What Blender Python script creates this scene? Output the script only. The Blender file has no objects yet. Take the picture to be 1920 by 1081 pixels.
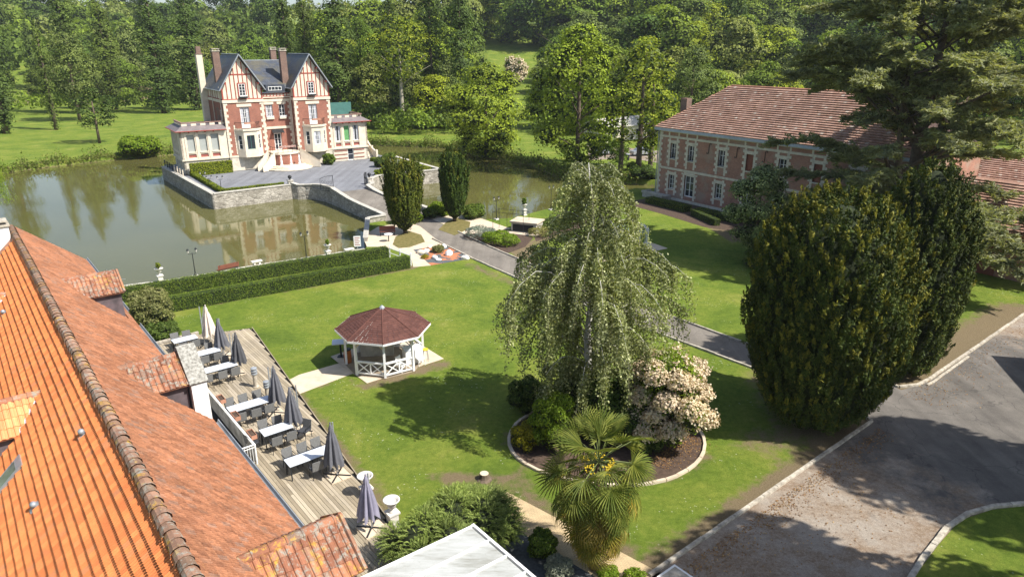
import bpy, bmesh, math, random
import numpy as np
from mathutils import Vector, Matrix, geometry
random.seed(7); rng = np.random.default_rng(11)
sc = bpy.context.scene
COL = sc.collection
# ---------------------------------------------------------------- camera, sky, sun, exposure
FPX, CAMH, PITCH = 1300.0, 18.0, math.atan((540-90)/1300.0)
cd = bpy.data.cameras.new('camera'); cam = bpy.data.objects.new('camera', cd); COL.objects.link(cam)
cd.sensor_width = 36.0; cd.lens = 36.0*FPX/1920.0; cd.clip_start = 0.3; cd.clip_end = 5000
cam.location = (0, 0, CAMH); cam.rotation_euler = (math.pi/2-PITCH, 0, 0)
sc.camera = cam
SUN_AZ, SUN_EL = math.radians(111.0), math.radians(50.0)
w = bpy.data.worlds.new('World'); sc.world = w; w.use_nodes = True
nt = w.node_tree; bg = nt.nodes['Background']
sky = nt.nodes.new('ShaderNodeTexSky'); sky.sky_type = 'NISHITA'; sky.sun_disc = False
sky.sun_elevation = SUN_EL; sky.sun_rotation = SUN_AZ; sky.air_density = 1.0; sky.dust_density = 1.5; sky.ozone_density = 1.0
nt.links.new(sky.outputs[0], bg.inputs[0]); bg.inputs[1].default_value = 0.10
sd = bpy.data.lights.new('sun', 'SUN'); so = bpy.data.objects.new('sun', sd); COL.objects.link(so)
sd.energy = 4.9; sd.angle = math.radians(0.55); sd.color = (1.0, 0.95, 0.87)
sdir = Vector((math.sin(SUN_AZ)*math.cos(SUN_EL), math.cos(SUN_AZ)*math.cos(SUN_EL), math.sin(SUN_EL)))
so.rotation_euler = sdir.to_track_quat('Z', 'Y').to_euler(); so.location = (60, -20, 60)
sc.view_settings.view_transform = 'Standard'; sc.view_settings.look = 'None'
sc.view_settings.exposure = 0.78; sc.view_settings.gamma = 1.0; sc.view_settings.use_curve_mapping = False
try:
    sc.cycles.max_bounces = 6; sc.cycles.diffuse_bounces = 3; sc.cycles.transparent_max_bounces = 4
except Exception: pass

# ---------------------------------------------------------------- survey helpers (real world metres)
cp, sp_ = math.cos(PITCH), math.sin(PITCH)
def G(u, v, z=0.0):
    """ground point seen in the survey picture at (u,v) for a level z"""
    x = (u-960)/FPX; y = -(v-540)/FPX
    r = (x, cp+y*sp_, -sp_+y*cp); t = (z-CAMH)/r[2]
    return (r[0]*t, r[1]*t)
A1 = math.radians(55.8)                      # garden / chateau grid
E1 = (math.sin(A1), math.cos(A1)); E2 = (-math.cos(A1), math.sin(A1))
def L2(s, t): return (s*E1[0]+t*E2[0], s*E1[1]+t*E2[1])
def toL(x, y): return (x*E1[0]+y*E1[1], x*E2[0]+y*E2[1])
ROTL = math.pi/2-A1
AB = math.radians(-39.0)                     # restaurant building grid
B2 = (math.sin(AB), math.cos(AB)); B1 = (math.cos(AB), -math.sin(AB))
def BB(a, b): return (a*B1[0]+b*B2[0], a*B1[1]+b*B2[1])
def toB(x, y): return (x*B1[0]+y*B1[1], x*B2[0]+y*B2[1])
ROTB = math.atan2(B1[1], B1[0])
def hz(x, y, v):
    """height at (x,y) whose image row is v"""
    lo, hi = -5.0, 80.0
    for _ in range(40):
        m = (lo+hi)/2; dz = m-CAMH
        d = y*cp-dz*sp_; up = y*sp_+dz*cp
        if 540-FPX*up/d > v: lo = m
        else: hi = m
    return lo

# ---------------------------------------------------------------- object helpers
def props(o, label=None, cat=None, group=None, kind=None):
    if label: o['label'] = label
    if cat: o['category'] = cat
    if group: o['group'] = group
    if kind: o['kind'] = kind
    return o
def thing(name, label, cat, loc=(0, 0, 0), rz=0.0, group=None):
    o = bpy.data.objects.new(name, None); COL.objects.link(o)
    o.empty_display_size = 0.3
    if len(loc) == 2: loc = (loc[0], loc[1], 0)
    o.location = loc; o.rotation_euler = (0, 0, rz)
    return props(o, label, cat, group)
def link(name, me, parent=None, loc=None, rz=None):
    o = bpy.data.objects.new(name, me); COL.objects.link(o)
    if parent: o.parent = parent
    if loc is not None: o.location = loc if len(loc) == 3 else (loc[0], loc[1], 0)
    if rz is not None: o.rotation_euler = (0, 0, rz)
    return o
KIDS = {}
def dup(o, loc=None, rz=None, label=None, scale=None, parent=None):
    c = o.copy(); COL.objects.link(c)
    if parent is not None: c.parent = parent
    if loc is not None: c.location = loc if len(loc) == 3 else (loc[0], loc[1], 0)
    if rz is not None: c.rotation_euler = (0, 0, rz)
    if scale is not None: c.scale = scale if hasattr(scale, '__len__') else (scale,)*3
    if label: c['label'] = label
    for ch in [k for k in KIDS.get(o.name, [])]:
        d = dup(ch, parent=c); 
        KIDS.setdefault(c.name, []).append(d)
    return c
def remember(o):
    """index children so copies are quick"""
    KIDS[o.name] = [x for x in bpy.data.objects if x.parent == o]
    for k in KIDS[o.name]: KIDS[k.name] = [x for x in bpy.data.objects if x.parent == k]
    return o

class MB:
    def __init__(s): s.v = []; s.f = []; s.m = []; s.cur = 0; s.T = None
    def add(s, vs, fs):
        n = len(s.v)
        if s.T is not None: vs = [tuple(s.T @ Vector(p)) for p in vs]
        s.v += [tuple(p) for p in vs]
        s.f += [tuple(n+i for i in f) for f in fs]; s.m += [s.cur]*len(fs)
        return s
    def box(s, x0, x1, y0, y1, z0, z1):
        if x0 > x1: x0, x1 = x1, x0
        if y0 > y1: y0, y1 = y1, y0
        return s.add([(x0,y0,z0),(x1,y0,z0),(x1,y1,z0),(x0,y1,z0),(x0,y0,z1),(x1,y0,z1),(x1,y1,z1),(x0,y1,z1)],
                     [(0,3,2,1),(4,5,6,7),(0,1,5,4),(1,2,6,5),(2,3,7,6),(3,0,4,7)])
    def cbox(s, c, d, rz=0, ry=0, rx=0):
        M = Matrix.Translation(c) @ Matrix.Rotation(rz,4,'Z') @ Matrix.Rotation(ry,4,'Y') @ Matrix.Rotation(rx,4,'X')
        h = [q/2 for q in d]
        vs = [M @ Vector((a*h[0], b*h[1], e*h[2])) for e in (-1,1) for a,b in ((-1,-1),(1,-1),(1,1),(-1,1))]
        return s.add(vs, [(0,3,2,1),(4,5,6,7),(0,1,5,4),(1,2,6,5),(2,3,7,6),(3,0,4,7)])
    def tube(s, pts, rad, n=8, cap=True):
        pts = [Vector(p) for p in pts]
        if not hasattr(rad, '__len__'): rad = [rad]*len(pts)
        rings = []; a = None
        for i, p in enumerate(pts):
            d = (pts[min(i+1, len(pts)-1)]-pts[max(i-1, 0)])
            if d.length < 1e-6: d = Vector((0,0,1))
            d.normalize()
            if a is None:
                a = d.cross(Vector((0,1,0)) if abs(d.y) < .9 else Vector((1,0,0))).normalized()
            a = (a-d*a.dot(d)).normalized(); b = d.cross(a)
            rings.append([p+(a*math.cos(2*math.pi*k/n)+b*math.sin(2*math.pi*k/n))*rad[i] for k in range(n)])
        vs = [q for r in rings for q in r]; fs = []
        for i in range(len(rings)-1):
            for k in range(n):
                fs.append((i*n+k, i*n+(k+1)%n, (i+1)*n+(k+1)%n, (i+1)*n+k))
        if cap: fs.append(tuple(range(n))[::-1]); fs.append(tuple((len(rings)-1)*n+k for k in range(n)))
        return s.add(vs, fs)
    def lathe(s, prof, n=12, o=(0,0,0), sq=False):
        vs = []; fs = []
        for r, z in prof:
            for k in range(n):
                a = 2*math.pi*(k+.5)/n
                vs.append((o[0]+r*math.cos(a), o[1]+r*math.sin(a), o[2]+z))
        for i in range(len(prof)-1):
            for k in range(n): fs.append((i*n+k, i*n+(k+1)%n, (i+1)*n+(k+1)%n, (i+1)*n+k))
        fs.append(tuple(range(n))[::-1]); fs.append(tuple((len(prof)-1)*n+k for k in range(n)))
        return s.add(vs, fs)
    def prism(s, poly, z0, z1):
        """poly xy counter-clockwise"""
        ar = sum(poly[i][0]*poly[(i+1)%len(poly)][1]-poly[(i+1)%len(poly)][0]*poly[i][1] for i in range(len(poly)))
        if ar < 0: poly = poly[::-1]
        n = len(poly)
        vs = [(p[0],p[1],z0) for p in poly]+[(p[0],p[1],z1) for p in poly]
        tri = geometry.tessellate_polygon([[Vector((p[0],p[1],0)) for p in poly]])
        fs = []
        for t in tri:
            a,b,c = t
            cr = (poly[b][0]-poly[a][0])*(poly[c][1]-poly[a][1])-(poly[b][1]-poly[a][1])*(poly[c][0]-poly[a][0])
            if cr < 0: t = (a,c,b)
            fs.append(tuple(n+i for i in t)); fs.append(tuple(t)[::-1])
        for i in range(n): fs.append((i,(i+1)%n,n+(i+1)%n,n+i))
        return s.add(vs, fs)
    def slab(s, poly3, n, th):
        """planar polygon of 3-D points thickened by th against normal n"""
        k = len(poly3); nv = Vector(n).normalized()
        vs = [Vector(p) for p in poly3]+[Vector(p)-nv*th for p in poly3]
        fs = [tuple(range(k)), tuple(range(k, 2*k))[::-1]]
        for i in range(k): fs.append((i, k+i, k+(i+1)%k, (i+1)%k))
        return s.add(vs, fs)
    def wall(s, p0, p1, z0, z1, holes=(), th=0.25, depth=0.18):
        """upright wall seen from its right-hand side p0->p1 ... front faces -normal side; holes=(a0,a1,h0,h1)"""
        d = Vector((p1[0]-p0[0], p1[1]-p0[1], 0)); Ln = d.length; d.normalize()
        nin = Vector((-d.y, d.x, 0))           # pointing inwards (left of travel)
        xs = sorted(set([0, Ln]+[h[0] for h in holes]+[h[1] for h in holes]))
        zs = sorted(set([z0, z1]+[h[2] for h in holes]+[h[3] for h in holes]))
        def P(a, z, k=0): 
            q = Vector((p0[0], p0[1], 0))+d*a+nin*k; return (q.x, q.y, z)
        for i in range(len(xs)-1):
            for j in range(len(zs)-1):
                cx, cz = (xs[i]+xs[i+1])/2, (zs[j]+zs[j+1])/2
                if any(h[0] < cx < h[1] and h[2] < cz < h[3] for h in holes): continue
                s.add([P(xs[i],zs[j]),P(xs[i+1],zs[j]),P(xs[i+1],zs[j+1]),P(xs[i],zs[j+1])], [(0,1,2,3)])
        for h in holes:
            a0,a1,b0,b1 = h
            s.add([P(a0,b0),P(a1,b0),P(a1,b1),P(a0,b1),P(a0,b0,depth),P(a1,b0,depth),P(a1,b1,depth),P(a0,b1,depth)],
                  [(0,4,5,1),(1,5,6,2),(2,6,7,3),(3,7,4,0)])
        s.add([P(0,z0,th),P(Ln,z0,th),P(Ln,z1,th),P(0,z1,th),P(0,z0),P(Ln,z0),P(Ln,z1),P(0,z1)],
              [(1,0,3,2),(4,0,1,5),(7,6,2,3),(4,7,3,0),(5,1,2,6)])
        return s
    def mesh(s, name, mats, smooth=False):
        me = bpy.data.meshes.new(name); me.from_pydata(s.v, [], s.f)
        for m in (mats if isinstance(mats, (list, tuple)) else [mats]): me.materials.append(m)
        if isinstance(mats, (list, tuple)) and len(mats) > 1: me.polygons.foreach_set('material_index', s.m)
        if smooth: me.polygons.foreach_set('use_smooth', [True]*len(me.polygons))
        me.update(); return me
    def build(s, name, mats, parent=None, smooth=False, **k):
        return props(link(name, s.mesh(name, mats, smooth), parent), **k)

def fastmesh(name, V, F4, mats, mi=None, F3=None, smooth=False):
    """V (n,3), F4 (m,4) int arrays"""
    me = bpy.data.meshes.new(name)
    V = np.asarray(V, dtype=np.float32); F4 = np.asarray(F4, dtype=np.int32)
    k = F4.shape[1]
    me.vertices.add(len(V)); me.vertices.foreach_set('co', V.ravel())
    me.loops.add(F4.size); me.loops.foreach_set('vertex_index', F4.ravel())
    me.polygons.add(len(F4)); me.polygons.foreach_set('loop_start', np.arange(0, F4.size, k, dtype=np.int32))
    for m in (mats if isinstance(mats, (list, tuple)) else [mats]): me.materials.append(m)
    if mi is not None: me.polygons.foreach_set('material_index', np.asarray(mi, dtype=np.int32))
    me.polygons.foreach_set('use_smooth', np.full(len(F4), bool(smooth)))
    me.update(calc_edges=True); return me

# ---------------------------------------------------------------- materials
def newmat(name):
    m = bpy.data.materials.new(name); m.use_nodes = True
    n = m.node_tree; n.nodes.clear()
    out = n.nodes.new('ShaderNodeOutputMaterial')
    return m, n, out
def N(n, t, **k):
    x = n.nodes.new(t)
    for a, b in k.items(): setattr(x, a, b)
    return x
def noise(n, vec, scale, detail=4, rough=.6, dist=0):
    x = N(n, 'ShaderNodeTexNoise'); x.inputs['Scale'].default_value = scale
    x.inputs['Detail'].default_value = detail; x.inputs['Roughness'].default_value = rough
    x.inputs['Distortion'].default_value = dist
    if vec is not None: n.links.new(vec, x.inputs['Vector'])
    return x.outputs['Fac']
def ramp(n, fac, stops):
    r = N(n, 'ShaderNodeValToRGB'); n.links.new(fac, r.inputs[0])
    e = r.color_ramp.elements
    while len(e) < len(stops): e.new(.5)
    for i, (p, c) in enumerate(stops):
        e[i].position = p; e[i].color = (c[0], c[1], c[2], 1) if hasattr(c, '__len__') else (c, c, c, 1)
    return r.outputs[0]
def mix(n, fac, a, b, mode='MIX'):
    x = N(n, 'ShaderNodeMix', data_type='RGBA', blend_type=mode)
    for sk, val in ((x.inputs[0], fac), (x.inputs[6], a), (x.inputs[7], b)):
        if hasattr(val, 'is_linked'): n.links.new(val, sk)
        elif hasattr(val, '__len__'): sk.default_value = (val[0], val[1], val[2], 1)
        else: sk.default_value = val
    return x.outputs[2]
def mth(n, op, a, b=None, c=None):
    x = N(n, 'ShaderNodeMath', operation=op)
    for i, val in enumerate((a, b, c)):
        if val is None: continue
        if hasattr(val, 'is_linked'): n.links.new(val, x.inputs[i])
        else: x.inputs[i].default_value = val
    return x.outputs[0]
def pos(n): return N(n, 'ShaderNodeNewGeometry').outputs['Position']
def objc(n): return N(n, 'ShaderNodeTexCoord').outputs['Object']
def island(n): return N(n, 'ShaderNodeNewGeometry').outputs['Random Per Island']
def bsdf(n, out, col, rough=.8, spec=.3, bump=None, bs=.3, bd=.05, metal=0, trans=None):
    p = N(n, 'ShaderNodeBsdfPrincipled')
    if hasattr(col, 'is_linked'): n.links.new(col, p.inputs['Base Color'])
    else: p.inputs['Base Color'].default_value = (col[0], col[1], col[2], 1)
    if hasattr(rough, 'is_linked'): n.links.new(rough, p.inputs['Roughness'])
    else: p.inputs['Roughness'].default_value = rough
    p.inputs['Specular IOR Level'].default_value = spec; p.inputs['Metallic'].default_value = metal
    if bump is not None:
        b = N(n, 'ShaderNodeBump'); b.inputs['Strength'].default_value = bs; b.inputs['Distance'].default_value = bd
        n.links.new(bump, b.inputs['Height']); n.links.new(b.outputs[0], p.inputs['Normal'])
    n.links.new(p.outputs[0], out.inputs[0]); return p
def sub(c, k): return tuple(min(1, x*k) for x in c)
def plain(name, c, rough=.7, var=.18, scale=3., spec=.3, metal=0, bs=.15, c2=None, isl=0):
    m, n, out = newmat(name); ps = pos(n)
    f = noise(n, ps, scale, 5)
    col = ramp(n, f, [(.3, sub(c, 1-var)), (.7, c2 if c2 else sub(c, 1+var))])
    if isl:
        r = island(n); col = mix(n, 1.0, col, ramp(n, r, [(0, (1-isl,)*3), (1, (1+isl,)*3)]), 'MULTIPLY')
    bsdf(n, out, col, rough, spec, noise(n, ps, scale*9, 3), bs, .02, metal); return m
def leafmat(name, c1, c2, c3=None, trans=.25, big=.35, bigs=.5, rough=.55, tint=None):
    """per leaf variation c1..c2 (c3 few), slow variation through the crown"""
    m, n, out = newmat(name); ps = pos(n)
    r = island(n)
    st = [(0, c1), (.75, c2)] + ([(1, c3)] if c3 else [])
    col = ramp(n, r, st)
    f = noise(n, ps, bigs, 2)
    col = mix(n, 1.0, col, ramp(n, f, [(.3, (1-big,)*3), (.7, (1+big*.8, 1+big*.8, 1-big*.1))]), 'MULTIPLY')
    d = N(n, 'ShaderNodeBsdfPrincipled'); d.inputs['Roughness'].default_value = rough; d.inputs['Specular IOR Level'].default_value = .12
    n.links.new(col, d.inputs['Base Color'])
    t = N(n, 'ShaderNodeBsdfTranslucent'); n.links.new(mix(n, 1.0, col, tint or (1.5, 1.5, .55), 'MULTIPLY'), t.inputs[0])
    x = N(n, 'ShaderNodeMixShader'); x.inputs[0].default_value = trans
    n.links.new(d.outputs[0], x.inputs[1]); n.links.new(t.outputs[0], x.inputs[2]); n.links.new(x.outputs[0], out.inputs[0])
    return m
M = {}
M['white'] = plain('white_paint', (.78,.78,.76), .5, .05)
M['cream'] = plain('cream_render', (.66,.58,.46), .85, .14, 1.2)
M['stone'] = plain('pale_stone', (.58,.53,.43), .9, .2, 2.5)
M['greystone'] = plain('grey_stone', (.42,.40,.35), .9, .25, 2.5)
M['timber'] = plain('red_timber', (.32,.075,.055), .7, .15)
M['slate'] = plain('slate', (.058,.066,.085), .5, .25, 1.5, isl=.12)
M['zinc'] = plain('zinc', (.30,.325,.35), .45, .2, 1.5, .4, .25)
M['glass'] = plain('window_glass', (.03,.035,.045), .08, .3, .8, .6)
M['curtain'] = plain('net_curtain', (.42,.43,.46), .8, .25, 3)
M['dark'] = plain('dark_opening', (.02,.02,.022), .7)
M['iron'] = plain('black_iron', (.02,.022,.024), .45, .2)
M['bark'] = plain('bark', (.12,.09,.065), .9, .35, 4)
M['palebark'] = plain('pale_bark', (.30,.27,.21), .9, .3, 4)
M['birchbark'] = plain('birch_bark', (.50,.48,.44), .8, .35, 3)
M['concrete'] = plain('kerb_concrete', (.34,.30,.24), .9, .3, 4, c2=(.56,.51,.42))
M['charcoal'] = plain('charcoal_fabric', (.045,.048,.055), .85, .15, 5)
M['greyfab'] = plain('grey_fabric', (.115,.118,.135), .85, .2, 2)
M['mauvefab'] = plain('mauve_grey_fabric', (.24,.23,.30), .85, .15, 2)
M['creamfab'] = plain('cream_fabric', (.62,.54,.47), .85, .1, 2)
M['alu'] = plain('aluminium', (.36,.38,.40), .4, .1, 2, .5, .5)
M['terracotta'] = plain('terracotta', (.40,.20,.13), .85, .15, 3)
M['brownwood'] = plain('brown_wood', (.20,.07,.045), .6, .2, 4)
M['green_metal'] = plain('green_metal', (.06,.16,.14), .6, .15, 2)
M['rustorange'] = plain('rust_orange_slats', (.38,.12,.035), .7, .2, 6)
M['paleblue'] = plain('blue_grey_cornice', (.38,.42,.47), .6, .12, 1)
M['brown_under'] = plain('tile_underlay', (.06,.035,.028), .9, .2)
M['stainedwall'] = plain('stained_white_wall', (.30,.29,.25), .9, .35, 1.2, c2=(.66,.65,.62))
M['skyglass'] = plain('skylight_glass', (.16,.18,.16), .12, .4, 2, .6)
M['charcoalfab'] = plain('dark_parasol_fabric', (.075,.077,.085), .85, .15, 3)
M['creamwood'] = plain('cream_bracket', (.62,.50,.32), .8, .1)
M['brownfloor'] = plain('gazebo_floor', (.26,.21,.15), .9, .2, 2)
M['pinkflower'] = plain('pink_flowers', (.55,.20,.22), .8, .4, 14, c2=(.6,.5,.4))
# ---------------------------------------------------------------- ground, pond, roads
WZ = -0.8
def pt(l, z=0.0): return [G(u, v, z) for u, v in l]
# pond outline, walked round at bank level
nearbank = [(-60, 33.0), (-43, 44.5), (-36.5,50.8), (-32.9, 54.0)] + pt([(228,536),(360,520),(480,498),(600,480),(684,467)]) \
    + pt([(692,455),(686,430),(690,415)]) + [G(724,402,0), G(748,396,0), G(800,392,0)] + pt([(850,398),(905,411),(960,408),(1050,385),(1100,372),(1190,352)]) \
    + [(22.5, 93), (23.5, 97.5)]
farbank = [(18.5, 101)] + pt([(1105,330),(1042,318),(1000,300),(900,284),(862,270),(760,266),(690,264)],0) + [(-33,151),(-52,142)] + pt([(300,283),(220,290),(130,299),(50,308),(0,315),(-40,320)]) + [(-112,118),(-140,90),(-120,60)]
POND = nearbank + farbank
def inpoly(x, y, poly):
    r = False; n = len(poly); j = n-1
    for i in range(n):
        xi, yi = poly[i]; xj, yj = poly[j]
        if (yi > y) != (yj > y) and x < (xj-xi)*(y-yi)/(yj-yi)+xi: r = not r
        j = i
    return r
def dline(x, y, a, b):
    ax, ay = a; bx, by = b; dx, dy = bx-ax, by-ay
    t = max(0, min(1, ((x-ax)*dx+(y-ay)*dy)/(dx*dx+dy*dy+1e-9)))
    return math.hypot(x-ax-t*dx, y-ay-t*dy)
def smooth(t): t = max(0, min(1, t)); return t*t*(3-2*t)
def terrain(x, y):
    d = math.hypot(x, y)
    if d < 150: return 0.0
    az = math.degrees(math.atan2(x, y))
    st = np.interp(az, [-60, -25, -14, -3, 10, 40, 70], [300, 300, 260, 165, 160, 170, 150])
    return 34*smooth((d-st)/330.0) + 70*smooth((d-600)/1500) + 1.0*math.sin(x*.05)*math.sin(y*.04)*smooth((d-st)/80)
pts = []
for p in POND: pts.append(p)
nP = len(POND)
X0, X1, Y0, Y1, ST = -40, 70, 2, 84, 0.9
for i in range(int((X1-X0)/ST)):
    for j in range(int((Y1-Y0)/ST)):
        x = X0+(i+.5*(j % 2))*ST; y = Y0+j*ST
        if abs(math.degrees(math.atan2(x, y))) < 62 and not inpoly(x, y, POND): pts.append((x, y))
r = 90.0
while r < 4000:
    na = 90 if r < 400 else 60
    for k in range(na):
        a = math.radians(-180+360*k/na)+r
        x, y = r*math.sin(a), r*math.cos(a)
        if X0-2 < x < X1+2 and Y0-2 < y < Y1+2: continue
        if inpoly(x, y, POND): continue
        pts.append((x, y))
    r *= 1.10
for i in range(36):
    for j in range(40):
        x, y = -183+i*4.0, 150+j*4.0
        if -42 < math.degrees(math.atan2(x, y)) < -10 and not inpoly(x, y, POND): pts.append((x+.3*(j%3), y))
for k in range(24): pts.append((30*math.sin(k*.2618)-0, -20+14*math.cos(k*.2618)))
edges = [(i, (i+1) % nP) for i in range(nP)]
res = geometry.delaunay_2d_cdt([Vector(p) for p in pts], edges, [], 0, 1e-4)
vv = [(p.x, p.y, terrain(p.x, p.y)) for p in res[0]]
ff = []
for f in res[2]:
    cx = sum(vv[i][0] for i in f)/len(f); cy = sum(vv[i][1] for i in f)/len(f)
    if not inpoly(cx, cy, POND): ff.append(tuple(f))
# bank skirt
n0 = len(vv)
ar = sum(POND[i][0]*POND[(i+1)%nP][1]-POND[(i+1)%nP][0]*POND[i][1] for i in range(nP))
for i in range(nP):
    a = Vector(POND[i-1]); b = Vector(POND[(i+1)%nP]); d = (b-a).normalized(); nn = Vector((-d.y, d.x))*(1 if ar > 0 else -1)
    k = 0.05 if i < len(nearbank) else 1.2
    vv.append((POND[i][0]+nn.x*k, POND[i][1]+nn.y*k, -1.6))
me = bpy.data.meshes.new('lawn')
for i in range(nP):
    j = (i+1) % nP
    ff.append((i, j, n0+j, n0+i))
# the cdt keeps the first input vertices in order (outline first)
me.from_pydata(vv, [], ff); me.update()
# worn / dry attribute along kerbs, paths, deck
KERB1 = [G(1240,1078), G(1640,788)]
KERB2 = [G(1690,728), G(1925,588)]
worn_lines = [(KERB1[0], KERB1[1], .75, .95), (KERB2[0], KERB2[1], 1.6, 1.0), (G(970,925), G(1240,1070), .5, .7), (G(830,895), G(980,905), .5, .7),
    (G(310,580), G(770,500), .55, .9), (G(545,735), G(720,960), .45, .8), (G(1000,872), G(945,810), .35, .7), (G(1235,895), G(1310,850), .45, .8), (G(1420,830), G(1520,800), 1.0, .6),
    (G(540,740), G(660,700), .35, .6), (G(686,722), G(830,680), .5, .8), (G(1500,720), G(1560,800), 2.0, .9), (G(1700,730), G(1780,660), 1.8, .7),
    (G(975,455), G(985,490), .8, 1.0), (G(985,490), G(1040,530), .7, .8), (G(1000,455), G(1080,425), .6, .8), (G(1290,395), G(1380,450), .6, .9), (G(1750,900), G(1920,960), .5, .4),
    (G(600,590), G(612,590), .8, .3), (G(880,495), G(960,530), .5, .6), (G(100,188), G(375,184), 12, .8), (G(80,176), G(370,172), 12, .8)]
at = me.attributes.new('worn', 'FLOAT', 'POINT')
wv = np.zeros(len(vv), dtype=np.float32)
for i, (x, y, z) in enumerate(vv):
    m = 0
    if y < 320 and abs(x) < 230:
        for a, b, wd, st in worn_lines:
            if abs(x-a[0]) > 60 and wd < 10: continue
            d = dline(x, y, a, b)
            if d < wd*2.0: m = max(m, st*max(0, 1-d/(wd*2.0))**.7)
    if z < -1: m = 1.0
    wv[i] = m
at.data.foreach_set('value', wv)
m, n, out = newmat('lawn_grass'); ps = pos(n)
g1 = ramp(n, noise(n, ps, .22, 6, .72, .4), [(.28, (.074,.120,.018)), (.46, (.125,.178,.024)), (.58, (.170,.208,.034)), (.74, (.27,.262,.075))])
g2 = ramp(n, noise(n, ps, 3.2, 7, .82), [(.30, (.58,.64,.5)), (.5, (.98,1,.95)), (.66, (1.28,1.2,1.25))])
g = mix(n, 1.0, g1, g2, 'MULTIPLY')
g3 = ramp(n, noise(n, ps, 45, 4, .8), [(.32, (.50,.56,.5)), (.66, (1.4,1.34,1.3))])
g = mix(n, 1.0, g, g3, 'MULTIPLY')
# daisies
vor = N(n, 'ShaderNodeTexVoronoi'); vor.inputs['Scale'].default_value = 5.5; n.links.new(ps, vor.inputs['Vector'])
dz = mth(n, 'MULTIPLY', mth(n, 'LESS_THAN', vor.outputs['Distance'], .19), mth(n, 'GREATER_THAN', noise(n, ps, .38, 5, .8), .57))
g = mix(n, mth(n, 'MULTIPLY', dz, .42), g, (.62,.62,.48))
att = N(n, 'ShaderNodeAttribute'); att.attribute_name = 'worn'
wn = noise(n, ps, 1.6, 6, .75)
wf = mth(n, 'ADD', mth(n, 'MULTIPLY', att.outputs['Fac'], 1.15), mth(n, 'MULTIPLY', mth(n, 'SUBTRACT', wn, .55), 1.3))
wf = ramp(n, wf, [(.28, 0.), (.62, 1.)])
soilc = ramp(n, noise(n, ps, 14, 5, .8), [(.3, (.10,.068,.042)), (.7, (.27,.20,.13))])
# worn only where the attribute says so
wf = mth(n, 'MULTIPLY', wf, ramp(n, att.outputs['Fac'], [(.04, 0.), (.25, 1.)]))
g = mix(n, mth(n,'MULTIPLY',wf,.9), g, soilc)
bsdf(n, out, g, .9, .15, noise(n, ps, 38, 4, .8), .9, .06)
M['lawn'] = m; me.materials.append(m)
lawn = link('ground', me); props(lawn, kind='structure')

# water
m, n, out = newmat('pond_water'); ps = pos(n)
c = ramp(n, noise(n, ps, .05, 3), [(.3, (.082,.080,.024)), (.7, (.112,.106,.034))])
mp = N(n, 'ShaderNodeMapping'); mp.inputs['Scale'].default_value = (1, .45, 1); mp.inputs['Rotation'].default_value = (0, 0, .5); n.links.new(ps, mp.inputs['Vector'])
b1 = noise(n, mp.outputs[0], 2.2, 3, .5)
p = bsdf(n, out, c, .045, .5, b1, .10, .045); p.inputs['IOR'].default_value = 1.36
M['water'] = m
MB().add([(-160,20,WZ),(45,20,WZ),(45,175,WZ),(-160,175,WZ)], [(0,1,2,3)]).build('pond_water', m, kind='structure')

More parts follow.
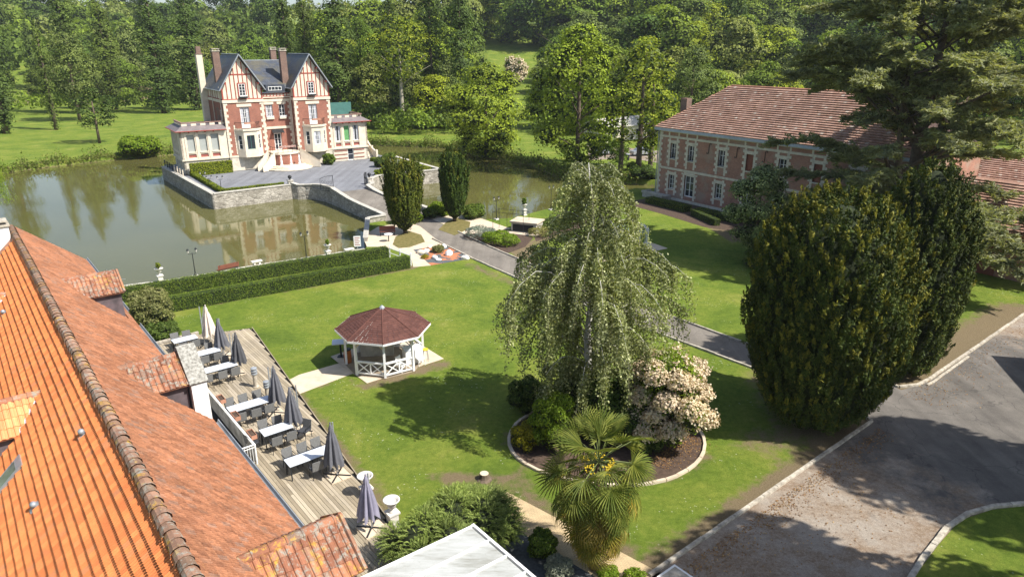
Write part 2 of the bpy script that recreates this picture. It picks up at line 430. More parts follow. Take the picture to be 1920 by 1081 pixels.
# road, parking, paths : thin sheets a few millimetres apart
def sheet(name, poly, z, mt, kind='structure'):
    mb = MB(); mb.prism(poly, z-.02, z); return mb.build(name, mt, kind=kind)
def asph(name, c1, c2, gravel=False):
    m, n, out = newmat(name); ps = pos(n)
    col = ramp(n, noise(n, ps, .5, 5, .65), [(.3, c1), (.7, c2)])
    fine = ramp(n, noise(n, ps, 30, 4, .8), [(.3, (.75,)*3), (.7, (1.22,)*3)])
    col = mix(n, 1.0, col, fine, 'MULTIPLY')
    # wheel polished streaks along the drive
    mp = N(n, 'ShaderNodeMapping'); mp.inputs['Rotation'].default_value = (0, 0, -ROTL); mp.inputs['Scale'].default_value = (1.1, .05, 1); n.links.new(ps, mp.inputs['Vector'])
    st = ramp(n, noise(n, mp.outputs[0], 1.2, 3, .5), [(.35, (.84,)*3), (.65, (1.16,)*3)])
    col = mix(n, .8, col, mix(n, 1.0, col, st, 'MULTIPLY'))
    # fine cracks and joints
    vo = N(n, 'ShaderNodeTexVoronoi', feature='DISTANCE_TO_EDGE'); vo.inputs['Scale'].default_value = .28
    wp = N(n, 'ShaderNodeTexNoise'); wp.inputs['Scale'].default_value = 1.3; n.links.new(ps, wp.inputs['Vector'])
    ad = N(n, 'ShaderNodeVectorMath', operation='ADD'); n.links.new(ps, ad.inputs[0]); n.links.new(wp.outputs['Color'], ad.inputs[1]); n.links.new(ad.outputs[0], vo.inputs['Vector'])
    ck = mth(n, 'MULTIPLY', mth(n, 'LESS_THAN', vo.outputs['Distance'], .006), .35)
    col = mix(n, ck, col, (.03,.03,.03))
    rgh = .9
    if gravel:
        # loose brown gravel drifted towards the kerbs and the far lot
        sp = N(n, 'ShaderNodeSeparateXYZ'); n.links.new(ps, sp.inputs[0])
        b1c = mth(n, 'ADD', mth(n, 'MULTIPLY', sp.outputs[0], B1[0]), mth(n, 'MULTIPLY', sp.outputs[1], B1[1]))
        f1 = mth(n, 'MULTIPLY', mth(n, 'SUBTRACT', 33.0, b1c), .17)          # west part
        f2 = mth(n, 'MULTIPLY', mth(n, 'SUBTRACT', b1c, 50.0), .25)
        f = mth(n, 'MAXIMUM', f1, f2)
        f = mth(n, 'ADD', f, mth(n, 'MULTIPLY', mth(n, 'SUBTRACT', noise(n, ps, .5, 6, .75), .5), 3.0))
        f = ramp(n, f, [(.2, 0.), (.75, 1.)])
        gr = ramp(n, noise(n, ps, 5, 6, .85), [(.3, (.12,.082,.055)), (.45, (.20,.145,.10)), (.62, (.28,.225,.17)), (.8, (.42,.375,.30))])
        gr = mix(n, ramp(n, noise(n, ps, .55, 5, .7), [(.42, 0.), (.6, .75)]), gr, mix(n, .6, gr, (.36,.34,.30)))
        gr = mix(n, 1.0, gr, ramp(n, noise(n, ps, 26, 4, .9), [(.3, (.62,)*3), (.68, (1.3,)*3)]), 'MULTIPLY')
        col = mix(n, f, col, gr)
    bsdf(n, out, col, rgh, .2, noise(n, ps, 55, 3, .8), .6, .015); return m
M['road'] = asph('drive_asphalt', (.15,.133,.112), (.215,.193,.165))
M['park'] = asph('parking_asphalt', (.095,.087,.078), (.165,.150,.132), True)
M['yard'] = asph('yard_gravel', (.165,.17,.185), (.205,.212,.228))
M['path'] = plain('path_concrete', (.52,.43,.32), .9, .12, 1.5, c2=(.60,.51,.39))
M['drylawn'] = plain('dry_grass', (.13,.125,.03), .95, .3, 3, c2=(.20,.16,.06))
M['soil'] = plain('bed_soil', (.075,.05,.036), .95, .4, 5)
M['mulch'] = plain('slate_mulch', (.075,.082,.085), .9, .4, 7)
# drive: from the bridge to the parking
RL = [(31.5, 69.5), (31.25, 60), (30.95, 52), (31.1, 42), (32.1, 31), (33.0, 22.7), (33.3, 17.0)]
RR = [(35.3, 69.5), (34.6, 61), (34.2, 54), (34.1, 46), (34.7, 36), (35.5, 25), (37.8, 19.5)]
drive = [L2(*p) for p in RL]+[L2(*p) for p in RR[::-1]]
sheet('drive', drive, .012, M['road'])
pk = [BB(16.4, 12.55), BB(33.8, 12.62), L2(33.4,17.5), L2(38.0,19.4), BB(38.7,13.3), BB(41,12.75), BB(57.5,12.8), BB(75,12.9), BB(75,-25), BB(16,-25)]
sheet('parking_area', pk, .008, M['park'])
# kerbs : concrete lengths as pieces of the setting
def kerb_run(name, line, w=.14, h=.12, seg=1.0, mt=None, n_obj=None, z=0):
    root = thing(name, None, None, (line[0][0], line[0][1], z)); root['kind'] = 'structure'
    shared = {}
    k = 0
    for a, b in zip(line[:-1], line[1:]):
        d = math.hypot(b[0]-a[0], b[1]-a[1]); nn = max(1, round(d/seg)); sl = d/nn
        key = round(sl, 2)
        if key not in shared:
            mb = MB(); mb.box(.008, sl-.008, -w/2, w/2, -.05, h-.015); mb.box(.012, sl-.012, -w/2+.012, w/2-.012, h-.015, h)
            shared[key] = mb.mesh('kerb_stone', mt or M['concrete'])
        ang = math.atan2(b[1]-a[1], b[0]-a[0])
        for i in range(nn):
            o = link('kerb_stone', shared[key], root)
            o.location = (a[0]+(b[0]-a[0])*i/nn-line[0][0]+random.uniform(-.01,.01), a[1]+(b[1]-a[1])*i/nn-line[0][1]+random.uniform(-.01,.01), random.uniform(-.012,.012))
            o.rotation_euler = (0, 0, ang+random.uniform(-.006,.006)); k += 1
    return root
kerb_run('kerb', [L2(s-.08, t) for s, t in RL[:-1]][1:]+[L2(33.2,19.0)], seg=1.4)
kerb_run('kerb', [L2(s+.08, t) for s, t in RR][1:], seg=1.4)
kerb_run('kerb', [BB(16.6, 12.63), BB(25,12.66), BB(33.9, 12.7), L2(33.2,17.2), L2(33.15,19.0)], seg=1.0, w=.16)
kerb_run('kerb', [L2(37.8,19.6), BB(38.9,13.5), BB(40,12.95), BB(41.2,12.85), BB(57.5,12.9), BB(70,12.9)], seg=1.0, w=.16)
kerb_run('kerb', [BB(40.4,12.62), BB(41,12.58), BB(46.5,12.64)], seg=1.0, w=.14, h=.07)
# grass island of the parking, bottom right
gi = [G(1700,1100), G(1760,1020), G(1800,975), G(1860,955), G(1925,948), G(2100,955), G(2200,1200), G(1700,1300)]
o = sheet('grass_island', gi, .03, M['lawn'])
kerb_run('kerb', [G(1700,1095), G(1735,1040), G(1775,990), G(1815,963), G(1865,950), G(1925,945), G(2050,948)], seg=.9, w=.2, h=.13)
# pavement of pale concrete : gazebo path and platform, garden forecourts, side path
sheet('gazebo_path', pt([(500,740),(535,715),(560,702),(650,676),(700,690),(660,700),(560,738),(548,752)]), .010, M['path'])
plat = pt([(620,668),(700,640),(780,640),(832,672),(688,718),(640,684)])
sheet('gazebo_platform', plat, .030, M['path'])
sheet('forecourt', pt([(688,462),(683,450),(690,436),(708,425),(735,420),(772,418),(788,424),(830,458),(840,462),(775,468),(808,497),(775,500),(770,478),(735,466),(705,462)]), .016, M['path'])
sheet('forecourt', pt([(795,404),(838,404),(860,402),(905,410),(948,425),(960,428),(935,432),(880,438),(872,440),(850,428)]), .017, M['path'])
m, n, out = newmat('path_pavers'); ps = pos(n)
mp = N(n, 'ShaderNodeMapping'); mp.inputs['Rotation'].default_value = (0,0,.62); n.links.new(ps, mp.inputs['Vector'])
bk = N(n, 'ShaderNodeTexBrick'); n.links.new(mp.outputs[0], bk.inputs['Vector']); bk.inputs['Scale'].default_value = 3.2; bk.inputs['Mortar Size'].default_value = .018
bk.inputs['Color1'].default_value = (.50,.38,.22,1); bk.inputs['Color2'].default_value = (.43,.33,.19,1); bk.inputs['Mortar'].default_value = (.28,.22,.15,1); bk.inputs['Bias'].default_value = -.2
col = mix(n, 1.0, bk.outputs[0], ramp(n, noise(n, ps, 2, 5), [(.3, (.85,)*3), (.7, (1.12,)*3)]), 'MULTIPLY')
bsdf(n, out, col, .9, .2, bk.outputs['Fac'], -.3, .02)
M['pavers'] = m
# side path: real pavers laid on a bed
pa, pb = Vector(G(968,930)), Vector(G(1242,1075)); pdir = (pb-pa).normalized(); pn = Vector((pdir.y, -pdir.x))
pl = (pb-pa).length
sidepath = [tuple(pa-pdir*.5), tuple(pb+pdir*.25), tuple(pb+pn*1.75-pdir*.9), tuple(pa+pn*1.55-pdir*.5)]
sheet('paver_path', sidepath, .008, M['pavers'])
sheet('planting_bed', pt([(968,960),(1010,975),(1050,1000),(1190,1085),(1230,1110),(1300,1250),(1000,1250),(960,1080),(900,1000)]), .004, M['mulch'])

for k, pl in enumerate(([(736,458),(742,443),(765,432),(790,440),(797,453),(768,463),(748,465)], [(822,430),(838,415),(858,408),(882,416),(880,428),(852,441)])):
    sheet('grass_patch', pt(pl), .024, M['drylawn'])

kerb_run('pond_edging', pt([(215,539),(300,528),(360,520),(480,498),(600,480),(684,467)]), w=.28, h=.10, seg=.75, mt=M['greystone'])
# ---------------------------------------------------------------- brick materials (object space: walls follow x or y)
def brickmat(name, c1, c2, mortar, sc_=1.0, bw=.22, bh=.075, ms=.012, patch=None):
    m, n, out = newmat(name); oc = objc(n)
    s = N(n, 'ShaderNodeSeparateXYZ'); n.links.new(oc, s.inputs[0])
    cx = N(n, 'ShaderNodeCombineXYZ'); n.links.new(mth(n, 'ADD', s.outputs[0], s.outputs[1]), cx.inputs[0]); n.links.new(s.outputs[2], cx.inputs[1])
    b = N(n, 'ShaderNodeTexBrick'); n.links.new(cx.outputs[0], b.inputs['Vector'])
    b.inputs['Scale'].default_value = 1.0*sc_; b.inputs['Brick Width'].default_value = bw; b.inputs['Row Height'].default_value = bh
    b.inputs['Mortar Size'].default_value = ms; b.inputs['Color1'].default_value = (*c1,1); b.inputs['Color2'].default_value = (*c2,1); b.inputs['Mortar'].default_value = (*mortar,1)
    v = ramp(n, noise(n, oc, .8, 5, .7), [(.3, (.78,.78,.8)), (.7, (1.2,1.18,1.15))])
    col = mix(n, 1.0, b.outputs[0], v, 'MULTIPLY')
    if patch: col = mix(n, ramp(n, noise(n, oc, .45, 4, .6), [(.5, 0.), (.62, .8)]), col, patch)
    bsdf(n, out, col, .9, .15, b.outputs['Fac'], -.3, .01); return m
M['brick'] = brickmat('red_brick', (.35,.135,.090), (.27,.105,.078), (.27,.17,.13), ms=.01)
M['brick2'] = brickmat('old_brown_brick', (.40,.185,.125), (.29,.135,.10), (.33,.235,.18), patch=(.33,.25,.195))
M['chimbrick'] = brickmat('chimney_brick', (.20,.11,.085), (.14,.08,.07), (.26,.21,.17))
def rubble(name, ca, cb, cm, scale=2.2, bump=1.0):
    m, n, out = newmat(name); oc = objc(n)
    mp = N(n, 'ShaderNodeMapping'); mp.inputs['Scale'].default_value = (1, 1, 1.9); n.links.new(oc, mp.inputs['Vector'])
    v = N(n, 'ShaderNodeTexVoronoi', feature='F1'); v.inputs['Scale'].default_value = scale; n.links.new(mp.outputs[0], v.inputs['Vector'])
    e = N(n, 'ShaderNodeTexVoronoi', feature='DISTANCE_TO_EDGE'); e.inputs['Scale'].default_value = scale; n.links.new(mp.outputs[0], e.inputs['Vector'])
    sp = N(n, 'ShaderNodeSeparateColor'); n.links.new(v.outputs['Color'], sp.inputs[0])
    c = ramp(n, sp.outputs[0], [(0, ca), (1, cb)])
    c = mix(n, 1.0, c, ramp(n, noise(n, oc, .7, 5, .7), [(.3, (.65,.65,.62)), (.7, (1.2,1.2,1.2))]), 'MULTIPLY')
    j = mth(n, 'LESS_THAN', e.outputs['Distance'], .045)
    c = mix(n, j, c, cm)
    bsdf(n, out, c, .95, .1, e.outputs['Distance'], .8, .06); return m
M['rubble'] = rubble('rubble_stone', (.30,.275,.235), (.47,.44,.385), (.22,.20,.17), 2.2)

# ---------------------------------------------------------------- window builder (in wall frame)
def window(parent, p0, d, z0, z1, wd, depth=.14, frame=None, bars=(1, 3), curtain=False, name='window', glassm=None, fw=.07):
    """p0 left bottom xy, d direction along the wall; opening wd wide. frame (with glazing bars) + pane set back by depth"""
    d = Vector((d[0], d[1])).normalized(); nin = Vector((-d.y, d.x))
    ang = math.atan2(d.y, d.x)
    root = MB(); T = Matrix.Translation((p0[0], p0[1], 0)) @ Matrix.Rotation(ang, 4, 'Z'); root.T = T
    f = fw
    root.box(0, f, depth-.05, depth, z0, z1); root.box(wd-f, wd, depth-.05, depth, z0, z1)
    root.box(f, wd-f, depth-.05, depth, z0, z0+f); root.box(f, wd-f, depth-.05, depth, z1-f, z1)
    nx, nz = bars
    for i in range(1, nx+1): x = wd*i/(nx+1); root.box(x-f*.4, x+f*.4, depth-.045, depth-.005, z0+f, z1-f)
    for i in range(1, nz+1):
        z = z0+(z1-z0)*i/(nz+1)
        for k in range(nx+1):
            root.box(wd*k/(nx+1)+f*.45, wd*(k+1)/(nx+1)-f*.45, depth-.04, depth-.01, z-.02, z+.02)
    o = root.build(name, frame or M['white'], parent)
    g = MB(); g.T = T; g.box(f*.5, wd-f*.5, depth+.003, depth+.02, z0+f*.5, z1-f*.5); g.build('pane', glassm or M['glass'], o)
    if curtain:
        c = MB(); c.T = T
        c.box(f, wd*.36, depth-.004, depth+.002, z0+f, z1-f-.03); c.box(wd*.64, wd-f, depth-.004, depth+.002, z0+f, z1-f-.03)
        c.build('curtain', M['curtain'], o)
    return o
def quoin(mb, x, y, z0, z1, side, face='y', h=.42, big=.55, small=.32, pr=.035):
    """alternating corner stones on the wall plane; face 'y': wall runs in x, front towards -y"""
    z = z0; k = 0
    while z < z1-.05:
        zz = min(z+h, z1); wv = big if k % 2 else small
        if face == 'y': mb.box(x, x+side*wv, y-pr, y+.02, z+.01, zz-.01)
        else: mb.box(x-pr, x+.02, y, y+side*wv, z+.01, zz-.01)
        z = zz; k += 1

# ================================================================ CHATEAU
C0 = L2(31.0, 108.0); YZ = 0.85
ch = thing('chateau', 'tall brick and half timbered chateau with twin gables on the pond island', 'house', (C0[0], C0[1], YZ), ROTL)
def cb(name, mb, mt, par=ch, **k): return mb.build(name, mt, par, **k)
TL, TR = (-7.6, -2.05), (2.6, 8.1)
# basement and brick walls
bw = MB()
win2 = {'L': (-5.44, -4.14), 'R': (4.69, 6.0)}
for (a, b), key in ((TL, 'L'), (TR, 'R')):
    wx = win2[key]
    bw.wall((a, 0), (b, 0), 2.1, 9.7, [(wx[0]-a, wx[1]-a, 6.05, 9.03)])
    bw.wall((a, 12), (a, 0), 2.1, 9.7, []); bw.wall((b, 0), (b, 12), 2.1, 9.7, []); bw.wall((b, 12), (a, 12), 2.1, 9.7, [])
bw.wall((-2.05, 1.6), (2.6, 1.6), 2.1, 10.1, [(.75, 1.78, 7.26, 9.1), (2.72, 3.6, 7.26, 9.1), (1.55, 2.65, 2.35, 4.9)])
cb('brick_wall', bw, M['brick'])
bs = MB()
for a, b in (TL, TR):
    gx = (a+1.9, a+4.7) if a < 0 else (a+1.4, a+4.2)
    bs.wall((a-.04, -.04), (b+.04, -.04), 0, 2.1, [(gx[0]-a+.04, gx[1]-a+.04, 0, 1.9)], depth=.3)
    bs.wall((a-.04, 12), (a-.04, -.04), 0, 2.1, []); bs.wall((b+.04, -.04), (b+.04, 12), 0, 2.1, [])
    g = MB(); g.box(gx[0], gx[1], .24, .28, 0.03, 1.88)
    for k in range(1, 4): g.box(gx[0]+.02, gx[1]-.02, .215, .24, k*.47-.01, k*.47+.01)
    cb('garage_door', g, M['white'])
bs.wall((-2.0, 1.56), (2.56, 1.56), 0, 2.1, [])
cb('basement_wall', bs, M['stone'])
# stone bands
sb = MB()
for a, b in (TL, TR):
    sb.box(a-.12, b+.12, -.13, 12.1, 9.7, 10.1)
    sb.box(a-.1, b+.1, -.1, 12.05, 1.95, 2.2)
sb.box(-1.93, 2.48, 1.48, 1.8, 10.1, 10.25); sb.box(-1.95, 2.5, 1.5, 1.75, 5.55, 5.9)
sb.box(-1.95, 2.5, 1.5, 1.75, 9.55, 9.9)
for wx in win2.values(): sb.box(wx[0]-.4, wx[1]+.4, -.06, .1, 9.1, 9.5)
sb.box(-1.55, -.1, 1.54, 1.7, 9.15, 9.5); sb.box(.4, 1.75, 1.54, 1.7, 9.15, 9.5)
for x0, x1 in ((-1.35, -.2), (.6, 1.62)): sb.box(x0, x1, 1.36, 1.62, 7.0, 7.24)
cb('stone_band', sb, M['cream'])
qn = MB()
for a, b in (TL, TR):
    quoin(qn, a-.05, 0, 2.2, 9.68, 1); quoin(qn, b+.05, 0, 2.2, 9.68, -1)
    quoin(qn, a, -.03, 2.2, 9.68, 1, 'x'); 
    qn.box(a+.55, a+.72, -.03, .02, 2.2, 5.5) if False else None
    z = 2.4
    while z < 6.4:          # second toothed column beside the bay
        qn.box(a+1.0, a+1.22+(.18 if int(z/.42) % 2 else 0), -.03, .02, z, z+.38)
        z += .42
quoin(qn, -2.02, 1.6, 2.2, 9.5, 1); quoin(qn, 2.57, 1.6, 2.2, 9.5, -1)
cb('corner_stones', qn, M['cream'], kind='stuff')
# half-timbered gables
gp = MB(); tm = MB()
PK = 16.3; SL = 1.53
for a, b in (TL, TR):
    c = (a+b)/2; hw = (b-a)/2; ez = PK-.35-hw*SL
    poly = [(a,0,10.1),(b,0,10.1),(b,0,ez),(c,0,PK-.35),(a,0,ez)]
    gp.slab(poly, (0,-1,0), .2)
    gp.box(a, a+.2, .2, 12, 10.1, ez); gp.box(b-.2, b, .2, 12, 10.1, ez); gp.slab([(x,12,z) for x,_,z in poly][::-1], (0,1,0), .2)
    # timber frame
    tm.box(a, b, -.055, -.005, 10.1, 10.24)
    zc = PK-.35-1.55*SL
    tm.box(c-1.5, c+1.5, -.055, -.005, zc-.06, zc+.1)
    n_ = 9
    for k in range(n_+1):
        x = a+.08+(b-a-.16)*k/n_
        top = PK-.5-abs(x-c)*SL
        if abs(x-c) < .55 : tm.box(x-.06, x+.06, -.054, -.004, 12.5, top); continue
        tm.box(x-.06, x+.06, -.054, -.004, 10.24, top)
    # timbers on the side walls
    for k in range(9):
        y = .1+k*1.45
        tm.box(a-.05, a-.004, y, y+.12, 10.24, ez)
    tm.box(a-.05, a-.003, -.05, 12, 10.1, 10.24); tm.box(a-.05, a-.003, -.05, 12, ez-.12, ez)
    tm.box(a-.05, a+.12, -.056, -.003, 10.24, ez)
    tm.box(b-.12, b+.05, -.056, -.003, 10.24, ez)
cb('plaster_gable', gp, M['cream']); cb('timber_frame', tm, M['timber'])
# frieze over the recess
fz = MB(); fz.box(-2.0, 2.55, 1.58, 1.8, 10.25, 10.75); cb('plaster_frieze', fz, M['cream'])
fz = MB(); fz.box(-2.0, 2.55, 1.5, 1.57, 10.25, 10.34); fz.box(-2.0, 2.55, 1.5, 1.57, 10.66, 10.75)
for k in range(10): fz.box(-1.95+k*.49, -1.85+k*.49, 1.505, 1.575, 10.34, 10.66)
cb('timber_frieze', fz, M['timber'])
# roofs
def gable_roof(a, b, y0, y1, pk, sl, ov, yo, hipback=2.4):
    c = (a+b)/2; hw = (b-a)/2+ov; ez = pk-hw*sl
    for sgn in (-1, 1):
        xe = c+sgn*hw
        pts_ = [(c,y0-yo,pk),(xe,y0-yo,ez),(xe,y1+.3,ez),(c,y1-hipback,pk)]
        if sgn > 0: pts_ = pts_[::-1]
        mb.slab(pts_, (sgn*sl,0,1), .1)
    mb.slab([(c,y1-hipback,pk),(c-hw,y1+.3,ez),(c+hw,y1+.3,ez)], (0,1,.6), .1)
mb = MB()
for a, b in (TL, TR): gable_roof(a, b, 0, 12, PK, SL, .42, .55)
# centre roof, ridge across between the towers
mb.slab([(-3.6,1.9,11.35),(4.0,1.9,11.35),(4.0,7.6,15.35),(-3.6,7.6,15.35)], (0,-1,1.4), .12)
mb.slab([(-3.6,7.6,15.35),(4.0,7.6,15.35),(4.0,12.4,11.9),(-3.6,12.4,11.9)], (0,1,1.4), .12)
mb.box(-2.0, 2.55, 1.35, 1.95, 10.78, 10.95)
m_, n_, o_ = newmat('slate_roof'); oc = objc(n_)
sp3 = N(n_, 'ShaderNodeSeparateXYZ'); n_.links.new(oc, sp3.inputs[0])
cx = N(n_, 'ShaderNodeCombineXYZ'); n_.links.new(mth(n_, 'ADD', sp3.outputs[0], sp3.outputs[1]), cx.inputs[0]); n_.links.new(sp3.outputs[2], cx.inputs[1])
b_ = N(n_, 'ShaderNodeTexBrick'); n_.links.new(cx.outputs[0], b_.inputs['Vector']); b_.inputs['Scale'].default_value = 1; b_.inputs['Brick Width'].default_value = .34; b_.inputs['Row Height'].default_value = .19; b_.inputs['Mortar Size'].default_value = .012
b_.inputs['Color1'].default_value = (.075,.088,.115,1); b_.inputs['Color2'].default_value = (.050,.058,.075,1); b_.inputs['Mortar'].default_value = (.02,.022,.028,1)
col_ = mix(n_, ramp(n_, noise(n_, oc, .55, 4, .6), [(.45, 0.), (.62, .75)]), b_.outputs[0], (.105,.095,.06))
col_ = mix(n_, 1.0, col_, ramp(n_, noise(n_, oc, 6, 4, .7), [(.3,(.8,)*3),(.7,(1.2,)*3)]), 'MULTIPLY')
bsdf(n_, o_, col_, .5, .4, b_.outputs['Fac'], -.3, .01); M['slateroof'] = m_
cb('roof', mb, M['slateroof'])
rg = MB()
for a, b in (TL, TR):
    c = (a+b)/2; hw = (b-a)/2+.42; ez = PK-hw*SL
    for sgn in (-1, 1): rg.tube([(c, -.58, PK+.02), (c+sgn*hw, -.58, ez+.02)], .09, 6)
    rg.tube([(c,-.5,PK+.03),(c,9.6,PK+.03)], .07, 6)
    for sgn in (-1, 1): rg.tube([(c+sgn*hw,-.5,ez-.02),(c+sgn*hw,12.2,ez-.02)], .08, 6)
rg.tube([(-3.4,7.6,15.38),(3.9,7.6,15.38)], .07, 6)
cb('zinc_edging', rg, M['zinc'])
# brackets under the verge
br = MB()
for a, b in (TL, TR):
    c = (a+b)/2
    for sgn in (-1, 1):
        for q in (1.0, 2.3): br.cbox((c+sgn*q, -.28, PK-.42-q*SL), (.12, .5, .22))
cb('verge_bracket', br, M['timber'])
# dormer strip in the centre roof
dm = MB(); dm.box(-.9, 1.9, 1.7, 3.0, 10.95, 11.95); cb('dormer', dm, M['slate'])
window(ch, (-.6, 1.66), (1, 0), 11.15, 11.72, 2.0, .02, bars=(3, 0), name='dormer_window')
# chimneys
for x, y, z0, z1, wx, wy, mt in ((-6.9, 4.2, 12.2, 16.7, .95, .95, 'chimbrick'), (2.55, 3.4, 11.2, 16.75, .95, .95, 'chimbrick'), (3.2, 10.5, 12.2, 16.9, .85, .85, 'chimbrick'), (-8.05, 10.2, 2.2, 16.3, .85, 1.1, 'cream')):
    c_ = MB(); c_.box(x-wx/2, x+wx/2, y-wy/2, y+wy/2, z0, z1); o = cb('chimney', c_, M[mt])
    k_ = MB(); k_.box(x-wx/2-.08, x+wx/2+.08, y-wy/2-.08, y+wy/2+.08, z1, z1+.14)
    if mt == 'cream': k_.box(x-wx/2+.1, x+wx/2-.1, y-.45, y+.45, z1+.14, z1+1.1); k_.build('chimney_cap', M['chimbrick'], o)
    else:
        for sx in (-1, 1): k_.box(x+sx*(wx/2-.08)-.07, x+sx*(wx/2-.08)+.07, y-wy/2, y+wy/2, z1+.14, z1+.32)
        k_.box(x-wx/2-.08, x+wx/2+.08, y-wy/2-.08, y+wy/2+.08, z1+.32, z1+.42); k_.build('chimney_cap', M['concrete'], o)
an = MB(); an.tube([(-7.2,10.0,13),(-7.15,10.0,18.4)], .03, 5); an.tube([(-7.9,10,17.9),(-6.2,10,17.9)], .02, 5); an.tube([(-7.6,10,17.4),(-6.5,10,17.4)], .02, 5); cb('antenna', an, M['iron'])
# windows
for key, (a, b) in (('L', TL), ('R', TR)):
    wx = win2[key]
    window(ch, (wx[0], 0), (1, 0), 6.05, 9.03, wx[1]-wx[0], .18, bars=(1, 3), curtain=True, fw=.09)
    c = (a+b)/2
    x3 = (wx[0]+wx[1])/2-.45
    fr = MB(); fr.box(x3-.14, x3, -.1, .0, 10.5, 12.45); fr.box(x3+.9, x3+1.04, -.1, 0, 10.5, 12.45); fr.box(x3, x3+.9, -.1, 0, 12.3, 12.45); fr.box(x3-.14, x3+1.04, -.2, 0, 10.4, 10.5); cb('window_surround', fr, M['timber'])
    window(ch, (x3, -.095), (1, 0), 10.6, 12.3, .9, .06, bars=(1, 3), fw=.08)
    fb = MB(); fb.box(x3-.15, x3+1.05, -.5, -.22, 10.32, 10.55); cb('window_box', fb, M['iron'])
    fb = MB()
    for k in range(9): fb.cbox((x3+.0+k*.11, -.36, 10.62), (.09, .16, .14+.05*(k % 3)))
    cb('flowers', fb, M['white'])
    # bay window with balcony on top
    bx0, bx1 = (-6.5, -2.75) if key == 'L' else (3.55, 7.2)
    pj = -1.05; cx0, cx1 = bx0+.95, bx1-.95
    outl = [(bx0, 0), (cx0, pj), (cx1, pj), (bx1, 0)]
    bay = MB()
    cw = cx1-cx0
    hl = [(cw*.2, cw*.8, 3.1, 5.1)]
    bay.wall(outl[1], outl[2], 2.1, 5.75, hl, depth=.12, th=.16)
    sl_ = math.hypot(.95, 1.05)
    bay.wall(outl[0], outl[1], 2.1, 5.75, [(sl_*.28, sl_*.72, 3.1, 5.1)], depth=.12, th=.16)
    bay.wall(outl[2], outl[3], 2.1, 5.75, [(sl_*.28, sl_*.72, 3.1, 5.1)], depth=.12, th=.16)
    bay.prism([(bx0-.1,.0),(cx0-.1,pj-.16),(cx1+.1,pj-.16),(bx1+.1,.0)], 5.75, 6.0)
    bay.prism([(bx0,.0),(cx0,pj-.03),(cx1,pj-.03),(bx1,.0)], 1.95, 2.1)
    bo = cb('bay_window', bay, M['cream'])
    window(bo, (cx0+cw*.2, pj), (1, 0), 3.1, 5.1, cw*.6, .11, frame=M['white'] if key == 'R' else M['green_metal'], bars=(1, 2 if key == 'R' else 0), curtain=key == 'R')
    dL = Vector((.95, pj)).normalized()
    window(bo, (bx0+dL.x*sl_*.28, dL.y*sl_*.28), dL, 3.1, 5.1, sl_*.44, .11, bars=(0, 2), fw=.06)
    dR = Vector((.95, -pj)).normalized()
    window(bo, (cx1+dR.x*sl_*.28, pj+dR.y*sl_*.28), dR, 3.1, 5.1, sl_*.44, .11, bars=(0, 2), fw=.06)
    # iron balcony rail
    rl = MB(); prl = [(bx0+.1,-.02),(cx0,pj-.05),(cx1,pj-.05),(bx1-.1,-.02)]
    for z in (6.1, 6.95): rl.tube([(x,y,z) for x,y in prl], .03, 5)
    for q in range(3):
        (x0,y0),(x1,y1) = prl[q], prl[q+1]; nb = 10 if q == 1 else 7
        for k in range(nb): t_ = k/nb; rl.tube([(x0+(x1-x0)*t_, y0+(y1-y0)*t_, 6.05), (x0+(x1-x0)*t_, y0+(y1-y0)*t_, 6.95)], .014, 4, cap=False)
    cb('balcony_rail', rl, M['iron'])
    bx_ = MB(); bx_.box(cx0+.2, cx1-.2, pj-.3, pj-.08, 6.75, 6.98); cb('balcony_planter', bx_, M['terracotta'])
    wp_ = MB(); wp_.box(wx[0]+.05, wx[1]-.05, .05, .09, 6.05, 6.75); cb('door_panel', wp_, M['white'])
window(ch, (-1.3, 1.6), (1, 0), 7.26, 9.1, 1.03, .18, bars=(1, 2), curtain=True)
window(ch, (.67, 1.6), (1, 0), 7.26, 9.1, .88, .18, bars=(1, 2))
for x0, x1 in ((-1.35,-.2),(.6,1.62)):
    fb = MB()
    for k in range(9): fb.cbox((x0+.1+k*.12, 1.42, 7.36), (.09, .16, .16+.06*(k % 3)))
    cb('flowers', fb, M['white'])
window(ch, (-.5, 1.6), (1, 0), 2.35, 4.9, 1.1, .16, bars=(1, 2), name='front_door', fw=.12)
aw = MB(); aw.slab([(-.8,.9,5.0),(.95,.9,5.0),(.95,1.55,5.45),(-.8,1.55,5.45)], (0,-.5,1), .04); aw.tube([(-.8,.9,5.0),(-.75,1.5,4.7)], .03, 5); aw.tube([(.95,.9,5.0),(.9,1.5,4.7)], .03, 5); cb('door_canopy', aw, M['iron'])
# side wall details (left tower)
sd_ = MB(); 
window(ch, (-7.62, 4.6), (0, -1), 6.4, 8.8, 1.2, .05, bars=(1, 1), frame=M['green_metal'])
window(ch, (-7.62, 2.6), (0, -1), 6.4, 8.6, .9, .05, bars=(1, 2))
dp = MB(); dp.tube([(-7.75, 1.0, 2.2), (-7.75, 1.0, 11.9)], .07, 6); dp.tube([(2.45, 1.2, 2.2), (2.45, 1.2, 10.8)], .07, 6); dp.tube([(-7.72, 6.2, 6.2), (-7.72, 6.2, 11.9)], .06, 6); cb('downpipe', dp, M['cream'])
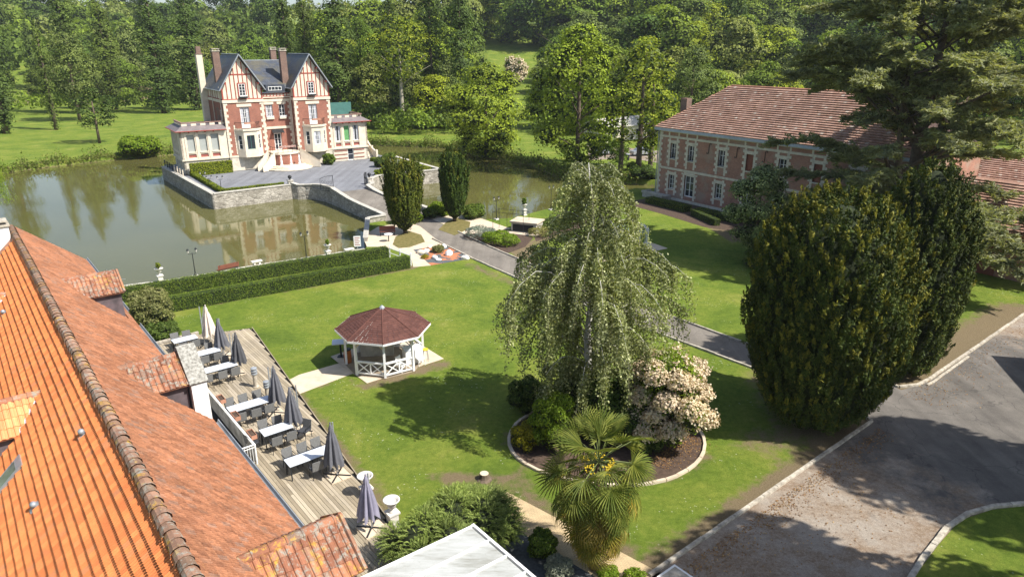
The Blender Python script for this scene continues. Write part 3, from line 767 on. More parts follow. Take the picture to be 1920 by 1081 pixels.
# wings
def wing(x0, x1, y0, y1, left):
    wl = MB()
    W_ = x1-x0
    nb = 3
    if left: cs = [(.85+i*1.62, 1.05) for i in range(3)]
    else: cs = [(.45+i*1.5, .95) for i in range(3)]
    hol = [(c, c+w_, 3.15, 5.55) for c, w_ in cs]
    # lattice recess under each window
    hol2 = [(c, c+w_, 2.35, 2.85) for c, w_ in cs]
    wl.wall((x0, y0), (x1, y0), 2.1, 6.1, hol+hol2, depth=.22)
    ys = [(.5+i*1.25, .75) for i in range(4)]
    hs = [(c, c+w_, 3.15, 5.55) for c, w_ in ys]+[(c, c+w_, 2.35, 2.8) for c, w_ in ys]
    if left: wl.wall((x0, y1), (x0, y0), 2.1, 6.1, hs, depth=.22); wl.wall((x1, y1), (x0, y1), 2.1, 6.1, [])
    else: wl.wall((x1, y0), (x1, y1), 2.1, 6.1, hs, depth=.22); wl.wall((x1, y1), (x0, y1), 2.1, 6.1, [])
    wl.box(x0-.1, x1+.1, y0-.12, y0+.05, 1.95, 2.15)
    if left: wl.box(x0-.12, x0+.05, y0+.06, y1, 1.95, 2.15)
    wo = cb('wing_wall', wl, M['cream'])
    for i, (c, w_) in enumerate(cs):
        if left:
            s_ = MB(); s_.box(x0+c+.02, x0+c+w_-.02, y0+.2, y0+.23, 3.15, 5.55); cb('roller_shutter', s_, M['grey_shutter'])
        else:
            window(ch, (x0+c, y0), (1, 0), 3.15, 5.55, w_, .2, bars=(0, 0), fw=.06, glassm=M['greenglass'] if i == 1 else M['glass'], curtain=i != 1)
        lt = MB(); lt.box(x0+c+.01, x0+c+w_-.01, y0+.12, y0+.16, 2.35, 2.85); cb('lattice_panel', lt, M['lattice'])
        si = MB(); si.box(x0+c-.06, x0+c+w_+.06, y0-.08, y0+.1, 3.03, 3.14); cb('window_sill', si, M['cream'])
    for c, w_ in ys:
        s_ = MB()
        if left: s_.box(x0+.2, x0+.23, y1-c-w_+.02, y1-c-.02, 3.15, 5.55)
        else: s_.box(x1-.23, x1-.2, y0+c+.02, y0+c+w_-.02, 3.15, 5.55)
        cb('roller_shutter', s_, M['grey_shutter'])
        s_ = MB()
        if left: s_.box(x0+.15, x0+.19, y1-c-w_+.02, y1-c-.02, 2.35, 2.8)
        else: s_.box(x1-.19, x1-.15, y0+c+.02, y0+c+w_-.02, 2.35, 2.8)
        cb('lattice_panel', s_, M['dark'])
    # pilasters
    pl_ = MB()
    for c in [cs[0][0]-.28]+[ (cs[i][0]+cs[i][1]+cs[i+1][0])/2-.14 for i in range(2)]+[cs[2][0]+cs[2][1]+.02]:
        pl_.box(x0+c, x0+c+.28, y0-.07, y0+.01, 2.15, 5.9)
    cb('pilaster', pl_, M['cream'])
    # skirt roof and terrace with rail
    rf = MB(); ov = .55; i_ = .55
    fx0, fx1 = (x0-ov, x1) if left else (x0, x1+ov)
    ix0, ix1 = (x0+i_, x1) if left else (x0, x1-i_)
    o4 = [(fx0,y0-ov,6.1),(fx1,y0-ov,6.1),(fx1,y1+ov,6.1),(fx0,y1+ov,6.1)]; i4 = [(ix0,y0+i_,6.75),(ix1,y0+i_,6.75),(ix1,y1-i_,6.75),(ix0,y1-i_,6.75)]
    rf.add(o4+i4, [(0,1,5,4),(1,2,6,5),(2,3,7,6),(3,0,4,7),(3,2,1,0),(4,5,6,7)])
    cb('skirt_roof', rf, M['lead'])
    ga = MB(); ga.tube([(fx0,y0-ov-.03,6.1),(fx1,y0-ov-.03,6.1)], .06, 6)
    if left: ga.tube([(fx0-.02,y0-ov,6.1),(fx0-.02,y1+ov,6.1)], .06, 6)
    else: ga.tube([(fx1+.02,y0-ov,6.1),(fx1+.02,y1+ov,6.1)], .06, 6)
    for k in range(5): ga.box(fx0+.6+k*1.1, fx0+.75+k*1.1, y0-.35, y0+.0, 5.85, 6.05)
    cb('gutter', ga, M['timber'])
    pr = MB(); x = ix0
    while x < ix1-.3: pr.box(x, x+.7, y0+i_, y0+i_+.18, 6.75, 7.1); x += 1.25
    y = y0+i_; xs_ = ix0 if left else ix1-.18
    while y < y1-i_-.3: pr.box(xs_, xs_+.18, y+.2, y+.8, 6.75, 7.1); y += 1.25
    cb('parapet_blocks', pr, M['cream'], kind='stuff')
    rr = MB(); rr.box(ix0-.05, ix1+.05, y0+i_-.04, y0+i_+.22, 7.1, 7.22); rr.box(xs_-.04, xs_+.22, y0+i_+.22, y1-i_, 7.1, 7.22)
    cb('parapet_rail', rr, M['palebrown'])
M['grey_shutter'] = plain('grey_roller_shutter', (.33,.35,.33), .6, .06)
M['greenglass'] = plain('green_curtained_glass', (.12,.30,.12), .4, .3, 6)
M['lattice'] = plain('red_lattice', (.30,.10,.08), .8, .35, 9)
M['lead'] = plain('mauve_slate_skirt', (.17,.145,.145), .6, .2, 1.5)
M['palebrown'] = plain('brown_rail', (.24,.145,.115), .7, .2, 2)
wing(-14.0, -7.7, .1, 7.2, True); wing(8.15, 14.0, .1, 7.2, False)
# wing basements
wbm = MB(); wbm.wall((-13.9, .16), (-7.7, .16), 0, 1.95, []); wbm.wall((-13.9, 7.1), (-13.9, .16), 0, 1.95, [(1+i*1.6, 1.9+i*1.6, .7, 1.6) for i in range(4)]); 
wbm.wall((8.15, .16), (13.9, .16), 0, 1.95, [(2.35, 3.35, 0.03, 1.93)], depth=.22); wbm.wall((13.9,.16),(13.9,7.1), 0, 1.95, [])
cb('wing_basement', wbm, M['stone'], kind='stuff')
bd = MB()
for z in (.35, .95, 1.55):
    for xa, xb in ((8.3, 10.45), (11.55, 13.3)): bd = MB(); bd.box(xa, xb, .115, .155, z, z+.16); cb('brick_course', bd, M['brick'])
window(ch, (10.5, .16), (1, 0), .03, 1.93, 1.0, .2, bars=(0, 1), name='basement_door', fw=.1)
# terrace screen of green cloth on the right wing
gs = MB(); gs.box(8.6, 13.6, 5.2, 5.24, 6.8, 8.75); gs.box(13.56, 13.6, 5.24, 6.4, 6.8, 8.6); cb('terrace_screen', gs, M['green_metal'])
# central landing with double stairs
ld = MB(); ld.prism([(-1.6,1.5),(-1.6,-1.2),(-1.0,-1.7),(0.3,-1.95),(1.6,-1.7),(2.2,-1.2),(2.2,1.5)], 0, 2.05); cb('landing', ld, M['brick'])
ld = MB(); ld.prism([(-1.75,1.5),(-1.75,-1.25),(-1.1,-1.8),(0.3,-2.1),(1.7,-1.8),(2.35,-1.25),(2.35,1.5)], 2.05, 2.32); cb('landing_slab', ld, M['cream'])
for sgn in (-1, 1):
    for k in range(8):
        s_ = MB(); x = .3+sgn*(2.15+.28*k); z = 2.05-.25*k
        s_.cbox((x, -1.0-.22*k, z/2), (.36, 1.35, z), rz=sgn*.35)
        cb('step', s_, M['stone'])
    w_ = MB(); w_.slab([(.3+sgn*1.9,-1.75,2.5),(.3+sgn*4.3,-3.5,.75),(.3+sgn*4.3,-3.5,0),(.3+sgn*1.9,-1.75,0)], (0,-1,0), .2); 
    w_.slab([(.3+sgn*2.4,-.2,2.7),(.3+sgn*4.7,-2.2,.75),(.3+sgn*4.7,-2.2,0),(.3+sgn*2.4,-.2,0)], (0,-1,0), .2); cb('stair_wall', w_, M['cream'])
for k, (r_, z) in enumerate(((3.4,.18),(2.95,.36),(2.5,.54))):
    s_ = MB(); s_.prism([(.3+r_*math.cos(a), -2.0+r_*.85*math.sin(a)) for a in [math.pi+math.pi*q/10 for q in range(11)]], z-.18, z); cb('front_step', s_, M['cream'])
rl = MB(); rl.tube([(-1.7,1.3,3.15),(-1.7,-1.2,3.15),(-1.1,-1.75,3.15),(.3,-2.0,3.15),(1.7,-1.75,3.15),(2.3,-1.2,3.15),(2.3,1.3,3.15)], .04, 5)
for x, y in ((-1.7,1.3),(-1.7,0),(-1.7,-1.2),(-1.1,-1.75),(-.4,-1.88),(.3,-2),(1.0,-1.88),(1.7,-1.75),(2.3,-1.2),(2.3,0)): rl.tube([(x,y,2.3),(x,y,3.15)], .025, 4)
cb('landing_rail', rl, M['iron'])
fb = MB()
for k in range(14): fb.cbox((-.9+k*.18, -2.0, 3.22), (.14, .2, .16+.07*(k % 3)))
cb('flowers', fb, M['pinkflower'] if 'pinkflower' in M else M['white'])
# white statues on the steps
for x, y in ((-1.0,-2.6),(.35,-2.9),(1.7,-2.6)):
    st = MB(); st.lathe([(.2,0),(.2,.25),(.13,.3),(.16,.6),(.11,.95),(.15,1.15),(.06,1.3),(.09,1.42),(.05,1.55)], 8)
    X = L2(31+x, 108+y); o = st.build('statue', M['white'], None); o.location = (X[0], X[1], YZ+.54)
    props(o, 'small white garden statue on the chateau steps, %s of three' % ('left' if x < 0 else 'middle' if x < 1 else 'right'), 'statue', 'statues on the chateau steps')
# side stair of the right wing
ss = MB(); 
for k in range(9): ss.box(14.05, 15.1, .6-.32*k+2.2, .92-.32*k+2.2, 0, 2.1-.22*k)
cb('side_stair', ss, M['stone'])
ss = MB(); ss.slab([(15.1,3.2,3.0),(15.1,.9,1.6),(15.1,.9,0),(15.1,3.2,0)][::-1], (1,0,0), .22); ss.slab([(15.1,.9,1.7),(15.1,-.9,1.2),(15.1,-.9,0),(15.1,.9,0)][::-1], (1,0,0), .22); ss.box(14.85,15.15,.75,1.05,0,2.0); ss.box(14.85,15.15,-1.1,-.8,0,1.5); cb('stair_wall', ss, M['cream'])
# ---------------------------------------------------------------- island platform, walls, bridge
ISL = [L2(17.0, 90.2), L2(26.9, 91.2)]
wtop = YZ+.25
def wallseg(mb, a, b, z0, z1a, z1b, th):
    d = Vector((b[0]-a[0], b[1]-a[1])).normalized(); nn = Vector((-d.y, d.x))*th/2
    mb.add([(a[0]-nn.x,a[1]-nn.y,z0),(b[0]-nn.x,b[1]-nn.y,z0),(b[0]+nn.x,b[1]+nn.y,z0),(a[0]+nn.x,a[1]+nn.y,z0),
            (a[0]-nn.x,a[1]-nn.y,z1a),(b[0]-nn.x,b[1]-nn.y,z1b),(b[0]+nn.x,b[1]+nn.y,z1b),(a[0]+nn.x,a[1]+nn.y,z1a)],
           [(0,3,2,1),(4,5,6,7),(0,1,5,4),(1,2,6,5),(2,3,7,6),(3,0,4,7)])
def stone_wall(name, label, line, tops, th=.5, cop=.1, cw=.16, z0=-1.4, mt=None, cm=None, group=None, stones=True, cat='wall'):
    """rubble wall: body, single coping stones, proud face stones"""
    org = line[0]
    root = thing(name, label, cat, (org[0], org[1], 0), 0, group)
    L_ = [(x-org[0], y-org[1]) for x, y in line]
    b = MB()
    for i in range(len(L_)-1):
        wallseg(b, L_[i], L_[i+1], z0, tops[i], tops[i+1], th)
        b.lathe([(th/2*1.0, z0), (th/2*1.0, tops[i]-.004)], 8, (L_[i][0], L_[i][1], 0))
    b.build('wall_body', mt or M['rubble'], root)
    st = MB()
    for i in range(len(L_)-1):
        a, c = Vector(L_[i]), Vector(L_[i+1]); Ln = (c-a).length; d = (c-a).normalized(); nn = Vector((-d.y, d.x)); ang = math.atan2(d.y, d.x)
        k = max(1, round(Ln/.9)); sl = Ln/k
        for q in range(k):
            zt = tops[i]+(tops[i+1]-tops[i])*(q+.5)/k; pc = a+d*sl*(q+.5)
            cpn = MB(); pit = math.atan2(tops[i+1]-tops[i], Ln)
            cpn.cbox((0,0,0), (sl-.015, th+cw, cop)); 
            o = cpn.build('coping_stone', cm or M['greystone'], root); o.location = (pc.x, pc.y, zt+cop/2+random.uniform(0,.015)); o.rotation_euler = (0, -pit, ang+random.uniform(-.01,.01))
        if stones:
            for sgn in (-1, 1):
                for _ in range(int(Ln*5)):
                    t_ = random.uniform(.1, Ln-.1); zt = tops[i]+(tops[i+1]-tops[i])*t_/Ln
                    zz = random.uniform(WZ, zt-.12); p_ = a+d*t_+nn*sgn*(th/2)
                    st.cbox((p_.x, p_.y, zz), (random.uniform(.18,.45), .07, random.uniform(.1,.22)), rz=ang)
    if stones: st.build('face_stones', mt or M['rubble'], root, kind='stuff')
    return root
# yard slab
yard = [L2(17.2,90.5), L2(26.9,91.3), L2(28.8,89.6), L2(30.2,85.6), L2(30.6,84.2), L2(34.5,84.2), L2(35.2,86), L2(37,90), L2(40,91.2), L2(48.7,91.1), L2(48.6,108), L2(47.5,126), L2(22,127), L2(15.5,116.5)]
sheet('island_ground', yard, YZ-.05, M['yard'])
isl = MB(); isl.prism(yard, -1.5, YZ-.075); isl.build('island_fill', M['rubble'], kind='structure')
P_ = [L2(15.4,116.3), L2(17.0,90.3), L2(26.9,91.1)]
stone_wall('retaining_wall', 'grey rubble stone retaining wall of the island, long front stretch left of the bridge', P_, [wtop]*3, th=.45)
arc = [L2(26.9,91.1), L2(27.5,90.3), L2(28.3,89.9), L2(29.2,89.2), L2(29.9,87.6), L2(30.1,84.6)]
stone_wall('curved_wall', 'curved rubble stone wall turning from the island corner to the iron gate', arc, [wtop+.25,wtop,wtop-.02,wtop+.05,wtop+.15,wtop+.25], th=.4)
bl = [L2(30.1,84.6), L2(30.2,82), L2(30.25,79.5), L2(30.3,76), L2(30.5,72.4), L2(30.6,70.2)]
stone_wall('bridge_wall', 'left parapet wall of the stone bridge, beside the open pond', bl, [1.3,1.02,.8,.72,.62,.55], th=.4)
br_ = [L2(34.8,84.6), L2(34.7,82), L2(34.9,79.5), L2(35.2,76), L2(36.0,72.4), L2(36.4,70.2)]
stone_wall('bridge_wall', 'right parapet wall of the stone bridge, behind the two columnar yews', br_, [1.2,.95,.75,.68,.6,.5], th=.4)
arc2 = [L2(34.8,84.6), L2(35.9,85.6), L2(36.4,87.2), L2(37.3,89.2), L2(38.8,90.6)]
stone_wall('curved_wall', 'curved rubble stone wall right of the iron gate on the island', arc2, [1.2,1.15,1.1,1.1,1.15], th=.4)
stone_wall('retaining_wall', 'grey rubble stone retaining wall of the island, stretch right of the bridge under the flower garden', [L2(38.8,90.8), L2(48.9,90.8), L2(48.8,108.5)], [wtop]*3, th=.45)
# bridge deck
bd = MB()
prof = [(84.3, YZ-.05), (82, YZ-.04), (79, .62), (75.5, .40), (72, .18), (69.4, .03)]
for (t0, z0), (t1, z1) in zip(prof[:-1], prof[1:]):
    a, b, c, d = L2(30.2,t0), L2(30.4,t1), L2(36.2 if t1 < 74 else 35.0,t1), L2(34.9 if t0 > 78 else 35.4,t0)
    bd.add([(*a,z0),(*b,z1),(*c,z1),(*d,z0),(*a,z0-.5),(*b,z1-.5),(*c,z1-.5),(*d,z0-.5)], [(0,1,2,3),(7,6,5,4),(0,4,5,1),(2,6,7,3)])
bd.build('bridge_deck', M['road'], kind='structure')
# bank wall by the hedge end (pond side) and gate furniture
stone_wall('garden_wall', 'low stone wall between the green shrub and the pond, left of the bridge foot', [L2(30.6,70.0), G(690,417), G(686,452)], [.55,.5,.35], th=.35, stones=False)
stone_wall('garden_wall', 'low stone wall beside the pond at the right foot of the bridge', [L2(36.4,70.2), G(795,392)], [.5,.35], th=.35, stones=False)
def iron_gate(loc, rz, wd, label):
    t = thing('iron_gate', label, 'gate', loc, rz, 'open gates of the bridge')
    f = MB(); f.tube([(0,0,0),(0,0,2.1)], .04, 6); f.tube([(wd,0,0.1),(wd,0,1.6)], .03, 6); f.tube([(0,0,.1),(wd,0,.1)], .025, 5); f.tube([(0,0,.75),(wd,0,.75)], .022, 5)
    f.tube([(wd*k/8, 0, 2.05-.45*(k/8)**2*1.0) for k in range(9)], .025, 5); f.build('gate_frame', M['iron'], t)
    b = MB()
    for k in range(1, 9): b.tube([(wd*k/9,0,.1),(wd*k/9,0,2.0-.45*(k/9)**2)], .012, 4, cap=False)
    b.build('bars', M['iron'], t)
    s = MB()
    for q in range(4):
        cx_ = wd*(.2+.2*q)
        for zc, r in ((.4,.2),(1.15,.24)):
            s.tube([(cx_+r*math.cos(a)*(1-a/9), 0, zc+r*math.sin(a)*(1-a/9)) for a in [k*.6 for k in range(14)]], .014, 4, cap=False)
    s.build('scrollwork', M['iron'], t)
iron_gate((*L2(30.25,84.7), YZ-.05), ROTL+2.35, 1.75, 'black wrought iron gate leaf standing open on the left side of the bridge head')
iron_gate((*L2(34.75,84.7), YZ-.05), ROTL+1.35, 1.75, 'black wrought iron gate leaf standing open on the right side of the bridge head')
def urn_post(loc, label):
    t = thing('finial_post', label, 'gate post', loc, ROTL)
    a = MB(); a.box(-.28,.28,-.28,.28,0,.75); a.box(-.36,.36,-.36,.36,.75,.86); a.build('post', M['greystone'], t)
    b = MB(); b.lathe([(.1,.86),(.06,.95),(.2,1.1),(.26,1.28),(.2,1.4),(.05,1.5)], 12); b.build('finial', M['iron'], t, smooth=True)
urn_post((*L2(26.8,91.2), YZ), 'stone post with a dark ball finial at the end of the island hedge')
urn_post((*L2(36.1,87.0), YZ), 'stone post with a dark ball finial beside the right iron gate')
# wooden rail at the back left corner of the island
t = thing('corner_railing', 'dark iron railing with pale posts at the far left corner of the island wall', 'railing', (*L2(15.8,113.5), wtop))
r_ = MB(); q0 = Vector(L2(15.8,113.5)); 
pts_ = [Vector(L2(15.7,116.2))-q0, Vector(L2(15.9,109.5))-q0, Vector(L2(16.2,104.8))-q0]
for z in (.35, .95): r_.tube([(p.x,p.y,z) for p in pts_], .03, 5)
r_.build('rail', M['iron'], t)
for k in range(8):
    a = pts_[0].lerp(pts_[2], k/7); po = MB(); po.cbox((a.x,a.y,.5), (.12,.12,1.05)); po.build('post', M['cream'] if k > 3 else M['iron'], t)
# ================================================================ STONE AND BRICK MANSION (right)
RBT = L2(65.0, 62.6); RZR = math.atan2(-E2[1], -E2[0])
rb = thing('mansion', 'long two storey brick mansion with stone dressings and hipped brown tile roof', 'house', (*RBT, 0), RZR)
BL, BWd = 31.5, 12.6
holes = []; ups = [1.86, 4.73, 9.32]+[13.2+4.15*k for k in range(5)]
for k, a in enumerate(ups): holes.append((a, a+.95, 5.1, 6.95))
lows = [1.9, 9.3]+[13.2+4.15*k for k in range(5)]
for a in lows: holes.append((a, a+.95, 1.35, 3.1))
holes.append((4.5, 6.0, .75, 3.35))
wl = MB(); wl.wall((0,0),(BL,0), 0, 8.3, holes, th=.4, depth=.28); wl.wall((0,BWd),(0,0),0,8.3,[]); wl.wall((BL,0),(BL,BWd),0,8.3,[]); wl.wall((BL,BWd),(0,BWd),0,8.3,[])
wl.build('brick_wall', M['brick2'], rb)
st = MB()
def toothed(x, z0, z1, side):
    z = z0; k = 0
    while z < z1-.05:
        w_ = .50 if k % 2 else .28
        st.box(x, x+side*w_, -.035, .03, z+.008, min(z+.33, z1)-.008); z += .33; k += 1
for a in ups:
    toothed(a, 4.1, 7.6, -1); toothed(a+.95, 4.1, 7.6, 1)
    st.box(a-.02, a+.97, -.04, .05, 6.96, 7.3); st.box(a-.1, a+1.05, -.09, .1, 4.98, 5.1)
    st.box(a-.42, a-.2, -.034, .02, 7.86, 8.25); st.box(a+1.15, a+1.37, -.034, .02, 7.86, 8.25)
for a in lows:
    toothed(a, .6, 3.6, -1); toothed(a+.95, .6, 3.6, 1)
    st.box(a-.02, a+.97, -.04, .05, 3.12, 3.45); st.box(a-.1, a+1.05, -.09, .1, 1.2, 1.35)
toothed(4.5, .4, 3.6, -1); toothed(6.0, .4, 3.6, 1); st.box(4.4, 6.1, -.06, .05, 3.36, 3.7)
toothed(0.0, .3, 8.2, 1); st.box(-.04, 0, -.03, .5, .3, 8.2)
st.box(-.05, BL, -.06, .02, 3.72, 3.98); st.box(-.05, BL, -.07, .02, 7.6, 7.85); st.box(-.05, BL, -.05, .02, .0, .32); st.box(0, BL, -.04, .02, 8.25, 8.4)
st.build('stone_dressing', M['stone'], rb, kind='stuff')
for k, a in enumerate(ups):
    if k in (3, 5): 
        s_ = MB(); s_.box(a, a+.95, .16, .2, 5.1, 6.95); s_.build('shutter', M['brownwood'], rb, label='closed red brown shutter'); continue
    window(rb, (a, 0), (1, 0), 5.1, 6.95, .95, .26, bars=(1, 2), glassm=M['glass'])
    if k < 3 or k == 6:
        g_ = MB()
        for z in (5.25, 5.75): g_.tube([(a,.05,z),(a+.95,.05,z)], .02, 4)
        for q in range(8): g_.tube([(a+.06+q*.12,.05,5.12),(a+.06+q*.12,.05,5.75)], .012, 4, cap=False)
        g_.build('window_guard', M['iron'], rb)
for a in lows: window(rb, (a, 0), (1, 0), 1.35, 3.1, .95, .26, bars=(1, 2))
window(rb, (4.5, 0), (1, 0), .75, 3.35, 1.5, .26, bars=(1, 2), name='double_door', fw=.12)
# cornice gutter, roof
gt = MB(); gt.box(-.55, BL, -.55, -.05, 8.4, 8.72); gt.box(-.55, -.05, -.05, BWd, 8.4, 8.72); gt.build('cornice_gutter', M['paleblue'] if 'paleblue' in M else M['zinc'], rb)
dp = MB(); dp.tube([(-.12,-.12,.3),(-.12,-.12,8.4)], .07, 6); dp.build('downpipe', M['zinc'], rb)
ic = MB()
for a in (7.9, 11.9, 15.6):
    ic.tube([(a, -.08, 6.4),(a+.02,-.08,7.4),(a+.2,-.08,7.6),(a+.32,-.08,7.4)], .035, 5); ic.tube([(a,-.08,6.4),(a-.2,-.08,6.3),(a-.25,-.08,6.5)], .03, 5)
ic.build('wall_tie', M['iron'], rb)
sp_m = MB()
for k in range(5): sp_m.box(.2, 3.4, -.3-.32*k-.32, -.3-.32*k, 0, .85-.17*k) if False else None
sp_m.box(-.9, 2.6, -1.6, -.05, 0, .55); sp_m.box(-1.0, 2.7, -1.7, -1.55, .55, .8); sp_m.box(-1.0, -.85, -1.55, -.1, .55, .8)
sp_m.build('terrace_block', M['greystone'], rb)
# tiled roof as courses of real stepped tiles, joined
RK = 13.7
hw_ = BWd/2+.5; e0 = 8.72; slope_ = (RK-e0)/hw_
tilem, n, out = newmat('brown_roof_tiles'); r_ = island(n); oc = objc(n)
c = ramp(n, r_, [(0, (.33,.20,.155)), (.5, (.40,.255,.20)), (.94, (.45,.30,.24)), (1, (.58,.50,.43))])
c = mix(n, 1.0, c, ramp(n, noise(n, oc, .35, 5, .7), [(.3,(.72,.70,.68)),(.7,(1.15,1.1,1.05))]), 'MULTIPLY')
c = mix(n, ramp(n, noise(n, oc, 1.6, 5, .8), [(.58,0.),(.66,.7)]), c, (.15,.10,.035))
bsdf(n, out, c, .85, .15); M['rooftile2'] = tilem
def quad_rows(name, O, U, Vv, nu, nv, clip, parent, mt, tw, th_, lift=.05, jit=.012, nrm=(0,0,1), gap=.01):
    """flat tiles with a raised lower edge on a plane: O origin at the eave, U along, V up the slope; clip(u,v)->bool"""
    U = np.array(U, float); Vv = np.array(Vv, float); nr = np.cross(U, Vv); nr /= np.linalg.norm(nr)
    if nr[2] < 0: nr = -nr
    O = np.array(O, float)
    vs = []; n_ = 0
    uu, vv_ = np.meshgrid(np.arange(nu), np.arange(nv))
    uu = uu.ravel().astype(float); vv_ = vv_.ravel().astype(float)
    uu = uu+.5*(vv_ % 2)
    keep = np.array([clip((a+.5)*tw, (b+.5)*th_) for a, b in zip(uu, vv_)])
    uu = uu[keep]; vv_ = vv_[keep]; k = len(uu)
    a0 = uu*tw+gap/2; a1 = uu*tw+tw-gap/2; b0 = vv_*th_; b1_ = vv_*th_+th_*1.12
    l = lift+rng.uniform(-jit, jit, k); z_ = np.zeros(k)+.004
    def pt3(a, b, h): return O+a[:,None]*U+b[:,None]*Vv+h[:,None]*nr
    V = np.stack([pt3(a0,b0,l), pt3(a1,b0,l), pt3(a1,b1_,z_), pt3(a0,b1_,z_), pt3(a0,b0,z_-.02), pt3(a1,b0,z_-.02)], 1).reshape(-1,3)
    b = np.arange(k)[:,None]*6
    F = np.concatenate([b+np.array([[0,1,2,3]]), b+np.array([[4,5,1,0]])])
    me = fastmesh(name, V, F, mt)
    return props(link(name, me, parent), kind='stuff')
sl3 = math.hypot(hw_, RK-e0)
# front slope
rf = MB()
A_, B_ = (-.5,-.5,e0), (BL,-.5,e0); C_, D_ = (BL-5.8, BWd/2, RK), (hw_-.5-1.1, BWd/2, RK)
hx = D_[0]
rf.slab([A_, B_, C_, D_], (0,-1,1.3), .15); rf.slab([(BL,BWd+.5,e0),(-.5,BWd+.5,e0),D_,C_], (0,1,1.3), .15)
rf.slab([(-.5,BWd+.5,e0),A_,D_], (-1,0,1.2), .15); rf.slab([B_,(BL,BWd+.5,e0),C_], (1,0,1.2), .15)
rf.build('roof', M['brown_under'] if 'brown_under' in M else M['terracotta'], rb)
quad_rows('roof_tiles', A_, (1,0,0), (0, hw_/sl3, (RK-e0)/sl3), 160, 24, lambda a,b: a < BL+.5-b*.8 and a > b*(hx+.5)/sl3-.1, rb, tilem, .34, .345, .14, .006)
le = math.hypot(hx+.5, RK-e0)
rt = MB()
rt.tube([D_, C_], .12, 6); rt.tube([A_, D_], .11, 6); rt.build('ridge_tiles', M['terracotta'], rb)
c_ = MB(); c_.box(.2, 1.2, 3.0, 3.9, 9.4, 12.1); c_.build('chimney', M['chimbrick'], rb)
c_ = MB(); c_.box(19.5, 20.6, 6.8, 7.8, 12.6, 14.9); c_.build('chimney', M['chimbrick'], rb)
# ---------------------------------------------------------------- stable block at the far right
sb_ = thing('stable_block', 'low brown brick outbuilding with a sagging tiled roof at the right edge behind the cedar', 'outbuilding', (*L2(64.3, 29.6), 0), RZR)
w_ = MB(); w_.wall((0,0),(26,0),0,3.9,[],th=.3); w_.wall((0,9),(0,0),0,3.9,[]); w_.wall((26,0),(26,9),0,3.9,[]); w_.slab([(0,9,3.9),(0,0,3.9),(0,4.5,7.0)][::-1], (-1,0,0), .2); w_.build('brick_wall', M['brick2'], sb_)
w_ = MB(); w_.slab([(-.4,-.5,3.8),(26.4,-.5,3.8),(26.4,4.5,7.2),(-.4,4.5,7.2)], (0,-1,1.3), .12); w_.slab([(26.4,9.5,3.8),(-.4,9.5,3.8),(-.4,4.5,7.2),(26.4,4.5,7.2)], (0,1,1.3), .12); w_.build('roof', M['terracotta'], sb_)
quad_rows('roof_tiles', (-.4,-.5,3.82), (1,0,0), (0, 5/math.hypot(5,3.4), 3.4/math.hypot(5,3.4)), 100, 18, lambda a,b: a < 26.6, sb_, tilem, .27, .33, .12, .006)
for x_ in (4, 12): w_ = MB(); w_.box(x_,x_+2.6,-.04,-.004,.0,2.9); w_.build('barn_door', M['brownwood'], sb_)
# taller coach house behind
hb = thing('coach_house', 'orange brick coach house glimpsed through the cedar branches at the right edge', 'outbuilding', (*L2(78, 36), 0), RZR)
w_ = MB(); w_.box(0, 14, 0, 8, 0, 5.0); w_.slab([(0,0,5),(0,8,5),(0,4,7.4)], (-1,0,0), .1); w_.build('brick_wall', M['brick'], hb)
w_ = MB(); w_.slab([(-.4,-.4,4.9),(14.4,-.4,4.9),(14.4,4,7.6),(-.4,4,7.6)], (0,-1,1.5), .12); w_.slab([(14.4,8.4,4.9),(-.4,8.4,4.9),(-.4,4,7.6),(14.4,4,7.6)], (0,1,1.5), .12); w_.build('roof', M['terracotta'], hb)
quad_rows('roof_tiles', (-.4,-.4,4.92), (1,0,0), (0, 4.4/math.hypot(4.4,2.7), 2.7/math.hypot(4.4,2.7)), 56, 16, lambda a,b: a < 14.7, hb, tilem, .27, .32, .12, .006)
# building beyond the frame whose roof shades the parking
X = G(1848, 672); 
off = thing('corner_house', 'plain rendered house just beyond the right edge whose eaves shade the parking', 'house', (X[0]+5.6, X[1]-1.9, 0), math.radians(-16))
w_ = MB(); w_.box(.0, 9, -7.4, 0, 0, 5.9); w_.build('wall', M['cream'], off)
w_ = MB(); w_.slab([(-.5,.5,5.9),(-.5,-7.9,5.9),(4.5,-7.9,8.6),(4.5,.5,8.6)], (-1,0,1.5), .12); w_.slab([(9.5,-7.9,5.9),(9.5,.5,5.9),(4.5,.5,8.6),(4.5,-7.9,8.6)], (1,0,1.5), .12); w_.build('roof', tilem, off)

# ================================================================ RESTAURANT ROOF (near left)
rs = thing('restaurant', 'long house with an orange ribbed tile roof and small dormers in the left foreground', 'house', (0, 0, 0), ROTB)
RZ, RB1, EZ, EB = 7.2, 2.28, 3.3, 6.33
KS = (RZ-EZ)/(EB-RB1); SLN = math.hypot(EB-RB1, RZ-EZ)
YN, YF, YH = 4.0, 54.0, 57.6
core = MB()
core.slab([(EB,YN,EZ),(EB,YH,EZ),(RB1,YF,RZ),(RB1,YN,RZ)], (KS,0,1), .12)
LB = RB1-6.2; LZ = RZ-6.2*KS*.9
core.slab([(RB1,YN,RZ),(RB1,YF,RZ),(LB,YF+1,RZ-6.2*KS),(LB,YN,RZ-6.2*KS)], (-KS,0,1), .12)
core.slab([(EB,YH,EZ),(RB1-4,YH,EZ),(RB1,YF,RZ)], (0,1,1), .12)
core.build('roof', M['terracotta'], rs)
wl = MB(); wl.box(RB1-3.9, EB-.45, YN, YH-.6, 0, EZ-.1); wl.build('wall', M['white'], rs)
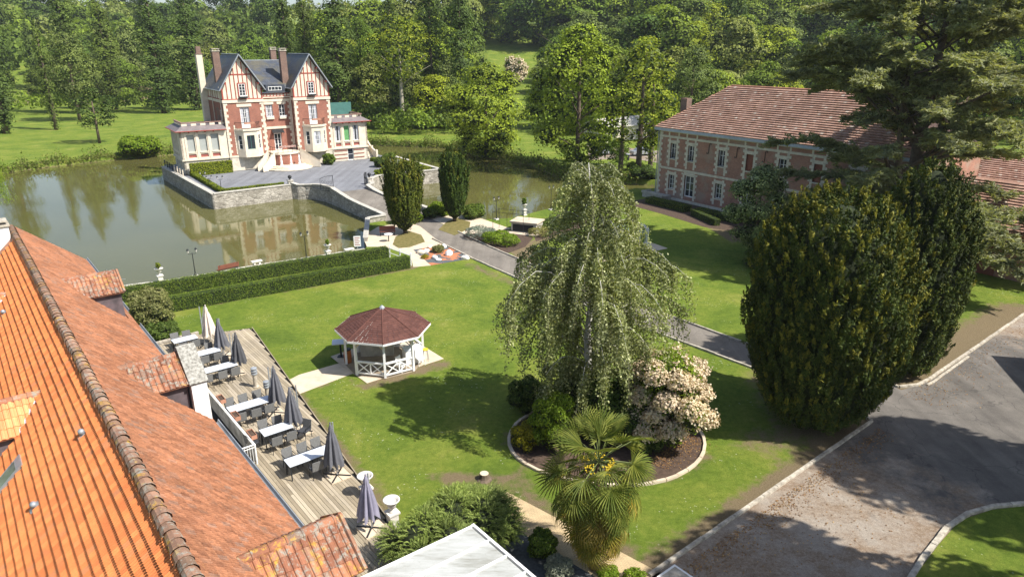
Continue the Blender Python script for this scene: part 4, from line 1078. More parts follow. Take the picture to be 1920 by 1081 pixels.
def tilemat(name, stops, dirt=.3, lichen=0., streak=False):
    m, n, out = newmat(name); r_ = island(n); oc = pos(n)
    oi = N(n, 'ShaderNodeObjectInfo').outputs['Random']
    rr = mth(n, 'FRACT', mth(n, 'ADD', r_, mth(n, 'MULTIPLY', oi, 7.13)))
    c = ramp(n, rr, stops)
    c = mix(n, 1.0, c, ramp(n, noise(n, oc, .45, 6, .7), [(.3,(1-dirt,)*3),(.68,(1.08,1.06,1.04))]), 'MULTIPLY')
    c = mix(n, ramp(n, noise(n, oc, 1.3, 6, .8, .4), [(.56, 0.), (.68, dirt*1.6)]), c, (.15,.105,.08))
    if streak:
        mp = N(n, 'ShaderNodeMapping'); mp.inputs['Rotation'].default_value = (0, 0, -ROTB); mp.inputs['Scale'].default_value = (.55, 5.5, .55); n.links.new(oc, mp.inputs['Vector'])
        c = mix(n, 1.0, c, ramp(n, noise(n, mp.outputs[0], 1.6, 4, .7), [(.34,(.60,.58,.58)),(.62,(1.12,1.12,1.1))]), 'MULTIPLY')
    c = mix(n, 1.0, c, ramp(n, noise(n, oc, 22, 3, .8), [(.3,(.86,)*3),(.7,(1.1,)*3)]), 'MULTIPLY')
    if lichen:
        f = ramp(n, noise(n, oc, 5, 5, .8), [(.60 if lichen < .9 else .50, 0.), (.66 if lichen < .9 else .60, lichen)])
        lc = ramp(n, noise(n, oc, 1.1, 3), [(.52, (.27,.26,.22)), (.58, (.45,.27,.05))])
        c = mix(n, f, c, lc)
    bsdf(n, out, c, .85, .15, noise(n, oc, 60, 3), .25, .01); return m
M['tileL'] = tilemat('orange_roof_tiles', [(0,(.53,.172,.062)), (.5,(.63,.212,.074)), (.88,(.70,.25,.088)), (1,(.46,.19,.09))], .16)
M['tileR'] = tilemat('weathered_roof_tiles', [(0,(.28,.125,.072)), (.4,(.345,.155,.086)), (.8,(.40,.180,.10)), (1,(.28,.165,.12))], .34, .14, True)
M['tileD'] = tilemat('lichened_roof_tiles', [(0,(.24,.105,.065)), (.4,(.37,.160,.092)), (.8,(.47,.215,.12)), (1,(.22,.15,.115))], .36, .9)
M['tileO'] = tilemat('new_dormer_tiles', [(0,(.60,.23,.10)), (.6,(.70,.30,.13)), (1,(.76,.34,.15))], .1, .1)
M['valleytone'] = tilemat('tile_valley_tone', [(0,(.13,.070,.048)), (1,(.21,.105,.066))], .3)  # darker valleys: grime, and rib relief shading put into the colour
TW, TL_ = .213, .31
def tile_proto(w=TW, L=.345, ribs=2, h=.030, lift=.032, hb=None):
    xs = []; zs = []
    pw = w/ribs
    for r in range(ribs):
        for fx, fz in ((0,0),(.14,0),(.27,.75),(.5,1),(.73,.75),(.86,0)): xs.append(r*pw+fx*pw); zs.append(fz*h)
    xs.append(w-.004); zs.append(0)
    xs = np.array(xs); zs = np.array(zs); k = len(xs)
    V = np.concatenate([np.stack([xs, np.zeros(k), zs+lift], 1), np.stack([xs, np.full(k, L), zs*(hb if hb is not None else 1)+.003], 1), np.stack([xs, np.zeros(k), np.full(k, -.004)], 1)])
    F = []
    for i in range(k-1): F.append((i, i+1, k+i+1, k+i)); F.append((2*k+i, 2*k+i+1, i+1, i))
    return V, np.array(F)
PV, PF = tile_proto(h=.042, lift=.042)
PVL, PFL = tile_proto(h=.050, lift=.046, hb=.08)
# drop every other rib side point to stay light on far tiles
def lay_tiles(name, O, U, Vd, rows, cols, clip, parent, mt, near=0, jit=.006, pv=PV, pf=PF, tw=TW, tl=TL_, stag=0.):
    """ribbed tiles on a slope; the `near` nearest the camera become single objects"""
    O = np.array(O, float); U = np.array(U, float); Vd = np.array(Vd, float); nr = np.cross(U, Vd); 
    flip = nr[2] < 0
    nr = nr/np.linalg.norm(nr)*(-1 if flip else 1)
    items = []
    for r in range(rows):
        for c in range(cols):
            a = c*tw+stag*tw*(r % 2); b = r*tl
            if clip(a+tw/2, b+tl/2): items.append((a, b))
    items = np.array(items)
    cen = O+items[:,0:1]*U+items[:,1:2]*Vd
    wc = np.array([ (cc[0]*B1[0]+cc[1]*B2[0], cc[0]*B1[1]+cc[1]*B2[1], cc[2]) for cc in cen ]) if parent is rs else cen
    return O, U, Vd, nr, items, wc, flip
def R3(U, Vd, nr): return Matrix(((U[0],Vd[0],nr[0]),(U[1],Vd[1],nr[1]),(U[2],Vd[2],nr[2]))).to_4x4()
def emit_tiles(lays, total=300):
    """lays: list of (layout, material); choose the nearest visible as parts, rest joined"""
    cam_p = np.array([0, 0, CAMH])
    allv = []
    for li, (ly, mt) in enumerate(lays):
        O, U, Vd, nr, items, wc, flip = ly
        dy = wc[:,1]*cp-(wc[:,2]-CAMH)*sp_
        uu = 960+FPX*wc[:,0]/np.maximum(dy,.1); vv_ = 540-FPX*(wc[:,1]*sp_+(wc[:,2]-CAMH)*cp)/np.maximum(dy,.1)
        vis = (dy > 1) & (uu > -15) & (uu < 1935) & (vv_ > 0) & (vv_ < 1095)
        d = np.where(vis, dy, 1e6)
        for i in range(len(items)): allv.append((d[i], li, i))
    allv.sort(); pick = {}
    for d, li, i in allv[:total]: pick.setdefault(li, set()).add(i)
    for li, (ly, mt) in enumerate(lays):
        O, U, Vd, nr, items, wc, flip = ly
        sel = pick.get(li, set())
        PX = PVL if mt is M['tileL'] else PV
        tile_mats = [mt, M['valleytone']] if mt is M['tileR'] else mt; nf_ = len(PF)//2; dm_i = np.array([1 if (mt is M['tileR'] and (i//2) % 6 in (0,5)) else 0 for i in range(len(PF))])
        me = fastmesh('tile', PX, PF if not flip else PF[:, ::-1], tile_mats, dm_i)
        Mx = R3(U, Vd, nr)
        if flip: pass
        rest = np.array([i for i in range(len(items)) if i not in sel])
        for i in sel:
            a, b = items[i]; p = O+a*U+b*Vd
            o = link('tile', me, rs); o.matrix_local = Matrix.Translation(p+nr*random.uniform(-.003,.006)) @ Mx @ Matrix.Rotation(random.uniform(-.012,.012), 4, 'Z')
        k = len(rest)
        if k == 0: continue
        it = items[rest]+rng.uniform(-.004, .004, (k, 2)); h = rng.uniform(-.004, .006, k)
        V = (O+(it[:,0,None,None]+PX[None,:,0,None])*U+(it[:,1,None,None]+PX[None,:,1,None])*Vd+(h[:,None,None]+PX[None,:,2,None])*nr).reshape(-1,3)
        F = (PF[None]+(np.arange(k)*len(PV))[:,None,None]).reshape(-1,4)
        if flip: F = F[:, ::-1]
        props(link('roof_tiles', fastmesh('roof_tiles', V, F, tile_mats, np.tile(dm_i, k)), rs), kind='stuff')
uR = 1/SLN
VR = (-(EB-RB1)*uR, 0, (RZ-EZ)*uR); VL = ((EB-RB1)*uR, 0, (RZ-EZ)*uR)
def hipclip(a, b):      # a along y from YN, b up the slope
    y = YN+a; return y < YF+(YH-YF)*(1-b/SLN) and b < SLN-.05
DORM = [(43.0, 6.14, 6.1), (29.1, 6.05, 5.8), (15.15, 6.03, 6.25)]     # (ridge y, z, front x) on the right slope
DH = 1.3; DD = .92; DK = DD/DH; DN = math.hypot(DH, DD)
def inR(y, x, z):
    for dy, dz, fx in DORM:
        if abs(y-dy) < DH-.05 and z < dz-abs(y-dy)*DK-.02 and x < fx: return True
    return False
def clipR(a, b):
    y = YN+a; x = EB-b*(EB-RB1)/SLN; z = EZ+b*(RZ-EZ)/SLN
    if not hipclip(a, b): return False
    return not inR(y, x, z)
lR = lay_tiles('t', (EB+.03, YN, EZ+.02), (0,1,0), VR, 22, 256, clipR, rs, None)
DL = (29.1, 5.88, -1.6)
LLEN = 6.2/(EB-RB1)*SLN
DL2 = (43.0, 5.95, -1.6)
def clipL(a, b):
    y = YN+a; q = LLEN-b; x = RB1-q*(EB-RB1)/SLN; z = RZ-q*(RZ-EZ)/SLN
    for dd in (DL, DL2):
        if abs(y-dd[0]) < DH and z < dd[1]-abs(y-dd[0])*DK and x > dd[2]: return False
    return b < LLEN-.05 and y < YF
lL = lay_tiles('t', (LB, YN, RZ-6.2*KS), (0,1,0), VL, 31, 218, clipL, rs, None)
emit_tiles([(lR, M['tileR']), (lL, M['tileL'])], 300)
# ridge: half-round tiles, each its own piece
def halfround(r, L, n=7, flare=.02):
    V = []; F = []
    for i, (y, rr) in enumerate(((0, r+flare), (.05, r+flare), (.052, r), (L, r-.015))):
        for k in range(n): a = math.pi*k/(n-1)*1.12-.06*math.pi; V.append((rr*math.cos(a), y, rr*math.sin(a)*.95))
    for i in range(3):
        for k in range(n-1): F.append((i*n+k, i*n+k+1, (i+1)*n+k+1, (i+1)*n+k))
    for k in range(n-1): pass
    return V, F
M['ridge'] = tilemat('mossy_ridge_tiles', [(0,(.24,.16,.11)), (.5,(.38,.22,.15)), (1,(.46,.27,.18))], .5, .95)
V_, F_ = halfround(.20, .42); mr = MB(); mr.add(V_, [f[::-1] for f in F_]); mrm = mr.mesh('ridge_tile', M['ridge'])
y = YN; k = 0
while y < YF:
    o = link('ridge_tile', mrm, rs); o.location = (RB1+random.uniform(-.012,.012), y, RZ-.055+random.uniform(-.008,.012)); o.rotation_euler = (random.uniform(-.02,.02), 0, random.uniform(-.02,.02)); y += .385
hd = Vector((EB-RB1, YH-YF, EZ-RZ)); hl_ = hd.length; q = 0
hq = hd.to_track_quat('Y', 'Z').to_euler()
while q < hl_-.3:
    o = link('ridge_tile', mrm, rs); o.location = Vector((RB1, YF, RZ-.06))+hd*(q/hl_); o.rotation_euler = hq; o.scale = (.8,1,.8); q += .385
# mortar bed under the ridge
mb_ = MB(); mb_.box(RB1-.17, RB1+.17, YN, YF, RZ-.17, RZ-.06); mb_.build('ridge_mortar', M['concrete'], rs)
# gutter and board along the right eave
gu = MB()
for (y0, y1) in ((16.5, 27.75), (30.45, 41.6), (44.4, 58.4)):
    gu.slab([(EB+.06,y0,EZ-.12),(EB+.06,y1,EZ-.12),(EB+.15,y1,EZ-.12),(EB+.15,y0,EZ-.12)][::-1], (0,0,1), .02)
    prof = [(.05,-.02),(.08,-.10),(.15,-.14),(.22,-.10),(.25,.0),(.28,.0),(.25,-.12),(.15,-.18),(.05,-.14)]
    n0 = len(gu.v); k = len(prof)
    for yy in (y0, y1): gu.v += [(EB+px, yy, EZ+pz) for px, pz in prof]
    for i in range(k-1): gu.f.append((n0+i, n0+k+i, n0+k+i+1, n0+i+1)); gu.m.append(0)
gu.build('gutter', M['zinc'], rs)
# dormers ---------------------------------------------------------------
def big_tiles(parent, O, U, Vd, nu, nv, mt, tw=.225, tl=.34, clip=None):
    """large pantiles of a dormer, one object each"""
    V, F = tile_proto(tw, tl*1.12, 1, .05, .035)
    O = Vector(O); U = Vector(U); Vd = Vector(Vd); nr = U.cross(Vd)
    fl = nr.z < 0
    if fl: nr = -nr
    me = fastmesh('dormer_tile', V, F[:, ::-1] if fl else F, mt)
    Mx = R3(U, Vd, nr)
    for r in range(nv):
        for c in range(nu):
            if clip and not clip((c+.5)*tw, (r+.5)*tl): continue
            o = link('dormer_tile', me, parent)
            o.matrix_local = Matrix.Translation(O+U*(c*tw)+Vd*(r*tl)+nr*random.uniform(0,.012)) @ Mx @ Matrix.Rotation(random.uniform(-.02,.02), 4, 'Z')
V2_, F2_ = halfround(.17, .50, 7, .02); mr2 = MB(); mr2.add(V2_, [f[::-1] for f in F2_]); mrm2 = mr2.mesh('ridge_tile', M['tileD'])
def dormer(y, z, fx, side=1, mt='tileD', pillar=False, lab=None):
    d = bpy.data.objects.new('dormer', None); COL.objects.link(d); d.parent = rs; d.location = (0, y, 0)
    if lab: d['label'] = lab
    sl = side
    def mx(x): return x if sl > 0 else 2*RB1-x
    xr = RB1+(RZ-z)/KS            # ridge meets slope
    xe = RB1+(RZ-(z-DD))/KS
    w_ = MB()
    w_.box(min(mx(xe-.6), mx(fx-.12)), max(mx(xe-.6), mx(fx-.12)), -DH+.22, DH-.22, EZ+.2, z-DD+.08)
    w_.slab([(mx(fx-.12),-DH+.22,z-DD+.08),(mx(fx-.12),DH-.22,z-DD+.08),(mx(fx-.12),0,z-.15)], (sl,0,0), .1)
    w_.build('dormer_wall', M['slatewall'], d)
    for s in (-1, 1):
        r = MB(); pts4 = [(mx(xr-.1),0,z),(mx(fx),0,z),(mx(fx),s*DH,z-DD),(mx(xe-.1),s*DH,z-DD)]
        if s*sl < 0: pts4 = pts4[::-1]
        r.slab(pts4[::-1], (0,s,1), .07); r.build('dormer_roof', M['terracotta'], d)
        dl = DN
        nv = 4; tl = dl/nv
        run = abs(fx-xr)
        def cl(a, b, run=run, dl=dl): 
            # a measured back from the front, b up from the eave
            return a < (fx-xe)+(xe-xr)*(b/dl)+.12
        big_tiles(d, (mx(fx)-(0 if sl > 0 else 0), s*DH, z-DD+.01), (-sl,0,0), (0, -s*DH/DN, DD/DN), int(run/.205)+1, nv, M[mt], .205, tl, cl)
        # lead valley flashing
        f = MB(); f.cbox((0,0,0), (.16, 1, .02)); 
        a = Vector((mx(xr),0,z+.02)); b = Vector((mx(xe),s*(DH+.02),z-DD+.02)); dv = b-a
        ln = dv.length; f = MB(); T_ = Matrix.Translation((a+b)/2) @ dv.to_track_quat('Y','Z').to_matrix().to_4x4(); f.T = T_; f.box(-.09,.09,-ln/2,ln/2,-.03,.035); f.build('flashing', M['whitelead'], d)
    x = xr-.05
    while x < fx-.2:
        o = link('ridge_tile', mrm2, d); o.location = (mx(x+.46), 0, z-.05); o.rotation_euler = (0, 0, (math.pi/2 if sl > 0 else -math.pi/2)+random.uniform(-.03,.03)); x += .44
    v_ = MB()
    for s in (-1, 1):
        pv_ = [(mx(fx+.03),0,z+.07),(mx(fx+.03),s*(DH+.03),z-DD+.07)]
        v_.tube(pv_, .07, 6)
    v_.build('verge_tiles', M[mt], d)
    if pillar:
        p_ = MB(); x0, x1 = fx-.02, fx+.58
        p_ = MB(); prof = [(-1.36,EZ-.5),(1.36,EZ-.5),(1.36,z-.85),(.12,z+.2),(-.12,z+.2),(-1.36,z-.85)]
        p_.v = [(x0,a,b) for a,b in prof]+[(x1,a,b) for a,b in prof]
        n_ = 6; p_.f = [tuple(range(n_))[::-1], tuple(range(n_,2*n_))]+[(i,(i+1)%n_,n_+(i+1)%n_,n_+i) for i in range(n_)]; p_.m = [0]*len(p_.f)
        p_.build('gable_parapet', M['white'], d)
        c_ = MB()
        for s in (-1, 1):
            c_.slab([(x0-.06,s*.05,z+.33),(x1+.06,s*.05,z+.33),(x1+.06,s*1.45,z-.85),(x0-.06,s*1.45,z-.85)][::-s], (0,s,1), .12)
        c_.build('lichened_coping', M['lichenstone'], d)
    return d
M['slatewall'] = plain('dark_slate_hanging', (.085,.075,.08), .6, .3, 1.5, c2=(.17,.13,.14))
M['whitelead'] = plain('white_flashing', (.66,.68,.72), .5, .1)
M['lichenstone'] = plain('lichen_stone', (.22,.21,.18), .95, .5, 9, c2=(.42,.41,.37))
dormer(*DORM[0]); dormer(DORM[1][0], DORM[1][1], DORM[1][2], pillar=True, lab='dormer with a white parapet gable and lichened coping'); dormer(*DORM[2], lab='nearest dormer, thick with orange lichen')
dormer(DL[0], DL[1], 2*RB1-DL[2], -1, 'tileO'); dormer(DL2[0], DL2[1], 2*RB1-DL2[2], -1, 'tileO')
# white chimney at the far end
c_ = MB(); c_.box(1.3, 2.05, 51.4, 52.4, 6.0, 7.75); c_.build('chimney', M['white'], rs)
c_ = MB(); c_.box(1.22, 2.13, 51.3, 52.5, 7.75, 7.85); c_.box(1.3,2.05,51.4,52.4,8.0,8.1); c_.box(1.4,1.5,51.5,52.3,7.85,8.0); c_.build('chimney_cap', M['concrete'], rs)
# roof vents and skylight on the orange slope
def onL(x): return RZ-(RB1-x)*KS
for x, y_ in ((1.52,23.36),(-.11,22.7),(.6,40.6),(.45,42.9)):
    v_ = MB(); z_ = onL(x); th0 = math.atan(KS)
    v_.cbox((x, y_, z_+.05), (.34,.22,.06), ry=-th0); v_.build('roof_vent', M['zinc'], rs)
    v2 = MB(); v2.T = Matrix.Translation((x+.02, y_, z_+.1)) @ Matrix.Rotation(-.5, 4, 'Y'); v2.lathe([(.10,0),(.10,.1),(.06,.16)], 10); v2.build('vent_hood', M['zinc'], rs, smooth=True)
x, y_ = -.62, 26.0; th0 = math.atan(KS)
s_ = MB(); s_.cbox((x, y_, onL(x)+.09), (1.35,.78,.10), ry=-th0); sk = s_.build('skylight', M['alu'], rs)
s_ = MB(); s_.cbox((x-.09, y_, onL(x-.09)+.16+.0), (1.0,.6,.02), ry=-th0); s_.build('pane', M['skyglass'] if 'skyglass' in M else M['glass'], sk)
x, y_ = .52, 40.0+1.2
# television aerial at the eave
t = MB(); t.tube([(6.6,50.1,3.2),(6.6,50.1,4.4)], .02, 5); t.tube([(6.3,50.2,3.75),(7.5,49.7,3.65)], .015, 5); t.build('aerial', M['alu'], rs)
# ================================================================ TERRACE
DZ = 0.30
edge = lambda y: 10.45+(13.2-10.45)*(y-19.3)/(41.7-19.3)      # outer edge (b1) for b2 = y
dk = thing('terrace_deck', None, None, (0, 0, 0), ROTB); dk['kind'] = 'structure'
dk.name = 'timber_terrace'
mdeck, n, out = newmat('weathered_deck_board'); oi = N(n, 'ShaderNodeObjectInfo').outputs['Random']; oc = objc(n)
mp = N(n, 'ShaderNodeMapping'); mp.inputs['Scale'].default_value = (14, .5, 1); n.links.new(oc, mp.inputs['Vector'])
c = ramp(n, oi, [(0, (.25,.21,.15)), (.5, (.34,.29,.21)), (1, (.44,.38,.29))])
c = mix(n, 1.0, c, ramp(n, noise(n, mp.outputs[0], 2, 5, .7), [(.3,(.72,)*3),(.7,(1.2,)*3)]), 'MULTIPLY')
c = mix(n, 1.0, c, ramp(n, noise(n, pos(n), .5, 5, .7), [(.3,(.8,.8,.82)),(.7,(1.12,1.1,1.05))]), 'MULTIPLY')
bsdf(n, out, c, .85, .2); M['deck'] = mdeck
sub_ = MB(); sub_.prism([(EB-.3,8),(edge(8)-.05,8),(edge(44.6)-.05,44.6),(9.2,45.9),(EB-.3,45.4)], .0, DZ-.045); sub_.build('deck_frame', M['dark'], dk)
PWD = .15; cache = {}
x = EB-.15; col = 0
npl = 0
while x < 13.6:
    # y range where x inside the edge
    ys = max(9.0, 19.3+(x+PWD-10.45)*(41.7-19.3)/(13.2-10.45)) if x+PWD > edge(9.0) else 9.0
    ye = 45.4 if x < 9.2 else 45.9-(x-9.2)*.35
    y = ys-(random.uniform(0, 2.0) if ys == 9.0 else 0)
    while y < ye-.2:
        L = min(random.choice((3.6, 4.2, 4.8, 5.4)) if ys == 9.0 else 5.0, ye-y); key = round(L, 1)
        L = key if y+key <= ye+.1 else L
        kk = round(L, 2)
        if kk not in cache:
            b = MB(); b.box(0, PWD-.014, .004, L-.004, -.03, 0); cache[kk] = b.mesh('deck_board', mdeck)
        if not (6.9 < x < 8.05 and 28.2 < y+L/2 < 35.6):
            o = link('deck_board', cache[kk], dk); o.location = (x, y, DZ+random.uniform(-.003,.003)); npl += 1
        y += L+.001
    x += PWD; col += 1
# edging board
eb_ = MB(); 
a = Vector((edge(16),16)); b = Vector((edge(44.6),44.6)); d = (b-a); ang = math.atan2(d.y, d.x)
eb_.cbox(((a.x+b.x)/2+.05, (a.y+b.y)/2, DZ/2+.01), (d.length, .05, DZ+.0), rz=ang); eb_.build('edging_board', mdeck, dk)
eb_ = MB(); eb_.cbox((8.4,45.65,.2),(4.2,.16,.42), rz=.06); eb_.build('end_kerb', M['concrete'], dk)
# stairwell guard rail of white metal with planters
def BW(a, b, z=0): q = BB(a, b); return (q[0], q[1], z)
rl = thing('stair_railing', 'white metal guard railing round the stairwell beside the gutter', 'railing', BW(7.0, 28, DZ), ROTB)
r = MB()
for (x0, y0, x1, y1) in ((1.05,.2,1.05,7.8),(.15,-2.6,.15,3.4),(.15,.2,1.05,.2),(1.05,7.8,.6,7.8)):
    r.tube([(x0,y0,1.0),(x1,y1,1.0)], .032, 6); r.tube([(x0,y0,.86),(x1,y1,.86)], .016, 5)
r.build('handrail', M['white'], rl)
r = MB()
for k in range(16):
    r.tube([(.15,-2.6+k*.4,.0),(.15,-2.6+k*.4,.98)], .016, 4, cap=False)
for k in range(9): r.tube([(.15+k*.11,.2,-.3),(.15+k*.11,.2,.98)], .012, 4, cap=False)
r.build('balusters', M['white'], rl)
r = MB(); r.tube([(1.05,7.8,0),(1.05,7.8,1.1)], .06, 6); r.tube([(1.05,.2,-.3),(1.05,.2,1.0)], .04, 6); r.tube([(.15,-2.6,-.3),(.15,-2.6,1.05)], .05, 6); r.build('post', M['white'], rl)
r = MB(); r.box(1.07, 1.1, .3, 7.7, -.1, .84); r.build('guard_panel', M['stainedwall'] if 'stainedwall' in M else M['concrete'], rl)
well = MB(); well.box(-.05, 1.02, .15, 7.6, -.5, -.35); well.build('stairwell_dark_sheet', M['dark'], rl)  # dark sheet stands in for the shade inside the stair hole
for k, y in enumerate((29.4, 31.6, 33.8)):
    t = thing('planter_box', 'terracotta planter box hung outside the white railing, %s' % ('nearest the camera', 'middle of three', 'nearest the white parapet')[k], 'planter', BW(8.32, y, DZ+.75), ROTB, 'planters on the white railing')
    b = MB(); b.wall((-.14,-.36),(.14,-.36),0,.2,[],th=.02); b.wall((.14,-.36),(.14,.36),0,.2,[],th=.02); b.wall((.14,.36),(-.14,.36),0,.2,[],th=.02); b.wall((-.14,.36),(-.14,-.36),0,.2,[],th=.02); b.build('trough', M['terracotta'], t)
    b = MB(); b.box(-.12,.12,-.34,.34,.02,.15); b.build('compost', M['soil'], t)
# ---------------------------------------------------------------- chairs
def make_chair():
    t = thing('garden_chair', 'x', 'chair')
    s = MB(); s.box(-.24,.24,-.23,.23,.41,.45); s.build('seat', M['charcoal'], t)
    b = MB(); b.cbox((0,-.26,.67),(.48,.03,.46), rx=.14); b.build('backrest', M['weave'], t)
    for sx in (-1, 1):
        for sy in (-1, 1):
            l = MB(); l.tube([(sx*.22,sy*.2,.41),(sx*.235,sy*.23,0)], .016, 5); l.build('leg', M['iron'], t)
        a = MB(); a.tube([(sx*.25,-.24,.64),(sx*.26,.2,.64),(sx*.24,.22,.42)], .018, 5); a.build('armrest', M['iron'], t)
    return remember(t)
M['weave'] = plain('grey_weave', (.15,.152,.15), .8, .2, 20)
chair0 = make_chair(); used = [False]
def chair(x, y, rz, label):
    loc = BW(x, y, DZ)
    o = chair0 if not used[0] else dup(chair0, loc, ROTB+rz)
    if not used[0]: o.location = loc; o.rotation_euler = (0,0,ROTB+rz); used[0] = True
    o['label'] = label; o['group'] = 'grey chairs at the terrace tables'
def make_table(units):
    t = thing('dining_table', 'x', 'table')
    for k in range(units):
        b = MB(); x0 = -units*.35+k*.7; b.box(x0+.003, x0+.697, -.36, .36, .72, .75); b.build('tabletop', M['tabletop'], t)
    for sx in (-1, 1):
        for sy in (-1, 1):
            l = MB(); l.box(sx*(units*.35-.06)-.022, sx*(units*.35-.06)+.022, sy*.31-.022, sy*.31+.022, 0, .72); l.build('leg', M['iron'], t)
    f = MB(); f.box(-units*.35+.04, units*.35-.04, -.33, -.29, .66, .72); f.box(-units*.35+.04, units*.35-.04, .29, .33, .66, .72); f.build('apron', M['iron'], t)
    return t
M['tabletop'] = plain('pale_tabletop', (.56,.60,.66), .35, .05, 2)
names = ['farthest table, beside the cream parasol', 'second table from the far end of the terrace', 'third table, just beyond the lichened coping', 'table beyond the vent pipes, reaching the planters', 'table between the two leaning grey parasols', 'nearest table, beside the parasol on pale slabs']
short = ['at the farthest table by the cream parasol', 'at the second table from the far end', 'at the table beyond the lichened coping', 'at the table touching the railing planters', 'at the table between two grey parasols', 'at the nearest table']
tabs = [((346,634),2,[1,1],[1,1]), ((388,658),2,[1,1],[0,1]), ((407,688),3,[1,1,1],[1,0,1]), ((468,756),3,[1,1,1],[1,1,1]), ((518,802),2,[1,1],[1,1]), ((581,852),3,[0,1,1],[1,1,1])]
for k, ((u, v), un, near, far) in enumerate(tabs):
    q = toB(*G(u, v, DZ+.75)); t = make_table(un); t.location = BW(q[0], q[1], DZ); t.rotation_euler = (0,0,ROTB+random.uniform(-.02,.02))
    t['label'] = 'pale topped '+names[k]; t['group'] = 'terrace tables'
    for i in range(un):
        cx_ = q[0]-un*.35+.35+i*.7
        pos_ = 'left' if i == 0 else ('right' if i == un-1 else 'middle')
        if near[i]: chair(cx_+random.uniform(-.05,.05), q[1]-.68+random.uniform(-.06,.04), random.uniform(-.12,.12), 'grey chair, near side %s, %s' % (pos_, short[k]))
        if far[i]: chair(cx_+random.uniform(-.05,.05), q[1]+.68+random.uniform(-.04,.06), math.pi+random.uniform(-.12,.12), 'grey chair, far side %s, %s' % (pos_, short[k]))
q = toB(*G(518,802,DZ+.75))
chair(q[0]-1.15, q[1]+.05, -math.pi/2+.2, 'grey chair at the left head of the table between two grey parasols')
chair(q[0]+1.15, q[1]-.45, math.pi/2+.5, 'grey chair at the right head of the table between two grey parasols')
# ---------------------------------------------------------------- closed parasols
def canopy_mesh(mt, h=1.9, r=.36, seed=0):
    rr = random.Random(seed); nseg = 32; V = []; F = []
    lv = [(0,.03,0),(.05,.07,.0),(.13,.11,.15),(.16,.10,.1),(.3,.17,.3),(.55,.25,.42),(.8,.32,.48),(1.0,.36,.5)]
    ph = [rr.uniform(-.3,.3) for _ in range(9)]
    for t_, rad, pl in lv:
        for k in range(nseg):
            a = 2*math.pi*k/nseg; w_ = math.cos(8*a+ph[int(8*a/(2*math.pi)) % 8])
            rd = rad*r/.36*(1+pl*w_); zz = h*(1-t_)
            if t_ >= 1.0: zz += .16*(w_ < 0)*1.0+.05*rr.random()
            V.append((rd*math.cos(a), rd*math.sin(a), zz))
    for i in range(len(lv)-1):
        for k in range(nseg): F.append((i*nseg+k, (i+1)*nseg+k, (i+1)*nseg+(k+1)%nseg, i*nseg+(k+1)%nseg))
    mb = MB(); mb.add(V, F); mb.lathe([(.035,h-.02),(.04,h+.04),(.02,h+.08)], 8)
    return mb.mesh('canopy', mt, True)
def parasol(u, v, vt, um, label, mt, slabs=True, mastdx=-.35, cz=None):
    g = G(u, v, DZ); H_ = hz(g[0], g[1], vt)-DZ
    t = thing('parasol', label, 'parasol', (g[0], g[1], DZ), ROTB, 'closed parasols along the terrace')
    m_ = MB(); m_.tube([(mastdx,0,.06),(mastdx,0,H_+.05)], .035, 8); m_.box(mastdx-.03, mastdx+.03, -.05, .05, .9, 1.1); m_.build('mast', M['alu'], t)
    a = MB(); a.tube([(mastdx,0,H_*.55),(mastdx*.3,0,H_*.98),(0,0,H_)], .025, 6); a.build('arm', M['alu'], t)
    o = link('canopy', canopy_mesh(mt, H_-.55, .33, int(u)), t); o.location = (0,0,.55); o.rotation_euler = (random.uniform(-.03,.03),random.uniform(-.03,.03),0)
    p = MB(); p.tube([(0,0,.25),(0,0,H_)], .02, 6); p.build('pole', M['alu'], t)
    b = MB()
    for k in range(4):
        aa = math.pi/4+k*math.pi/2; b.cbox((mastdx*1+.3*math.cos(aa),.3*math.sin(aa),.075),(.62,.05,.04), rz=aa)
    b.build('cross_base', M['iron'], t)
    if slabs:
        for sx in (-1, 1):
            for sy in (-1, 1):
                s_ = MB(); s_.box(mastdx+sx*.24-.225, mastdx+sx*.24+.225, sy*.24-.225, sy*.24+.225, .003, .05); s_.build('base_slab', M['path'], t)
parasol(396, 643, 573, 0, 'closed cream parasol at the far end of the terrace', M['creamfab'], False, -.38)
parasol(419, 668, 598, 0, 'closed blue grey parasol, second from the far end, by the cream one', M['greyfab'], True, 0.05)
parasol(450, 697, 624, 0, 'closed dark grey parasol, third from the far end, mast on its left', M['charcoalfab'] if 'charcoalfab' in M else M['greyfab'], True, -.3)
parasol(522, 771, 687, 0, 'closed grey parasol just right of the two vent pipes', M['greyfab'], True, -.25)
parasol(553, 812, 726, 0, 'closed grey parasol between the fourth and fifth tables with mast behind it', M['greyfab'], True, .3)
parasol(628, 893, 794, 0, 'closed dark grey parasol standing on pale slabs beside the nearest table', M['greyfab'], True, .12)
parasol(693, 992, 890, 0, 'closed mauve grey parasol nearest the camera on a black cross base', M['mauvefab'], True, .1)
# vent pipes
for u, v, vt, l in ((480,724,687,'grey cowled vent pipe at the terrace edge, farther of the two'),(503,747,712,'grey cowled vent pipe at the terrace edge, nearer of the two')):
    g = G(u, v, DZ); h = hz(*g, vt)-DZ
    t = thing('vent_pipe', l, 'vent pipe', (*g, DZ)); b = MB(); b.lathe([(.16,0),(.17,.05),(.12,.06),(.12,h*.62)], 14); b.build('pipe', M['concrete'], t, smooth=False)
    for q in range(3):
        c = MB(); z = h*.62+q*h*.13; c.lathe([(.10,z),(.17,z+.02),(.17,z+h*.07),(.10,z+h*.1)], 14); c.build('cowl_ring', M['zinc'], t)
